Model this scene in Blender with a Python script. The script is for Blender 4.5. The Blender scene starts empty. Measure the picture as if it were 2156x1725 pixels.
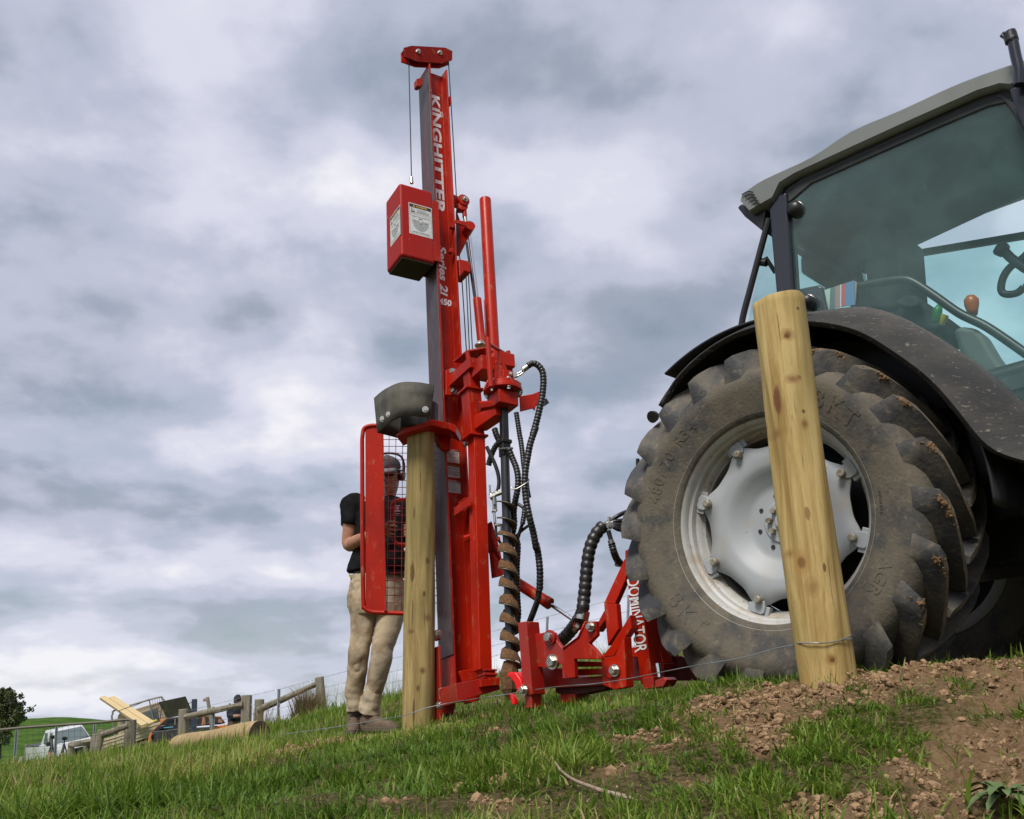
import bpy, bmesh, math, random
import numpy as np
from mathutils import Vector, Matrix
random.seed(7); rng = np.random.default_rng(7)
scene = bpy.context.scene
COL = scene.collection

# ------------------------------------------------------------------ camera, sky, sun, exposure
FPX, HZ, ROLL = 1950.0, 1522.0, math.radians(1.2)      # focal length in units of a 2156-wide frame
PW, PH = 2156.0, 1725.0
pitch = math.atan((HZ - PH/2)/FPX)
_f = np.array([0, math.cos(pitch), math.sin(pitch)]); _u = np.array([0, -math.sin(pitch), math.cos(pitch)]); _r = np.array([1.0, 0, 0])
CR = math.cos(ROLL)*_r - math.sin(ROLL)*_u
CU = math.sin(ROLL)*_r + math.cos(ROLL)*_u
CF = _f
cd = bpy.data.cameras.new('camera'); cam = bpy.data.objects.new('camera', cd); COL.objects.link(cam)
cd.sensor_width = 36.0; cd.lens = 36.0*FPX/PW; cd.clip_start = 0.05; cd.clip_end = 6000
cam.matrix_world = Matrix(((CR[0], CU[0], -CF[0], 0), (CR[1], CU[1], -CF[1], 0), (CR[2], CU[2], -CF[2], 0), (0, 0, 0, 1)))
scene.camera = cam
vs = scene.view_settings; vs.view_transform = 'Standard'; vs.look = 'None'; vs.exposure = 0.15; vs.gamma = 1.0

SUN_EL, SUN_AZ = math.radians(52), math.radians(205)    # azimuth clockwise from +Y: behind the camera, to its left
world = bpy.data.worlds.new('World'); scene.world = world; world.use_nodes = True
nt = world.node_tree; nt.nodes.clear()
def nd(t, **kw):
    n = nt.nodes.new(t)
    for k, v in kw.items():
        if k in n.inputs: n.inputs[k].default_value = v
        else: setattr(n, k, v)
    return n
L = lambda a, b: nt.links.new(a, b)
out = nd('ShaderNodeOutputWorld'); bg = nd('ShaderNodeBackground'); bg.inputs['Strength'].default_value = 0.107
sky = nd('ShaderNodeTexSky'); sky.sky_type = 'NISHITA'; sky.sun_disc = False
sky.sun_elevation = SUN_EL; sky.sun_rotation = SUN_AZ; sky.altitude = 100; sky.air_density = 1.2; sky.dust_density = 1.5
tc = nd('ShaderNodeTexCoord')
sep = nd('ShaderNodeSeparateXYZ'); L(tc.outputs['Generated'], sep.inputs[0])
def math_(op, a, b=None, clamp=False):
    n = nd('ShaderNodeMath'); n.operation = op; n.use_clamp = clamp
    for i, v in enumerate((a, b)):
        if v is None: continue
        if isinstance(v, (int, float)): n.inputs[i].default_value = v
        else: L(v, n.inputs[i])
    return n.outputs[0]
zz = math_('MAXIMUM', sep.outputs['Z'], 0.0)
den = math_('ADD', zz, 0.30)
cx, cy = math_('DIVIDE', sep.outputs['X'], den), math_('DIVIDE', sep.outputs['Y'], den)
comb = nd('ShaderNodeCombineXYZ'); L(cx, comb.inputs[0]); L(cy, comb.inputs[1])
def noise(scale, detail, rough, off, dist=0.0, sx=1.0, sy=1.0):
    mp = nd('ShaderNodeMapping'); mp.inputs['Location'].default_value = off; mp.inputs['Scale'].default_value = (sx, sy, 1)
    L(comb.outputs[0], mp.inputs[0])
    n = nd('ShaderNodeTexNoise'); n.inputs['Scale'].default_value = scale; n.inputs['Detail'].default_value = detail
    n.inputs['Roughness'].default_value = rough; n.inputs['Distortion'].default_value = dist
    L(mp.outputs[0], n.inputs['Vector']); return n.outputs['Fac']
n1 = noise(1.25, 6, 0.48, (3.1, 1.7, 0), 0.15)        # large cloud masses
n2 = noise(3.4, 7, 0.52, (7.3, 0.4, 0), 0.12)          # billows inside them
n3 = noise(0.45, 3, 0.5, (1.2, 9.1, 0))
fac = math_('ADD', math_('ADD', math_('MULTIPLY', n1, 0.60), math_('MULTIPLY', n2, 0.42)), math_('MULTIPLY', n3, 0.20))
# heavier and lighter places in the cloud cover, by direction
yy_ = math_('MAXIMUM', sep.outputs['Y'], 0.05); du, dv_ = math_('DIVIDE', sep.outputs['X'], yy_), math_('DIVIDE', sep.outputs['Z'], yy_)
for u0, v0, su, sv_, am in ((-.36, .235, .30, .050, -.085), (-.52, .33, .22, .05, .04), (-.32, .475, .065, .035, -.075), (-.42, .055, .34, .034, .13), (-.34, .125, .26, .022, -.055), (-.20, .20, .16, .03, -.05), (.10, .56, .14, .09, .065), (-.42, .60, .22, .10, .05), (.02, .80, .2, .10, -.05), (.28, .30, .14, .10, .03), (-.1, .42, .14, .06, -.03)):
    q1 = math_('POWER', math_('DIVIDE', math_('ABSOLUTE', math_('SUBTRACT', du, u0)), su), 2.0); q2 = math_('POWER', math_('DIVIDE', math_('ABSOLUTE', math_('SUBTRACT', dv_, v0)), sv_), 2.0)
    fac = math_('ADD', fac, math_('MULTIPLY', math_('EXPONENT', math_('MULTIPLY', math_('ADD', q1, q2), -1.0)), am))
ramp = nd('ShaderNodeValToRGB'); L(fac, ramp.inputs[0])
cr = ramp.color_ramp; cr.interpolation = 'EASE'
cr.elements[0].position = 0.44; cr.elements[0].color = (1.9, 2.35, 2.9, 1)
cr.elements[1].position = 0.76; cr.elements[1].color = (7.9, 7.8, 8.1, 1)
for p, c in ((0.54, (2.95, 3.35, 4.1, 1)), (0.61, (4.4, 4.68, 5.7, 1)), (0.68, (5.95, 6.0, 7.05, 1))):
    e = cr.elements.new(p); e.color = c
# thin veil of brighter air low down, a little blue shining through the gaps
hz = nd('ShaderNodeMapRange'); L(zz, hz.inputs['Value']); hz.inputs['From Min'].default_value = 0.0; hz.inputs['From Max'].default_value = 0.16
hz.inputs['To Min'].default_value = 0.35; hz.inputs['To Max'].default_value = 0.0
mixh = nd('ShaderNodeMix'); mixh.data_type = 'RGBA'; L(hz.outputs[0], mixh.inputs['Factor']); L(ramp.outputs[0], mixh.inputs['A'])
mixh.inputs['B'].default_value = (6.6, 7.0, 7.6, 1)
gap = math_('SUBTRACT', 0.53, n2); gap = math_('MULTIPLY', gap, 1.2, True)
mixs = nd('ShaderNodeMix'); mixs.data_type = 'RGBA'; L(gap, mixs.inputs['Factor']); L(mixh.outputs['Result'], mixs.inputs['A']); L(sky.outputs[0], mixs.inputs['B'])
L(mixs.outputs['Result'], bg.inputs['Color']); L(bg.outputs[0], out.inputs['Surface'])
sd = bpy.data.lights.new('sun', 'SUN'); sd.energy = 3.3; sd.angle = math.radians(20); sd.color = (1.0, 0.95, 0.86)
sun = bpy.data.objects.new('sun', sd); COL.objects.link(sun)
sdir = Vector((math.sin(SUN_AZ)*math.cos(SUN_EL), math.cos(SUN_AZ)*math.cos(SUN_EL), math.sin(SUN_EL)))
sun.rotation_euler = sdir.to_track_quat('Z', 'Y').to_euler(); sun.location = sdir*50

# ------------------------------------------------------------------ measuring: photo coordinates to points in the place
def view(x0, y0, k): return lambda x, y: ((x0 + x/k)/1.89981, (y0 + y/k)/1.89981)
def ray(x, y): return CF + CR*(x - PW/2)/FPX - CU*(y - PH/2)/FPX
def at(x, y, Y):
    r = ray(x, y); return r*(Y/r[1])
def topx(X):
    X = np.asarray(X, float); d = X@CF
    return np.stack([PW/2 + FPX*(X@CR)/d, PH/2 - FPX*(X@CU)/d], -1)
class Frame:
    def __init__(s, o, ex, ey, ez): s.o = np.array(o, float); s.e = [np.array(v, float) for v in (ex, ey, ez)]
    def p(s, x, y, z): return s.o + s.e[0]*x + s.e[1]*y + s.e[2]*z
    def hit(s, q, v, ax=1):                     # where the sight line through q meets the plane axis = v
        r = ray(*q); n = s.e[ax]; t = ((s.o + n*v)@n)/(r@n); return r*t
    def loc(s, P): d = np.asarray(P) - s.o; return np.array([d@e for e in s.e])
    def lh(s, q, v, ax=1): return s.loc(s.hit(q, v, ax))
WF = Frame((0, 0, 0), (1, 0, 0), (0, 1, 0), (0, 0, 1))

# ------------------------------------------------------------------ building helpers
class MB:
    def __init__(s): s.v = []; s.f = []
    def add(s, vs_, fs):
        b = len(s.v); s.v += [tuple(float(c) for c in v) for v in vs_]; s.f += [tuple(i + b for i in f) for f in fs]; return s
    def box(s, F, c, d):
        (x, y, z), (a, b, h) = c, (d[0]/2, d[1]/2, d[2]/2)
        P = [F.p(x+i*a, y+j*b, z+k*h) for i in (-1, 1) for j in (-1, 1) for k in (-1, 1)]
        return s.add(P, [(0,1,3,2),(4,6,7,5),(0,4,5,1),(2,3,7,6),(0,2,6,4),(1,5,7,3)])
    def bar(s, p, q, w, h, up=(0, 0, 1)):        # rectangular bar from p to q
        p, q = np.array(p, float), np.array(q, float); d = q-p; d /= np.linalg.norm(d); up = np.array(up, float)
        a = np.cross(up, d); a /= np.linalg.norm(a); b = np.cross(d, a); P = []
        for o in (p, q): P += [o-a*w/2-b*h/2, o+a*w/2-b*h/2, o+a*w/2+b*h/2, o-a*w/2+b*h/2]
        return s.add(P, [(3,2,1,0),(4,5,6,7),(0,1,5,4),(1,2,6,5),(2,3,7,6),(3,0,4,7)])
    def prism(s, pts, th):                       # polygon pushed along the vector th
        pts = [np.array(p, float) for p in pts]; n = len(pts); th = np.array(th, float)
        return s.add(pts + [p+th for p in pts], [tuple(range(n)), tuple(range(2*n-1, n-1, -1))] + [(i, i+n, (i+1) % n + n, (i+1) % n) for i in range(n)])
    def tube(s, path, r, n=12, cap=True):
        P = [np.array(p, float) for p in path]; m = len(P); R = list(r) if hasattr(r, '__len__') else [r]*m
        T = [P[min(i+1, m-1)]-P[max(i-1, 0)] for i in range(m)]; T = [t/(np.linalg.norm(t)+1e-12) for t in T]
        a = np.cross(T[0], (0.123, 0.456, 0.88)); a /= np.linalg.norm(a); V = []
        for i in range(m):
            a = a - T[i]*(a@T[i]); a /= np.linalg.norm(a); b = np.cross(T[i], a)
            V += [P[i] + R[i]*(a*math.cos(2*math.pi*k/n) + b*math.sin(2*math.pi*k/n)) for k in range(n)]
        F = [(i*n+k, i*n+(k+1) % n, (i+1)*n+(k+1) % n, (i+1)*n+k) for i in range(m-1) for k in range(n)]
        if cap: F += [tuple(range(n-1, -1, -1)), tuple(range((m-1)*n, m*n))]
        return s.add(V, F)
    def cyl(s, p, q, r, n=20): return s.tube([p, q], r, n)
    def hexbolt(s, F, c, r, h, ax=1):            # hexagon head with washer, axis = frame axis ax pointing at the viewer (negative)
        e = -F.e[ax]; o = np.array(c, float)
        s.tube([o, o+e*h*0.25], r*1.45, 16); return s.tube([o+e*h*0.25, o+e*h*0.9, o+e*h], [r, r, r*0.85], 6)
    def revolve(s, F, prof, n=64, a0=0, a1=2*math.pi, close=True):   # prof (y, r) about frame axis Y; angle from X towards Z
        full = abs(a1-a0-2*math.pi) < 1e-6; N = n if full else n+1; V = []
        for i in range(N):
            t = a0 + (a1-a0)*i/n
            V += [F.p(r*math.cos(t), y, r*math.sin(t)) for y, r in prof]
        m = len(prof); Fc = []
        for i in range(n):
            j = (i+1) % N
            Fc += [(i*m+k, i*m+k+1, j*m+k+1, j*m+k) for k in range(m-1)]
        return s.add(V, Fc)
    def loft(s, rings, cap=True, closed=True):
        n = len(rings[0]); V = [p for r in rings for p in r]; Fc = []
        for i in range(len(rings)-1):
            for k in range(n if closed else n-1):
                Fc.append((i*n+k, i*n+(k+1) % n, (i+1)*n+(k+1) % n, (i+1)*n+k))
        if cap: Fc += [tuple(range(n-1, -1, -1)), tuple(range((len(rings)-1)*n, len(rings)*n))]
        return s.add(V, Fc)
    def build(s, name, m, parent=None, bevel=0, smooth=35, sub=0, solid=0, seg=2):
        me = bpy.data.meshes.new(name); me.from_pydata(s.v, [], s.f); me.update()
        bm = bmesh.new(); bm.from_mesh(me); bmesh.ops.recalc_face_normals(bm, faces=bm.faces); bm.to_mesh(me); bm.free()
        o = bpy.data.objects.new(name, me); return finish(o, m, parent, bevel, smooth, sub, solid, seg)
def finish(o, m, parent=None, bevel=0, smooth=35, sub=0, solid=0, seg=2):
    COL.objects.link(o); me = o.data
    if m is not None: me.materials.append(m)
    me.polygons.foreach_set('use_smooth', [bool(smooth)]*len(me.polygons))
    if smooth and smooth < 180: me.set_sharp_from_angle(angle=math.radians(smooth))
    if solid:
        k = o.modifiers.new('thickness', 'SOLIDIFY'); k.thickness = solid; k.offset = 0
    if bevel:
        k = o.modifiers.new('bevel', 'BEVEL'); k.width = bevel; k.segments = seg; k.limit_method = 'ANGLE'; k.angle_limit = math.radians(38); k.harden_normals = True
    if sub:
        k = o.modifiers.new('subdivide', 'SUBSURF'); k.levels = sub; k.render_levels = sub
    if parent is not None: adopt(o, parent)
    return o
def wloc(o):
    v = Vector(o.get('_base', (0, 0, 0))); return v
def adopt(o, parent):
    o.parent = parent
    b = parent
    while b.parent: b = b.parent
    if parent.type == 'EMPTY': o.matrix_parent_inverse = Matrix.Translation(-parent.location)
def tag(o, label=None, cat=None, group=None, kind=None):
    if label: o['label'] = label
    if cat: o['category'] = cat
    if group: o['group'] = group
    if kind: o['kind'] = kind
    return o
def thing(name, loc, label, cat, group=None):
    o = bpy.data.objects.new(name, None); COL.objects.link(o); o.location = Vector([float(c) for c in loc]); o.empty_display_size = 0.1
    return tag(o, label, cat, group)
def spline(pts, n=8):                           # Catmull-Rom through pts
    P = [np.array(p, float) for p in pts]; P = [2*P[0]-P[1]] + P + [2*P[-1]-P[-2]]; o = []
    for i in range(1, len(P)-2):
        for k in range(n):
            t = k/n; o.append(0.5*((2*P[i]) + (P[i+1]-P[i-1])*t + (2*P[i-1]-5*P[i]+4*P[i+1]-P[i+2])*t*t + (3*P[i]-P[i-1]-3*P[i+1]+P[i+2])*t**3))
    return o + [P[-2]]
def text_mesh(txt, size=1.0, shear=0.0, bold=0.0, extrude=0.0, align='LEFT', space=1.0):
    cu = bpy.data.curves.new('lettering', 'FONT'); cu.body = txt; cu.size = size; cu.shear = shear; cu.offset = bold; cu.extrude = extrude
    cu.align_x = align; cu.space_character = space; cu.resolution_u = 4
    o = bpy.data.objects.new('lettering', cu); COL.objects.link(o); dg = bpy.context.evaluated_depsgraph_get()
    me = bpy.data.meshes.new_from_object(o.evaluated_get(dg)); V = [tuple(v.co) for v in me.vertices]; F_ = [tuple(p.vertices) for p in me.polygons]
    bpy.data.objects.remove(o); bpy.data.curves.remove(cu); bpy.data.meshes.remove(me); return V, F_
def put_text(mb, txt, o, dx, dy, width=None, height=None, n=None, off=0.0015, **kw):
    V, F_ = text_mesh(txt, **kw); xs = [v[0] for v in V]; ys = [v[1] for v in V]
    x0, x1, y0, y1 = min(xs), max(xs), min(ys), max(ys)
    sx = width/(x1-x0) if width else height/(y1-y0); sy = height/(y1-y0) if height else sx
    dx, dy = np.array(dx, float), np.array(dy, float); nn = np.cross(dx, dy) if n is None else np.array(n)
    mb.add([np.array(o) + dx*(v[0]-x0)*sx + dy*(v[1]-y0)*sy + nn*off for v in V], F_)

# ------------------------------------------------------------------ materials
def new_mat(name):
    m = bpy.data.materials.new(name); m.use_nodes = True; return m
def mat(name, col, rough=0.5, metal=0.0, col2=None, scale=8.0, lo=0.45, hi=0.65, amt=1.0, bump=0.0, bscale=60.0, coat=0.0, stretch=(1, 1, 1), spec=0.5, rough2=None, col3=None, scale3=30.0, lo3=0.6, hi3=0.68, amt3=1.0, detail=6, attr=None):
    m = new_mat(name); t = m.node_tree; b = t.nodes['Principled BSDF']; lk = t.links.new
    b.inputs['Roughness'].default_value = rough; b.inputs['Metallic'].default_value = metal; b.inputs['Base Color'].default_value = (*col, 1)
    b.inputs['Specular IOR Level'].default_value = spec
    if coat: b.inputs['Coat Weight'].default_value = coat; b.inputs['Coat Roughness'].default_value = 0.12
    tcn = t.nodes.new('ShaderNodeTexCoord'); mp = t.nodes.new('ShaderNodeMapping'); mp.inputs['Scale'].default_value = stretch; lk(tcn.outputs['Object'], mp.inputs[0])
    cur = None
    def layer(cur, c, sc, lo, hi, amt):
        n = t.nodes.new('ShaderNodeTexNoise'); n.inputs['Scale'].default_value = sc; n.inputs['Detail'].default_value = detail; n.inputs['Roughness'].default_value = 0.6; lk(mp.outputs[0], n.inputs['Vector'])
        r = t.nodes.new('ShaderNodeMapRange'); r.inputs['From Min'].default_value = lo; r.inputs['From Max'].default_value = hi; r.inputs['To Max'].default_value = amt; lk(n.outputs['Fac'], r.inputs['Value'])
        mx = t.nodes.new('ShaderNodeMix'); mx.data_type = 'RGBA'; lk(r.outputs[0], mx.inputs['Factor'])
        if cur is None: mx.inputs['A'].default_value = (*col, 1)
        else: lk(cur, mx.inputs['A'])
        mx.inputs['B'].default_value = (*c, 1); return mx.outputs['Result'], r.outputs[0]
    fc = None
    if col2 is not None: cur, fc = layer(cur, col2, scale, lo, hi, amt)
    if col3 is not None: cur, f3 = layer(cur, col3, scale3, lo3, hi3, amt3)
    if cur is not None: lk(cur, b.inputs['Base Color'])
    if rough2 is not None and fc is not None:
        r = t.nodes.new('ShaderNodeMapRange'); r.inputs['To Min'].default_value = rough; r.inputs['To Max'].default_value = rough2; lk(fc, r.inputs['Value']); lk(r.outputs[0], b.inputs['Roughness'])
    if bump:
        n = t.nodes.new('ShaderNodeTexNoise'); n.inputs['Scale'].default_value = bscale; n.inputs['Detail'].default_value = 5; lk(mp.outputs[0], n.inputs['Vector'])
        bp = t.nodes.new('ShaderNodeBump'); bp.inputs['Strength'].default_value = bump; bp.inputs['Distance'].default_value = 0.01; lk(n.outputs['Fac'], bp.inputs['Height']); lk(bp.outputs[0], b.inputs['Normal'])
    return m
def glass_mat(name, tint, dust_sheen=0.04, dust_sheen_col=(0.5, 0.6, 0.58)):
    m = new_mat(name); t = m.node_tree; t.nodes.clear(); lk = t.links.new; N = t.nodes.new
    o = N('ShaderNodeOutputMaterial'); tr = N('ShaderNodeBsdfTransparent'); tr.inputs[0].default_value = (*tint, 1)
    gl = N('ShaderNodeBsdfGlossy'); gl.inputs['Roughness'].default_value = 0.02; fr = N('ShaderNodeFresnel'); fr.inputs[0].default_value = 1.45
    mx = N('ShaderNodeMixShader'); lk(fr.outputs[0], mx.inputs[0]); lk(tr.outputs[0], mx.inputs[1]); lk(gl.outputs[0], mx.inputs[2])
    df = N('ShaderNodeBsdfDiffuse'); df.inputs[0].default_value = (*dust_sheen_col, 1)  # pale film on the pane: dust, with sky reflection put into its colour
    tcn = N('ShaderNodeTexCoord'); n1_ = N('ShaderNodeTexNoise'); n1_.inputs['Scale'].default_value = 17; n1_.inputs['Detail'].default_value = 5; n1_.inputs['Roughness'].default_value = 0.7; lk(tcn.outputs['Object'], n1_.inputs['Vector'])
    r = N('ShaderNodeMapRange'); r.inputs['From Min'].default_value = 0.70; r.inputs['From Max'].default_value = 0.80; r.inputs['To Min'].default_value = dust_sheen; r.inputs['To Max'].default_value = 0.30; lk(n1_.outputs['Fac'], r.inputs['Value'])
    n2_ = N('ShaderNodeTexNoise'); n2_.inputs['Scale'].default_value = 2.2; n2_.inputs['Detail'].default_value = 6; n2_.inputs['Roughness'].default_value = .65; lk(tcn.outputs['Object'], n2_.inputs['Vector']); r2 = N('ShaderNodeMapRange'); r2.inputs['From Min'].default_value = .38; r2.inputs['From Max'].default_value = .66; r2.inputs['To Min'].default_value = -dust_sheen*.35; r2.inputs['To Max'].default_value = dust_sheen*.4; lk(n2_.outputs['Fac'], r2.inputs['Value']); sm_ = N('ShaderNodeMath'); sm_.operation = 'ADD'; sm_.use_clamp = True; lk(r.outputs[0], sm_.inputs[0]); lk(r2.outputs[0], sm_.inputs[1])  # broad mottling: uneven reflections painted into the dust film
    m2 = N('ShaderNodeMixShader'); lk(sm_.outputs[0], m2.inputs[0]); lk(mx.outputs[0], m2.inputs[1]); lk(df.outputs[0], m2.inputs[2]); lk(m2.outputs[0], o.inputs['Surface'])
    return m
RED = mat('red_paint', (0.42, 0.014, 0.002), 0.38, spec=0.2, col2=(0.26, 0.008, 0.002), scale=4, lo=0.42, hi=0.66, coat=0.05, col3=(0.36, 0.17, 0.085), scale3=26, lo3=0.585, hi3=0.72, amt3=0.55, stretch=(1, 1, .45), rough2=0.5, bump=0.05, bscale=16)
RED_DIRTY = mat('dusty_red_paint', (0.34, 0.010, 0.006), 0.42, col2=(0.20, 0.035, 0.016), scale=8, lo=0.45, hi=0.68, amt=0.8, coat=0.15, col3=(0.30, 0.14, 0.06), scale3=30, lo3=0.62, hi3=0.72, amt3=0.7, bump=0.05, bscale=25)
STEEL = mat('zinc_steel', (0.55, 0.54, 0.5), 0.32, 1.0, col2=(0.42, 0.40, 0.35), scale=40, bump=0.02)
CHROME = mat('chrome', (0.75, 0.76, 0.78), 0.08, 1.0)
WORN = mat('worn_slide_steel', (0.085, 0.072, 0.075), 0.42, 0.45, col2=(0.18, 0.05, 0.045), scale=3.5, lo=0.46, hi=0.7, col3=(0.22, 0.21, 0.21), scale3=16, lo3=0.56, hi3=0.7, amt3=0.7, stretch=(6, 6, 0.35), bump=0.05, bscale=30)
BLACKPAINT = mat('black_steel', (0.022, 0.023, 0.025), 0.3, 0.2, col2=(0.08, 0.075, 0.07), scale=30, lo=0.6, hi=0.75, coat=0.2)
HOSE = mat('black_hose', (0.014, 0.014, 0.015), 0.38, col2=(0.04, 0.038, 0.036), scale=25, lo=0.5, hi=0.7)
CABLE = mat('wire_rope', (0.018, 0.018, 0.02), 0.5, 0.3)
RUBBER = mat('rubber_flap', (0.050, 0.046, 0.036), 0.75, col2=(0.11, 0.10, 0.075), scale=7, lo=0.42, hi=0.68, bump=0.15, bscale=35)
WHITE = mat('white_lettering', (0.78, 0.78, 0.78), 0.5)
LABELW = mat('label_white', (0.62, 0.63, 0.62), 0.45, col2=(0.5, 0.5, 0.47), scale=30)
INK = mat('label_black', (0.02, 0.02, 0.02), 0.5)
YEL = mat('label_yellow', (0.75, 0.38, 0.03), 0.5)
LRED = mat('label_red', (0.5, 0.015, 0.03), 0.5)
LGREY = mat('label_grey', (0.33, 0.34, 0.34), 0.5)
EARTH = mat('auger_soil', (0.11, 0.055, 0.022), 0.95, col2=(0.17, 0.09, 0.038), scale=60, bump=0.8, bscale=90)
TYRE = mat('tyre_rubber', (0.038, 0.039, 0.043), 0.7, col2=(0.115, 0.10, 0.076), scale=6.5, lo=0.43, hi=0.60, amt=0.8, col3=(0.19, 0.15, 0.10), scale3=26, lo3=0.58, hi3=0.72, amt3=0.6, bump=0.3, bscale=60)
TYRETOP = mat('lug_top_dust', (0.17, 0.135, 0.095), 0.9, col2=(0.075, 0.065, 0.05), scale=9, lo=0.42, hi=0.62, col3=(0.26, 0.20, 0.13), scale3=30, lo3=0.55, hi3=0.72, amt3=0.7, bump=0.35, bscale=80)
TYREMUD = mat('tyre_dust', (0.115, 0.098, 0.072), 0.85, col2=(0.045, 0.047, 0.050), scale=6, lo=0.46, hi=0.60, amt=0.8, col3=(0.18, 0.15, 0.11), scale3=34, lo3=0.56, hi3=0.7, amt3=0.7, bump=0.3, bscale=70)
RIM = mat('rim_grey', (0.33, 0.35, 0.37), 0.5, 0.0, col2=(0.34, 0.30, 0.24), scale=7, lo=0.52, hi=0.72, amt=0.6, col3=(0.20, 0.12, 0.06), scale3=32, lo3=0.68, hi3=0.74, amt3=0.8, bump=0.06, bscale=25)
RIMDIRT = mat('rim_dirty', (0.43, 0.43, 0.41), 0.5, 0.0, col2=(0.30, 0.22, 0.13), scale=6, lo=0.48, hi=0.68, amt=0.8, col3=(0.16, 0.08, 0.035), scale3=40, lo3=0.62, hi3=0.7, bump=0.05)
FENDER = mat('fender_plastic', (0.022, 0.022, 0.023), 0.68, spec=0.3, col2=(0.05, 0.046, 0.040), scale=5, lo=0.45, hi=0.68, amt=0.8, col3=(0.21, 0.185, 0.145), scale3=30, lo3=0.60, hi3=0.70, amt3=0.75, stretch=(1, 1, 2.4), bump=0.15)
DARK = mat('dark_plastic', (0.012, 0.012, 0.014), 0.4)
DARKBLUE = mat('cab_pillar', (0.012, 0.014, 0.024), 0.25, coat=0.3)
ROOF = mat('roof_grey', (0.17, 0.185, 0.175), 0.42, 0.1, col2=(0.14, 0.15, 0.14), scale=3)
INTERIOR = mat('cab_interior', (0.035, 0.042, 0.044), 0.8, col2=(0.055, 0.06, 0.06), scale=9)
GLASS = glass_mat('side_glass', (0.84, 0.97, 0.96), 0.11, (0.30, 0.58, 0.56))
GLASSFAR = glass_mat('tinted_glass', (0.70, 0.99, 0.93), 0.05)
PINE = None
# ------------------------------------------------------------------ ground
TC = np.array([1.086, 3.913, 0.809]); _a, _e = math.radians(-43.1), math.radians(-1.4)
TN = np.array([math.sin(_a)*math.cos(_e), -math.cos(_a)*math.cos(_e), math.sin(_e)])          # wheel face, towards the viewer
_h = np.cross(TN, (0, 0, 1)); _h /= np.linalg.norm(_h); _h = -_h if _h[0] < 0 else _h
_z = np.cross(_h, -TN); _z = -_z if _z[2] < 0 else _z
_p = math.radians(2.0); TX = _h*math.cos(_p) + _z*math.sin(_p); TZ = _z*math.cos(_p) - _h*math.sin(_p)
T = Frame(TC, TX, -TN, TZ)                       # tractor: x forward, y inward from the outer rim, z up
CTRL = [(0,1740,2.4),(540,1740,2.25),(1078,1740,2.1),(1600,1740,1.95),(2156,1740,1.75),(540,1645,3.6),(1078,1615,3.2),(1600,1545,2.75),(2156,1500,2.45),
 (1740,1428,3.3),(2156,1378,3.2),(1950,1400,3.2),(1500,1448,3.6),(1330,1462,4.3),(1080,1498,4.9),(950,1518,5.4),(880,1540,5.38),(785,1551,6.15),(600,1573,6.0),(350,1600,6.5),(0,1636,7.0),
 (0,1668,4.5),(300,1650,4.5),(700,1520,10),(820,1476,11),(1000,1440,12),(1240,1398,14),(1420,1362,14),(1800,1330,14),(2300,1300,14),(1240,1440,24),(1700,1420,24),(2200,1400,24),(547,1572,9.6),(352,1600,11.3),
 (387,1580,20),(518,1570,19),(590,1558,18.5),(675,1532,18),(300,1612,22),(100,1640,22),(130,1640,46),(260,1612,36),(400,1590,31),(492,1606,24),(700,1600,45),(1100,1560,60),(1800,1560,60),(-700,1700,7),(-700,1700,20),(-700,1680,50),(2800,1420,3.5),(2900,1340,8)]
_P = [at(x, y, Y) for x, y, Y in CTRL] + [T.p(0, .19, -.75), T.p(0, 1.9, -.76), T.p(2.4, .2, -.72), T.p(2.4, 1.9, -.72)]
_P += [np.array(p) for p in ((0, .6, -.42), (0, -3, -.7), (-4, -.5, -.7), (4, 0, -.25), (-6, -6, -1.2), (6, -6, -.4))]
_P = np.array(_P); _XY, _Zc = _P[:, :2], _P[:, 2]
def _phi(r): return r
_A = np.zeros((len(_P)+3,)*2); _D = np.linalg.norm(_XY[:, None]-_XY[None], axis=2)
_A[:len(_P), :len(_P)] = _phi(_D) - np.eye(len(_P))*0.02; _Q = np.c_[np.ones(len(_P)), _XY]; _A[:len(_P), len(_P):] = _Q; _A[len(_P):, :len(_P)] = _Q.T
_W = np.linalg.solve(_A, np.r_[_Zc, 0, 0, 0])
# smooth value noise for the lumps
_NG = rng.random((256, 256))
def vnoise(x, y):
    xi, yi = np.floor(x).astype(int), np.floor(y).astype(int); fx, fy = x-xi, y-yi; fx = fx*fx*(3-2*fx); fy = fy*fy*(3-2*fy)
    g = lambda a, b: _NG[a & 255, b & 255]
    return (g(xi, yi)*(1-fx)+g(xi+1, yi)*fx)*(1-fy) + (g(xi, yi+1)*(1-fx)+g(xi+1, yi+1)*fx)*fy
def fbm(x, y, o=4):
    s = 0; a = 0.5
    for i in range(o): s = s + a*vnoise(x*2**i + 17.3*i, y*2**i + 5.1*i); a *= 0.5
    return s/(1-0.5**o)
def base_height(x, y):
    x = np.asarray(x, float); y = np.asarray(y, float); sh = x.shape; X = np.c_[x.ravel(), y.ravel()]; z = np.empty(len(X))
    for i in range(0, len(X), 20000):
        q = X[i:i+20000]; d = np.linalg.norm(q[:, None]-_XY[None], axis=2); z[i:i+20000] = _phi(d)@_W[:-3] + _W[-3] + q@_W[-2:]
    z = z.reshape(sh); r = np.hypot(x, y); w = np.clip((r-45)/60, 0, 1); w = w*w*(3-2*w); return z*(1-w) + (-5.0)*w
def ghit(px, py, lo=0.8, hi=40):               # where a sight line meets the ground
    r = ray(px, py); ts = np.linspace(lo, hi, 4000); P = r[None]*ts[:, None]/r[1]; d = P[:, 2]-base_height(P[:, 0], P[:, 1]); i = np.argmax(d < 0)
    return P[i] if d[i] < 0 else P[-1]
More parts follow.
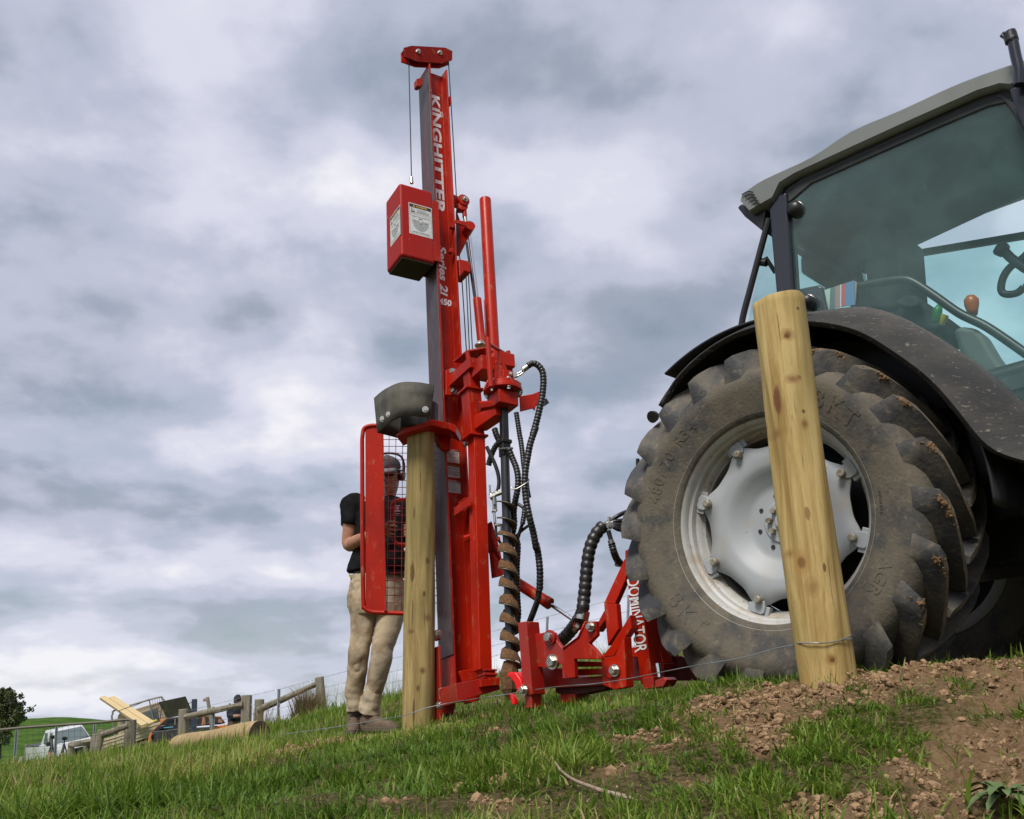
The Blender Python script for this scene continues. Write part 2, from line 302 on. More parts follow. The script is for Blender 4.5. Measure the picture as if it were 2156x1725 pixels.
# bare soil: (photo place, radius along, radius across in metres)
SOIL = []
for px_, py_, ra, rb, st in ((1640,1465,.26,.22,1.2),(1720,1425,.30,.22,1.2),(1890,1420,.35,.16,1.2),(2050,1420,.32,.2,1.2),(2150,1440,.22,.22,1.2),(2140,1540,.13,.2,1.2),(2150,1650,.12,.2,1.2),(1580,1535,.13,.17,1.1),(1610,1575,.10,.10,1.0),
  (1900,1690,.17,.14,1.15),(2020,1650,.16,.16,1.1),(1780,1715,.10,.09,1.0),(2100,1600,.15,.2,1.1),(1010,1660,.09,.07,.9),(1330,1570,.09,.06,.8),(1200,1560,.06,.04,.7),(1060,1535,.12,.07,.85),(1160,1590,.06,.05,.7),(1420,1590,.06,.05,.75),(1060,1700,.08,.07,.7),(1300,1640,.07,.06,.75),(770,1562,.42,.22,1.0),(835,1690,.06,.04,.7),(1240,1465,.12,.08,.6),(1390,1462,.14,.08,.7),(1090,1525,.12,.07,.8),
  (1465,1655,.05,.05,.7)):
    g = ghit(px_, py_); SOIL.append((g[0], g[1], ra, rb, st))
def soil_mask(x, y):
    n = fbm(x*7+3, y*7+9, 4)-0.5; n2 = fbm(x*22+1, y*22+7, 3)-0.5; s = np.zeros_like(x)
    for cx_, cy_, ra, rb, st in SOIL:
        d = np.sqrt(((x-cx_)/ra)**2 + ((y-cy_)/rb)**2); s = np.maximum(s, np.clip((1.35-d+n*1.6+n2*0.7)*1.6, 0, 1)*min(st, 1))
    return s
_rm = ghit(1900, 1560)
def height(x, y):
    x = np.asarray(x, float); y = np.asarray(y, float); r = np.hypot(x, y)
    near = np.clip((14-r)/8, 0, 1)
    z = base_height(x, y) + near*((fbm(x*1.7+40, y*1.7+11, 3)-.5)*.09 + (fbm(x*6, y*6, 3)-.5)*.035) + (1-near)*(fbm(x*.35, y*.35, 3)-.5)*.22*np.clip(1-r/200, 0, 1)
    return z
na, nr = 900, 210
ang = np.linspace(0, 2*np.pi, na, endpoint=False); rad = np.concatenate([np.geomspace(0.5, 12, 150), np.geomspace(12.6, 4000, nr-150)])
AA, RR = np.meshgrid(ang, rad); GX, GY = RR*np.sin(AA), RR*np.cos(AA)
GZ = height(GX, GY); SM = np.where(RR < 9, soil_mask(GX, GY), 0)
GZ = GZ + SM*(((fbm(GX*20, GY*20, 4)-.5)*.085) + (fbm(GX*70, GY*70, 2)-.5)*.022)
V = np.c_[GX.ravel(), GY.ravel(), GZ.ravel()]; V = np.vstack([V, [[0, 0, float(height(np.array([0.]), np.array([0.]))[0])]]])
ii = np.arange(nr-1)[:, None]*na; jj = np.arange(na)[None]; j2 = (jj+1) % na
Q = np.stack([ii+jj, ii+na+jj, ii+na+j2, ii+j2], -1).reshape(-1, 4)
me = bpy.data.meshes.new('ground')
me.from_pydata(V.tolist(), [], Q.tolist() + [(nr*na, int(k), int((k+1) % na)) for k in range(na)]); me.update()
at_ = me.attributes.new('soil', 'FLOAT', 'POINT'); at_.data.foreach_set('value', np.r_[SM.ravel(), 0.0].astype(np.float32))
GRASSGROUND = new_mat('turf'); t = GRASSGROUND.node_tree; b = t.nodes['Principled BSDF']; lk = t.links.new; N = t.nodes.new
b.inputs['Roughness'].default_value = 0.95; b.inputs['Specular IOR Level'].default_value = 0.1
tcn = N('ShaderNodeTexCoord')
def gn(scale, det=6, rough=0.6):
    n = N('ShaderNodeTexNoise'); n.inputs['Scale'].default_value = scale; n.inputs['Detail'].default_value = det; n.inputs['Roughness'].default_value = rough; lk(tcn.outputs['Object'], n.inputs['Vector']); return n.outputs['Fac']
def gramp(f, stops):
    r = N('ShaderNodeValToRGB'); lk(f, r.inputs[0]); e = r.color_ramp.elements; e[0].position, e[0].color = stops[0][0], (*stops[0][1], 1); e[1].position, e[1].color = stops[-1][0], (*stops[-1][1], 1)
    for p, c in stops[1:-1]: q = e.new(p); q.color = (*c, 1)
    return r.outputs[0]
turf = gramp(gn(60, 10, 0.82), ((0.36, (0.022, 0.024, 0.009)), (0.46, (0.075, 0.070, 0.026)), (0.53, (0.18, 0.135, 0.062)), (0.62, (0.33, 0.235, 0.13))))
soilc = gramp(gn(55, 8, 0.75), ((0.3, (0.13, 0.075, 0.036)), (0.48, (0.31, 0.195, 0.105)), (0.66, (0.44, 0.30, 0.175))))
at_n = N('ShaderNodeAttribute'); at_n.attribute_name = 'soil'
mx = N('ShaderNodeMix'); mx.data_type = 'RGBA'; lk(at_n.outputs['Fac'], mx.inputs['Factor']); lk(turf, mx.inputs['A']); lk(soilc, mx.inputs['B'])
vm = N('ShaderNodeVectorMath'); vm.operation = 'LENGTH'; lk(tcn.outputs['Object'], vm.inputs[0])
far = N('ShaderNodeMapRange'); lk(vm.outputs['Value'], far.inputs['Value']); far.inputs['From Min'].default_value = 18; far.inputs['From Max'].default_value = 30
pasture = gramp(gn(0.9, 9, 0.72), ((0.35, (0.030, 0.075, 0.010)), (0.55, (0.060, 0.135, 0.016)), (0.7, (0.10, 0.16, 0.03))))
mx2 = N('ShaderNodeMix'); mx2.data_type = 'RGBA'; lk(far.outputs[0], mx2.inputs['Factor']); lk(mx.outputs['Result'], mx2.inputs['A']); lk(pasture, mx2.inputs['B']); lk(mx2.outputs['Result'], b.inputs['Base Color'])
bp = N('ShaderNodeBump'); bp.inputs['Strength'].default_value = 1.0; bp.inputs['Distance'].default_value = 0.018; lk(gn(110, 8, .8), bp.inputs['Height']); lk(bp.outputs[0], b.inputs['Normal'])
ground = bpy.data.objects.new('ground', me); finish(ground, GRASSGROUND, smooth=180); tag(ground, kind='structure')
# far hill on the left
HM = new_mat('pasture_hill'); t = HM.node_tree; b = t.nodes['Principled BSDF']; lk = t.links.new; N = t.nodes.new; tcn = N('ShaderNodeTexCoord'); b.inputs['Roughness'].default_value = 0.95; b.inputs['Specular IOR Level'].default_value = 0.05
mp = N('ShaderNodeMapping'); mp.inputs['Scale'].default_value = (1, 1, 3); lk(tcn.outputs['Object'], mp.inputs[0])
n_ = N('ShaderNodeTexNoise'); n_.inputs['Scale'].default_value = 0.35; n_.inputs['Detail'].default_value = 10; n_.inputs['Roughness'].default_value = 0.75; lk(mp.outputs[0], n_.inputs['Vector'])
lk(gramp(n_.outputs['Fac'], ((0.36, (0.024, 0.055, 0.010)), (0.5, (0.050, 0.105, 0.014)), (0.66, (0.085, 0.135, 0.028)))), b.inputs['Base Color'])
hx, hy = np.meshgrid(np.linspace(-190, -6, 140), np.linspace(58, 330, 110))
ridge = 6.1*np.exp(-((hy-150)/52)**2)
edge = 1/(1+np.exp((hx/hy*150+58)/4.0)); edge2 = 1/(1+np.exp((hx/hy*150+52)/1.3))
bump_ = (fbm(hx*.12, hy*.12, 4)-.5)*.7
hz_ = -4.2 + (ridge + (hy-58)*0.002)*(.35*edge+.65*edge2) + bump_*edge2
hz_ = np.where(hy > 150, hz_ + 0, hz_)
me = bpy.data.meshes.new('hill'); nY, nX = hx.shape
q = (np.arange(nY-1)[:, None]*nX + np.arange(nX-1)[None]); Q = np.stack([q, q+1, q+nX+1, q+nX], -1).reshape(-1, 4)
me.from_pydata(np.c_[hx.ravel(), hy.ravel(), hz_.ravel()].tolist(), [], Q.tolist()); me.update()
hill = bpy.data.objects.new('hill', me); finish(hill, HM, smooth=180); tag(hill, kind='structure')
# ------------------------------------------------------------------ tractor
tractor = thing('tractor', T.p(0, 1.0, -.74), 'big dusty tractor with grey roof, black mudguards and large lugged rear tyre', 'tractor')
def mirror_y(P): return P
def tyre_mesh(F, side=1):
    YC = 0.19; ty = MB(); lug = MB()
    prof = [(-.185, .445), (-.20, .452), (-.207, .475), (-.222, .52), (-.240, .575), (-.246, .605), (-.241, .633), (-.225, .662), (-.198, .682), (-.12, .698), (0, .704), (.12, .698), (.198, .682), (.225, .662), (.241, .633), (.246, .60), (.222, .52), (.2, .452), (.185, .445)]
    ty.revolve(F, [(YC+side*y, r) for y, r in prof], 120)
    NL = 22
    def carc(y):                                # carcass radius at a lateral place
        y = abs(y); return np.interp(y, [0, .12, .198, .225, .241, .250], [.704, .698, .682, .662, .633, .60])
    for s in (-1, 1):
        for k in range(NL):
            th0 = 2*math.pi*(k + (0 if s < 0 else .5))/NL + math.radians(12.1)
            rings = []
            for u in (0, .03, .10, .20, .35, .5, .65, .8, .92, 1.0):
                y = s*(.256 - .280*u)            # from the shoulder to just past the middle
                dth = -math.radians(27)*max(0, u-.05)**.95 - math.radians(2.5)*math.sin(u*math.pi)
                top = np.interp(u, [0, .03, .10, .2, .8, 1], [.660, .736, .754, .765, .777, .772]); hb = np.interp(u, [0, .03, .10, .25, .6, 1], [.052, .050, .042, .034, .030, .034]); ht = np.interp(u, [0, .03, .10, .25, .9, 1], [.018, .018, .018, .0175, .019, .014])
                rb = np.interp(u, [0, .03, .10, .2], [.615, .618, .645, carc(y)-.015]) if u < .2 else carc(y)-.015
                yb = y if abs(y) < .240 else s*.238; yt = s*.250 if u == 0 else (y if abs(y) < .255 else s*.255)
                r_ = []
                for (rr, w, yy) in ((rb, -hb, yb), (top, -ht, yt), (top, ht, yt), (rb, hb, yb)):
                    a = th0 + dth + w/rr; r_.append(F.p(rr*math.cos(a), YC+side*yy, rr*math.sin(a)))
                rings.append(r_)
            lug.loft(rings)
    return ty, lug
def mk_wheel(F, parent, side=1, detail=True):
    w = bpy.data.objects.new('rear_wheel', None); COL.objects.link(w); w.location = Vector(F.p(0, .19, 0)); w.parent = parent; w.matrix_parent_inverse = Matrix.Translation(-parent.location)
    def sub(o): o.parent = w; o.matrix_parent_inverse = Matrix.Translation(-w.location); return o
    ty, lug = tyre_mesh(F, side)
    o = sub(ty.build('tyre', TYREMUD, smooth=50))
    o2 = sub(lug.build('tread', TYRE, bevel=.008, smooth=45, seg=3)); o2.data.materials.append(TYRETOP)
    for p_ in o2.data.polygons:
        l_ = F.loc(np.array(p_.center)); 
        if math.hypot(l_[0], l_[2]) > .752 and len(p_.vertices) == 4: p_.material_index = 1
    YC = .19; S = lambda y: YC + side*(y-YC)
    rim = MB(); prof = [(.40, .41), (.395, .462), (.385, .466), (.375, .455), (.36, .435), (.30, .43), (.26, .392), (.16, .385), (.125, .388), (.115, .398), (.098, .402), (.088, .415), (.060, .420), (.050, .432), (.026, .434), (.014, .442), (.004, .452), (-.008, .461), (-.014, .470), (-.006, .474), (.004, .470)]
    rim.revolve(F, [(S(y), r) for y, r in prof], 120); sub(rim.build('rim', RIMDIRT, smooth=40, solid=.004))
    disc = MB(); n = 160; NB = 8; A0 = math.radians(22)
    rr = [.0, .088, .095, .15, .165, .18, .225, .245, .262, .285, None]; yy = [.142, .142, .150, .152, .150, .144, .112, .098, .092, .091, .088]
    V = []
    for i in range(n):
        a = 2*math.pi*i/n; c = math.cos(NB*(a-A0)); rim_r = .352 + .024*c + .005*math.cos(2*NB*(a-A0))
        for r, y in zip(rr, yy):
            r = rim_r if r is None else r; V.append(F.p(r*math.cos(a), S(y), r*math.sin(a)))
    m = len(rr); disc.add(V, [(i*m+k, i*m+k+1, ((i+1) % n)*m+k+1, ((i+1) % n)*m+k) for i in range(n) for k in range(m-1)])
    sub(disc.build('wheel_disc', RIM, smooth=30, solid=.012))
    back = MB(); back.revolve(F, [(S(.30), .0), (S(.30), .2), (S(.33), .22), (S(.36), .40)], 48); sub(back.build('wheel_well', DARK))
    for k in range(NB):
        a = A0 + 2*math.pi*k/NB; e = np.array([math.cos(a), math.sin(a)]); tg = np.array([-e[1], e[0]]); G = Frame(F.p(0, 0, 0), F.e[0]*e[0]+F.e[2]*e[1], F.e[1], F.e[0]*tg[0]+F.e[2]*tg[1])
        lg = MB(); lg.loft([[G.p(r, S(y), z) for z, y in ((-w_, .10), (-w_, .075), (w_, .075), (w_, .10))] for r, w_ in ((.352, .024), (.372, .034), (.400, .034), (.412, .022))])
        for z in (-.040, .040): lg.loft([[G.p(r, S(y), z+dz) for dz, y in ((-.012, .115), (-.012, .085), (.012, .085), (.012, .115))] for r in (.372, .415)])
        br = sub(lg.build('rim_bracket', RIM, bevel=.004))
        bt = MB(); bt.tube([G.p(.352, S(.088), 0), G.p(.352, S(.052), 0), G.p(.352, S(.048), 0)], [.017, .017, .013], 12); sub(bt.build('wheel_bolt', STEEL_TAN))
    for k in range(8):
        a = math.radians(10) + 2*math.pi*k/8; h = MB(); c = (.122*math.cos(a), .122*math.sin(a)); h.tube([F.p(c[0], S(.152), c[1]), F.p(c[0], S(.141), c[1])], .0095, 10); sub(h.build('disc_hole', INK))
    for k in range(8):
        a = math.radians(33) + 2*math.pi*k/8; c = (.062*math.cos(a), .062*math.sin(a)); h = MB(); h.tube([F.p(c[0], S(.142), c[1]), F.p(c[0], S(.134), c[1]), F.p(c[0], S(.112), c[1])], [.019, .014, .013], 6); sub(h.build('wheel_nut', STEEL_TAN))
    hub = MB(); hub.revolve(F, [(S(.142), .036), (S(.12), .034), (S(.115), .028), (S(.115), 0.0)], 32); sub(hub.build('hub', RIM))
    if detail:                                   # raised characters on the side wall
        def ring_text(txt, rad_, a_mid, hgt, step, flip=False):
            mb = MB()
            for i, ch in enumerate(txt):
                if ch == ' ': continue
                a = a_mid - step*(i-(len(txt)-1)/2)*(1 if not flip else -1); rd = np.array([math.cos(a), math.sin(a)]); tg = np.array([rd[1], -rd[0]])
                if flip: rd_, tg = -rd, -tg
                else: rd_ = rd
                X = F.e[0]*tg[0]+F.e[2]*tg[1]; Y_ = F.e[0]*rd_[0]+F.e[2]*rd_[1]
                o_ = F.p((rad_)*rd[0], 0, (rad_)*rd[1]) - Y_*hgt/2 - X*hgt*.28
                V_, F_ = text_mesh(ch, bold=.012, extrude=.03, size=1.0); xs = [v[0] for v in V_]; w_ = max(xs)-min(xs)
                k_ = hgt/.72; Q_ = []
                for v in V_:
                    q_ = o_ + X*(v[0]-min(xs))*k_ + Y_*v[1]*k_; ll = F.loc(q_); Q_.append(q_ + F.e[1]*(.19-np.interp(math.hypot(ll[0], ll[2]), [.452, .475, .52, .575, .605, .633], [.2, .207, .222, .240, .246, .241])-.0012-(v[2]+.03)*.02))
                mb.add(Q_, F_)
            return mb
        sub(ring_text('480/70 R34', .565, math.radians(141), .050, math.radians(4.4)).build('lettering', TYREMUD, smooth=0))
        sub(ring_text('TUBELESS', .50, math.radians(-4), .012, math.radians(1.4)).build('lettering', TYREMUD, smooth=0))
        for txt, am, hh in (('BKT', 45, .075), ('BKT', 218, .075), ('AGRI', -38, .055)):
            sub(ring_text(txt, .555, math.radians(am), hh, math.radians(8.2 if hh > .07 else 6), flip=am > 180).build('lettering', TYREMUD, smooth=0))
    return w
STEEL_TAN = mat('bolt_tan', (0.36, 0.33, 0.26), 0.5, 0.5, col2=(0.2, 0.15, 0.1), scale=40)
wheel = mk_wheel(T, tractor)
T2 = Frame(T.p(0, 1.72, 0), T.e[0], T.e[1], T.e[2])
w2 = mk_wheel(T2, tractor, side=-1, detail=False)
# mud thrown on the lugs
md = MB()
for kk in range(7):
    th0 = 2*math.pi*(kk-3)/22 + math.radians(12.1)
    for cc in range(random.choice((2, 3, 4))):
        uc, ac = min(.45, .05+abs(random.gauss(.04, .10))), random.gauss(.004, .010)
        for k in range(26):
            u = max(0, uc+random.gauss(0, .022)); dth = -math.radians(27)*max(0, u-.05)**.95-math.radians(2.5)*math.sin(u*math.pi); y = .19-(.262-.286*u); r = np.interp(u, [0, .03, .10, .2, .8], [.69, .732, .750, .761, .773])-random.random()**2*.022; a = th0+dth-ac+random.gauss(0, .010); rr = random.uniform(.003, .008)
            c = T.p(r*math.cos(a), y, r*math.sin(a))
            md.add([c + rr*np.array(d)*random.uniform(.6, 1.3) for d in ((1,0,0),(0,1,0),(0,0,1),(-1,0,0),(0,-1,0),(0,0,-1))], [(0,1,2),(1,3,2),(3,4,2),(4,0,2),(1,0,5),(3,1,5),(4,3,5),(0,4,5)])
md = md.build('dried_mud', mat('dried_mud', (.20, .115, .055), .95, col2=(.12, .065, .03), scale=60, bump=.5, bscale=90), smooth=60); md['kind'] = 'stuff'; k_ = md.modifiers.new('merge', 'REMESH'); k_.mode = 'VOXEL'; k_.voxel_size = .0035; md.parent = wheel; md.matrix_parent_inverse = Matrix.Translation(-wheel.location)

# mudguard: lip traced along its edge, crown and inner sheet behind it
R4 = view(2400, 1250, 1.1133); R5 = view(3196, 1250, 1.1133); Z5 = view(3000, 1050, 4.312); Z6 = view(3500, 850, 2.3); Z3 = view(2900, 100, 1.4373)
lip = [R4(272,420), R4(290,370), R4(340,290), R4(430,200), R4(520,135), R4(600,90), R4(690,62), Z5(500,1010), Z5(960,1000), Z5(1250,1010), Z5(1700,1100), R5(300,90), R5(470,200), R5(600,300), R5(720,440), R5(790,530), R5(840,600), R5(900,632), R5(1000,655), (2215,985)]
lipL = [T.lh(q, -.045) for q in lip]
upp = [Z5(960,905), Z5(1330,840), Z5(1800,755), Z5(2000,735), Z6(0,860), Z6(150,930), Z6(400,1070), Z6(700,1260), Z6(950,1450), Z6(1150,1640), Z6(1250,1725), (2170,885), (2235,950)]
YU = .12
uppL = [T.lh(q, YU) for q in upp]
lp = spline([np.array(v) for v in lipL], 4); up = spline([np.array(v) for v in uppL], 5)
def arclen(P): d = [0]+[np.linalg.norm(P[i+1]-P[i]) for i in range(len(P)-1)]; return np.cumsum(d)
NS = 60
i0 = min(range(len(lp)), key=lambda i: abs(lp[i][0]-up[0][0]))
lpA = np.array(lp); upA = np.array(up)
def resample(P, n): s = arclen(P); q = np.linspace(0, s[-1], n); return np.stack([np.interp(q, s, np.array(P)[:, k]) for k in range(3)], 1)
l1 = resample(lp[:i0+1], 26); l2 = resample(lp[i0:], 40); u2 = resample(up, 40)
ctr = np.array([0, 0, 0.])
off = u2[0]-l2[0]
u1 = []
for i, q in enumerate(l1):
    f = (i/25.); g0 = min(1., i/9.); rd = np.array([q[0], 0, q[2]]); rd /= np.linalg.norm(rd); u1.append(q + np.array([0, off[1]*g0, 0]) + rd*.012*g0 + (off-np.array([0, off[1], 0]))*f)
LIP = np.vstack([l1, l2[1:]]); UPP = np.vstack([np.array(u1), u2[1:]])
def smooth_(A, n=10):
    A = A.copy()
    for _ in range(n): A[1:-1] = A[1:-1]*.5 + (A[:-2]+A[2:])*.25
    return A
LIP, UPP = smooth_(LIP, 6), smooth_(UPP, 14)
fend = MB(); rings = []
for kf, (a, b_) in enumerate(zip(LIP, UPP)):
    dp = min(1, .06+kf/16)
    rd = np.array([a[0], 0, a[2]]); rd /= np.linalg.norm(rd)
    seq = [a - rd*.020 + np.array([0, .012, 0]), a - rd*.004 + np.array([0, -.002, 0]), a, a*.55 + b_*.45 + rd*.006 + np.array([0, -.012, 0]), b_, b_ + np.array([0, .10*dp, 0]) + rd*.012*dp, b_ + np.array([0, .50*dp, 0]) + rd*.012*dp]
    rings.append([T.p(*q) for q in seq])
fend.loft(rings, cap=False, closed=False); fend_o = fend.build('mudguard', FENDER, tractor, smooth=60, solid=.008)
inner = MB()                                      # dark inner liner over the tyre
inner.revolve(T, [(.0, .90), (.2, .905), (.50, .905), (.52, .7), (.52, .30)], 60, math.radians(-8), math.radians(118)); inner.build('wheel_arch_liner', DARK, tractor, smooth=50, solid=.01)
# reflector on its stalk
rf = MB(); q0 = R4(232, 466); P0 = T.hit(q0, -.02); P1 = T.hit(R4(275, 450), .06)
rf.tube([P0, P0 + (P1-P0)*.25], [.030, .026], 20); rf.tube([P0, P1], .006, 10); rf.build('reflector', DARK, tractor)
# ---- cab
YS = .30                                          # plane of the near side glass
win = [Z3(360,985), Z3(385,950), Z3(440,915), Z3(500,888), Z3(700,795), Z3(1000,660), Z3(1200,565), Z3(1450,442), Z3(1520,422), Z3(1580,425), Z3(1640,478), Z3(1719,610), (2215,390), (2290,560), (2300,900)]
winL = [T.lh(q, YS) for q in win]
botL = [np.array([p[0], YS, p[2]-.02]) for p in u2[::6]] + [np.array([T.lh(Z3(400,1620), YS)[0], YS, u2[0][2]-.02])]
lowL = sorted([np.array(p) for p in botL], key=lambda v: -v[0])
g = MB(); poly = [T.p(*v) for v in winL] + [T.p(*v) for v in lowL if v[0] < winL[-1][0]] + [T.hit(Z3(397,1560), YS)]
n_ = len(poly); g.add(poly, [tuple(range(n_))]); g.build('side_window', GLASS, tractor, smooth=0)
# frame strip round the window: a flat ring of rubber, then the painted frame
def strip(name, pts, wid, m, dep, yoff=0.0, outw=True):
    P = [np.array(p, float) for p in pts]; mb = MB(); rings = []
    for i in range(len(P)):
        d = P[min(i+1, len(P)-1)]-P[max(i-1, 0)]; d /= np.linalg.norm(d); nrm = np.array([-d[2], 0, d[0]])*(1 if outw else -1)
        rings.append([T.p(*(P[i]+np.array([0, yoff, 0]))), T.p(*(P[i]+nrm*wid+np.array([0, yoff, 0]))), T.p(*(P[i]+nrm*wid+np.array([0, yoff+dep, 0]))), T.p(*(P[i]+np.array([0, yoff+dep, 0])))])
    mb.loft(rings); return mb.build(name, m, tractor, bevel=.003, smooth=50)
lw = T.lh(Z3(397,1560), YS)
strip('window_seal', [lw] + spline([np.array(v) for v in winL[:12]], 5), .018, DARK, .03, -.012)
strip('door_frame', [lw + np.array([-.016, 0, 0])] + [np.array(v) + np.array([0, 0, 0]) for v in []] + [p for p in spline([np.array([v[0], v[1], v[2]]) + o_ for v, o_ in zip(winL[:12], [np.array([-.018, 0, .0])]*2 + [np.array([-.012, 0, .014])] + [np.array([0, 0, .019])]*9)], 5)], .036, DARKBLUE, .05, -.006)
# rear corner pillar
pl = [Z3(300,975), Z3(352,960), Z3(396,1650), Z3(302,1650), Z3(250,1060)]
mb = MB(); mb.prism([T.hit(q, YS-.03) for q in pl], T.e[1]*.09); mb.build('cab_pillar', DARKBLUE, tractor, bevel=.012, seg=3)
# far side pillars and rails
YF = 1.34
B0 = np.array(winL[0]); zt = B0[2]
def tb(mb, a, b_, w=.06, h=.05): mb.bar(T.p(*a), T.p(*b_), w, h, up=T.e[1])
xr = lw[0]-.03; xf = xr + 1.75
mb = MB(); tb(mb, (xr, YF, .95), (xr-.03, YF, zt), .08, .07); mb.build('cab_pillar', DARKBLUE, tractor, bevel=.01)
mb = MB(); tb(mb, (xf+.1, YF, .45), (xf, YF, zt+.15), .07, .07); mb.build('cab_pillar', DARKBLUE, tractor, bevel=.01)
mb = MB(); tb(mb, (xf+.05, YS, .3), (xf-.05, YS, zt+.2), .08, .07); mb.build('cab_pillar', DARKBLUE, tractor, bevel=.01)
# far door: waist rail, tinted pane below it
ra, rb_ = T.lh(Z6(200,410), YF), T.lh(Z6(1371,215), YF)
d_ = (rb_-ra); r0 = ra - d_*.55; r1 = ra + d_*1.9
mb = MB(); tb(mb, r0, r1, .035, .04); mb.build('door_rail', DARK, tractor, bevel=.006)
mb = MB(); mb.add([T.p(*r0), T.p(*r1), T.p(r1[0]+.1, YF, .05), T.p(r0[0], YF, .25)], [(0, 1, 2, 3)]); mb.build('far_window', GLASSFAR, tractor, smooth=0)
# rear window, hinged out at its foot, with its black frame
ht, hb = T.p(xr-.02, YS+.03, zt+.05), None
fa, fb, fc_ = T.hit(Z3(243,1150), YS-.02), T.hit(Z3(150,1500), YS-.02), T.hit(Z3(95,1725), YS-.02)
fz = T.hit((1557, 770), YS-.02)
mb = MB(); mb.tube(spline([T.hit(Z3(250,1120), YS-.02), fa, fb, fc_, fz], 5), .016, 10); mb.build('rear_window_frame', DARK, tractor)
oth = T.e[1]*1.04
mb = MB(); mb.add([fa, fz, fz+oth, fa+oth], [(0, 1, 2, 3)]); mb.build('rear_window', GLASSFAR, tractor, smooth=0)
mb = MB(); mb.tube([fa+oth, fz+oth], .016, 10); mb.build('rear_window_frame', DARK, tractor)
mb = MB(); mb.tube([T.hit(Z3(205,1365), YS), T.hit(Z3(235,1340), YS), T.hit(Z3(290,1425), YS+.03)], .011, 8); mb.tube([T.hit(Z3(195,1362), YS), T.hit(Z3(240,1368), YS)], .020, 10); mb.build('window_stay', DARK, tractor)
# roof
YR = .24
ro_t = [Z3(85,1000), Z3(95,965), Z3(130,935), Z3(200,888), Z3(300,840), Z3(500,745), Z3(720,600), Z3(1000,480), Z3(1350,320), Z3(1719,190), (2260,92), (2400,68)]
ro_b = [(2400,150), (2260,150), Z3(1719,320), Z3(1640,350), Z3(1580,345), Z3(1450,385), Z3(1000,585), Z3(700,722), Z3(400,860), Z3(310,915), Z3(270,1000), Z3(235,1020), Z3(140,1075), Z3(115,1050)]
pts_t = [T.lh(q, YR) for q in ro_t]; pts_b = [T.lh(q, YR) for q in ro_b]
ring = [np.array(p) for p in spline(pts_t, 3)] + [np.array(p) for p in pts_b]
rings = []
yv = [(YR+.0, 1.0), (YR+.03, 1.0), (YR+.8, 1.0), (YR+1.5, 1.0), (YR+1.53, 1.0)]
zc = np.mean([p[2] for p in ring])
nt_ = len(spline(pts_t, 3))
for kk, (y, s_) in enumerate([(YR+.004, -.012), (YR+.02, .0), (YR+.06, .012), (YR+.3, .035), (YR+.58, .042), (YR+.86, .035), (YR+1.12, .01), (YR+1.17, -.012)]):
    rr_ = []
    for i, p in enumerate(ring):
        z = p[2] + (s_ if i < nt_ else (-s_ if kk in (0, 7) else 0.0)); rr_.append(T.p(p[0], y, z))
    rings.append(rr_)
mb = MB(); mb.loft(rings); mb.build('roof', ROOF, tractor, smooth=50)
# headliner and gutter under the roof
hl0, hl1 = T.lh(Z3(290,1000), YR+.04), T.lh((2330,200), YR+.04)
mb = MB(); zz0 = hl0[2]-.02
zb = [np.array(p) for p in pts_b]; xs_ = [p[0] for p in zb][::-1]; zs_ = [p[2] for p in zb][::-1]
def zroof(x): return float(np.interp(x, sorted(xs_), [z for _, z in sorted(zip(xs_, zs_))]))
X0, X1 = hl0[0]-.02, hl1[0]
_fa, _fb = T.lh((1870, 545), YF), T.lh((2156, 412), YF)
def zfar(x): return _fa[2] + (x-_fa[0])*(_fb[2]-_fa[2])/(_fb[0]-_fa[0])
r_ = []
for x in np.linspace(X0, X1, 8): r_.append([T.p(x, YR+.05, zroof(x)+.01), T.p(x, YF+.06, zroof(x)+.01), T.p(x, YF+.06, zfar(x)+.04), T.p(x, YF, zfar(x)), T.p(x, YF-.06, zfar(x)+.0), T.p(x, YF-.12, zroof(x)-.05), T.p(x, YR+.18, zroof(x)-.05), T.p(x, YR+.12, zroof(x)-.085), T.p(x, YR+.05, zroof(x)-.05)])
mb.loft(r_); mb.build('headliner', INTERIOR, tractor, smooth=40)
sl = MB()                                          # vent slats on the rear roof corner
for i in range(5):
    a, b2 = Z3(98+i*17, 978+i*15), Z3(160+i*10, 962+i*17)
    P = [T.hit((a[0]*(1-f)+b2[0]*f, a[1]*(1-f)+b2[1]*f - 4*math.sin(f*math.pi)), YR-.004) for f in np.linspace(0, 1, 6)]; sl.tube(P, .0035, 6)
sl.build('vent_slats', DARK, tractor)
mb = MB(); mb.prism([T.hit(q, YR+.05) for q in (Z3(68,1048), Z3(95,1025), Z3(235,1060), Z3(215,1185), Z3(110,1100))], T.e[1]*1.05); mb.build('rear_roof_housing', DARK, tractor, bevel=.01)
# mirror arm at the front corner
mb = MB(); A = [Z3(1640,40), Z3(1655,95), Z3(1672,180), Z3(1690,260), Z3(1692,345)]
mb.tube(spline([T.hit(q, .16) for q in A], 5), .022, 12); mb.build('mirror_arm', DARKBLUE, tractor)
mb = MB(); mb.tube([T.hit(Z3(1630,45), .16), T.hit(Z3(1600,50), .16), T.hit(Z3(1590,62), .16), T.hit(Z3(1615,78), .16), T.hit(Z3(1645,80), .16)], .008, 8); mb.tube([T.hit(Z3(1634,92), .16), T.hit(Z3(1668,86), .16)], .026, 12)
mb.tube([T.hit(Z3(1638,55), .16), T.hit(Z3(1650,95), .16)], .027, 12); mb.build('mirror_clamp', DARK, tractor)
mb = MB(); mb.prism([T.hit(q, .2) for q in (Z3(1630,370), Z3(1719,330), Z3(1800,330), Z3(1860,760), Z3(1760,690), Z3(1645,420))], T.e[1]*.07); mb.build('front_pillar_bracket', DARKBLUE, tractor, bevel=.01)
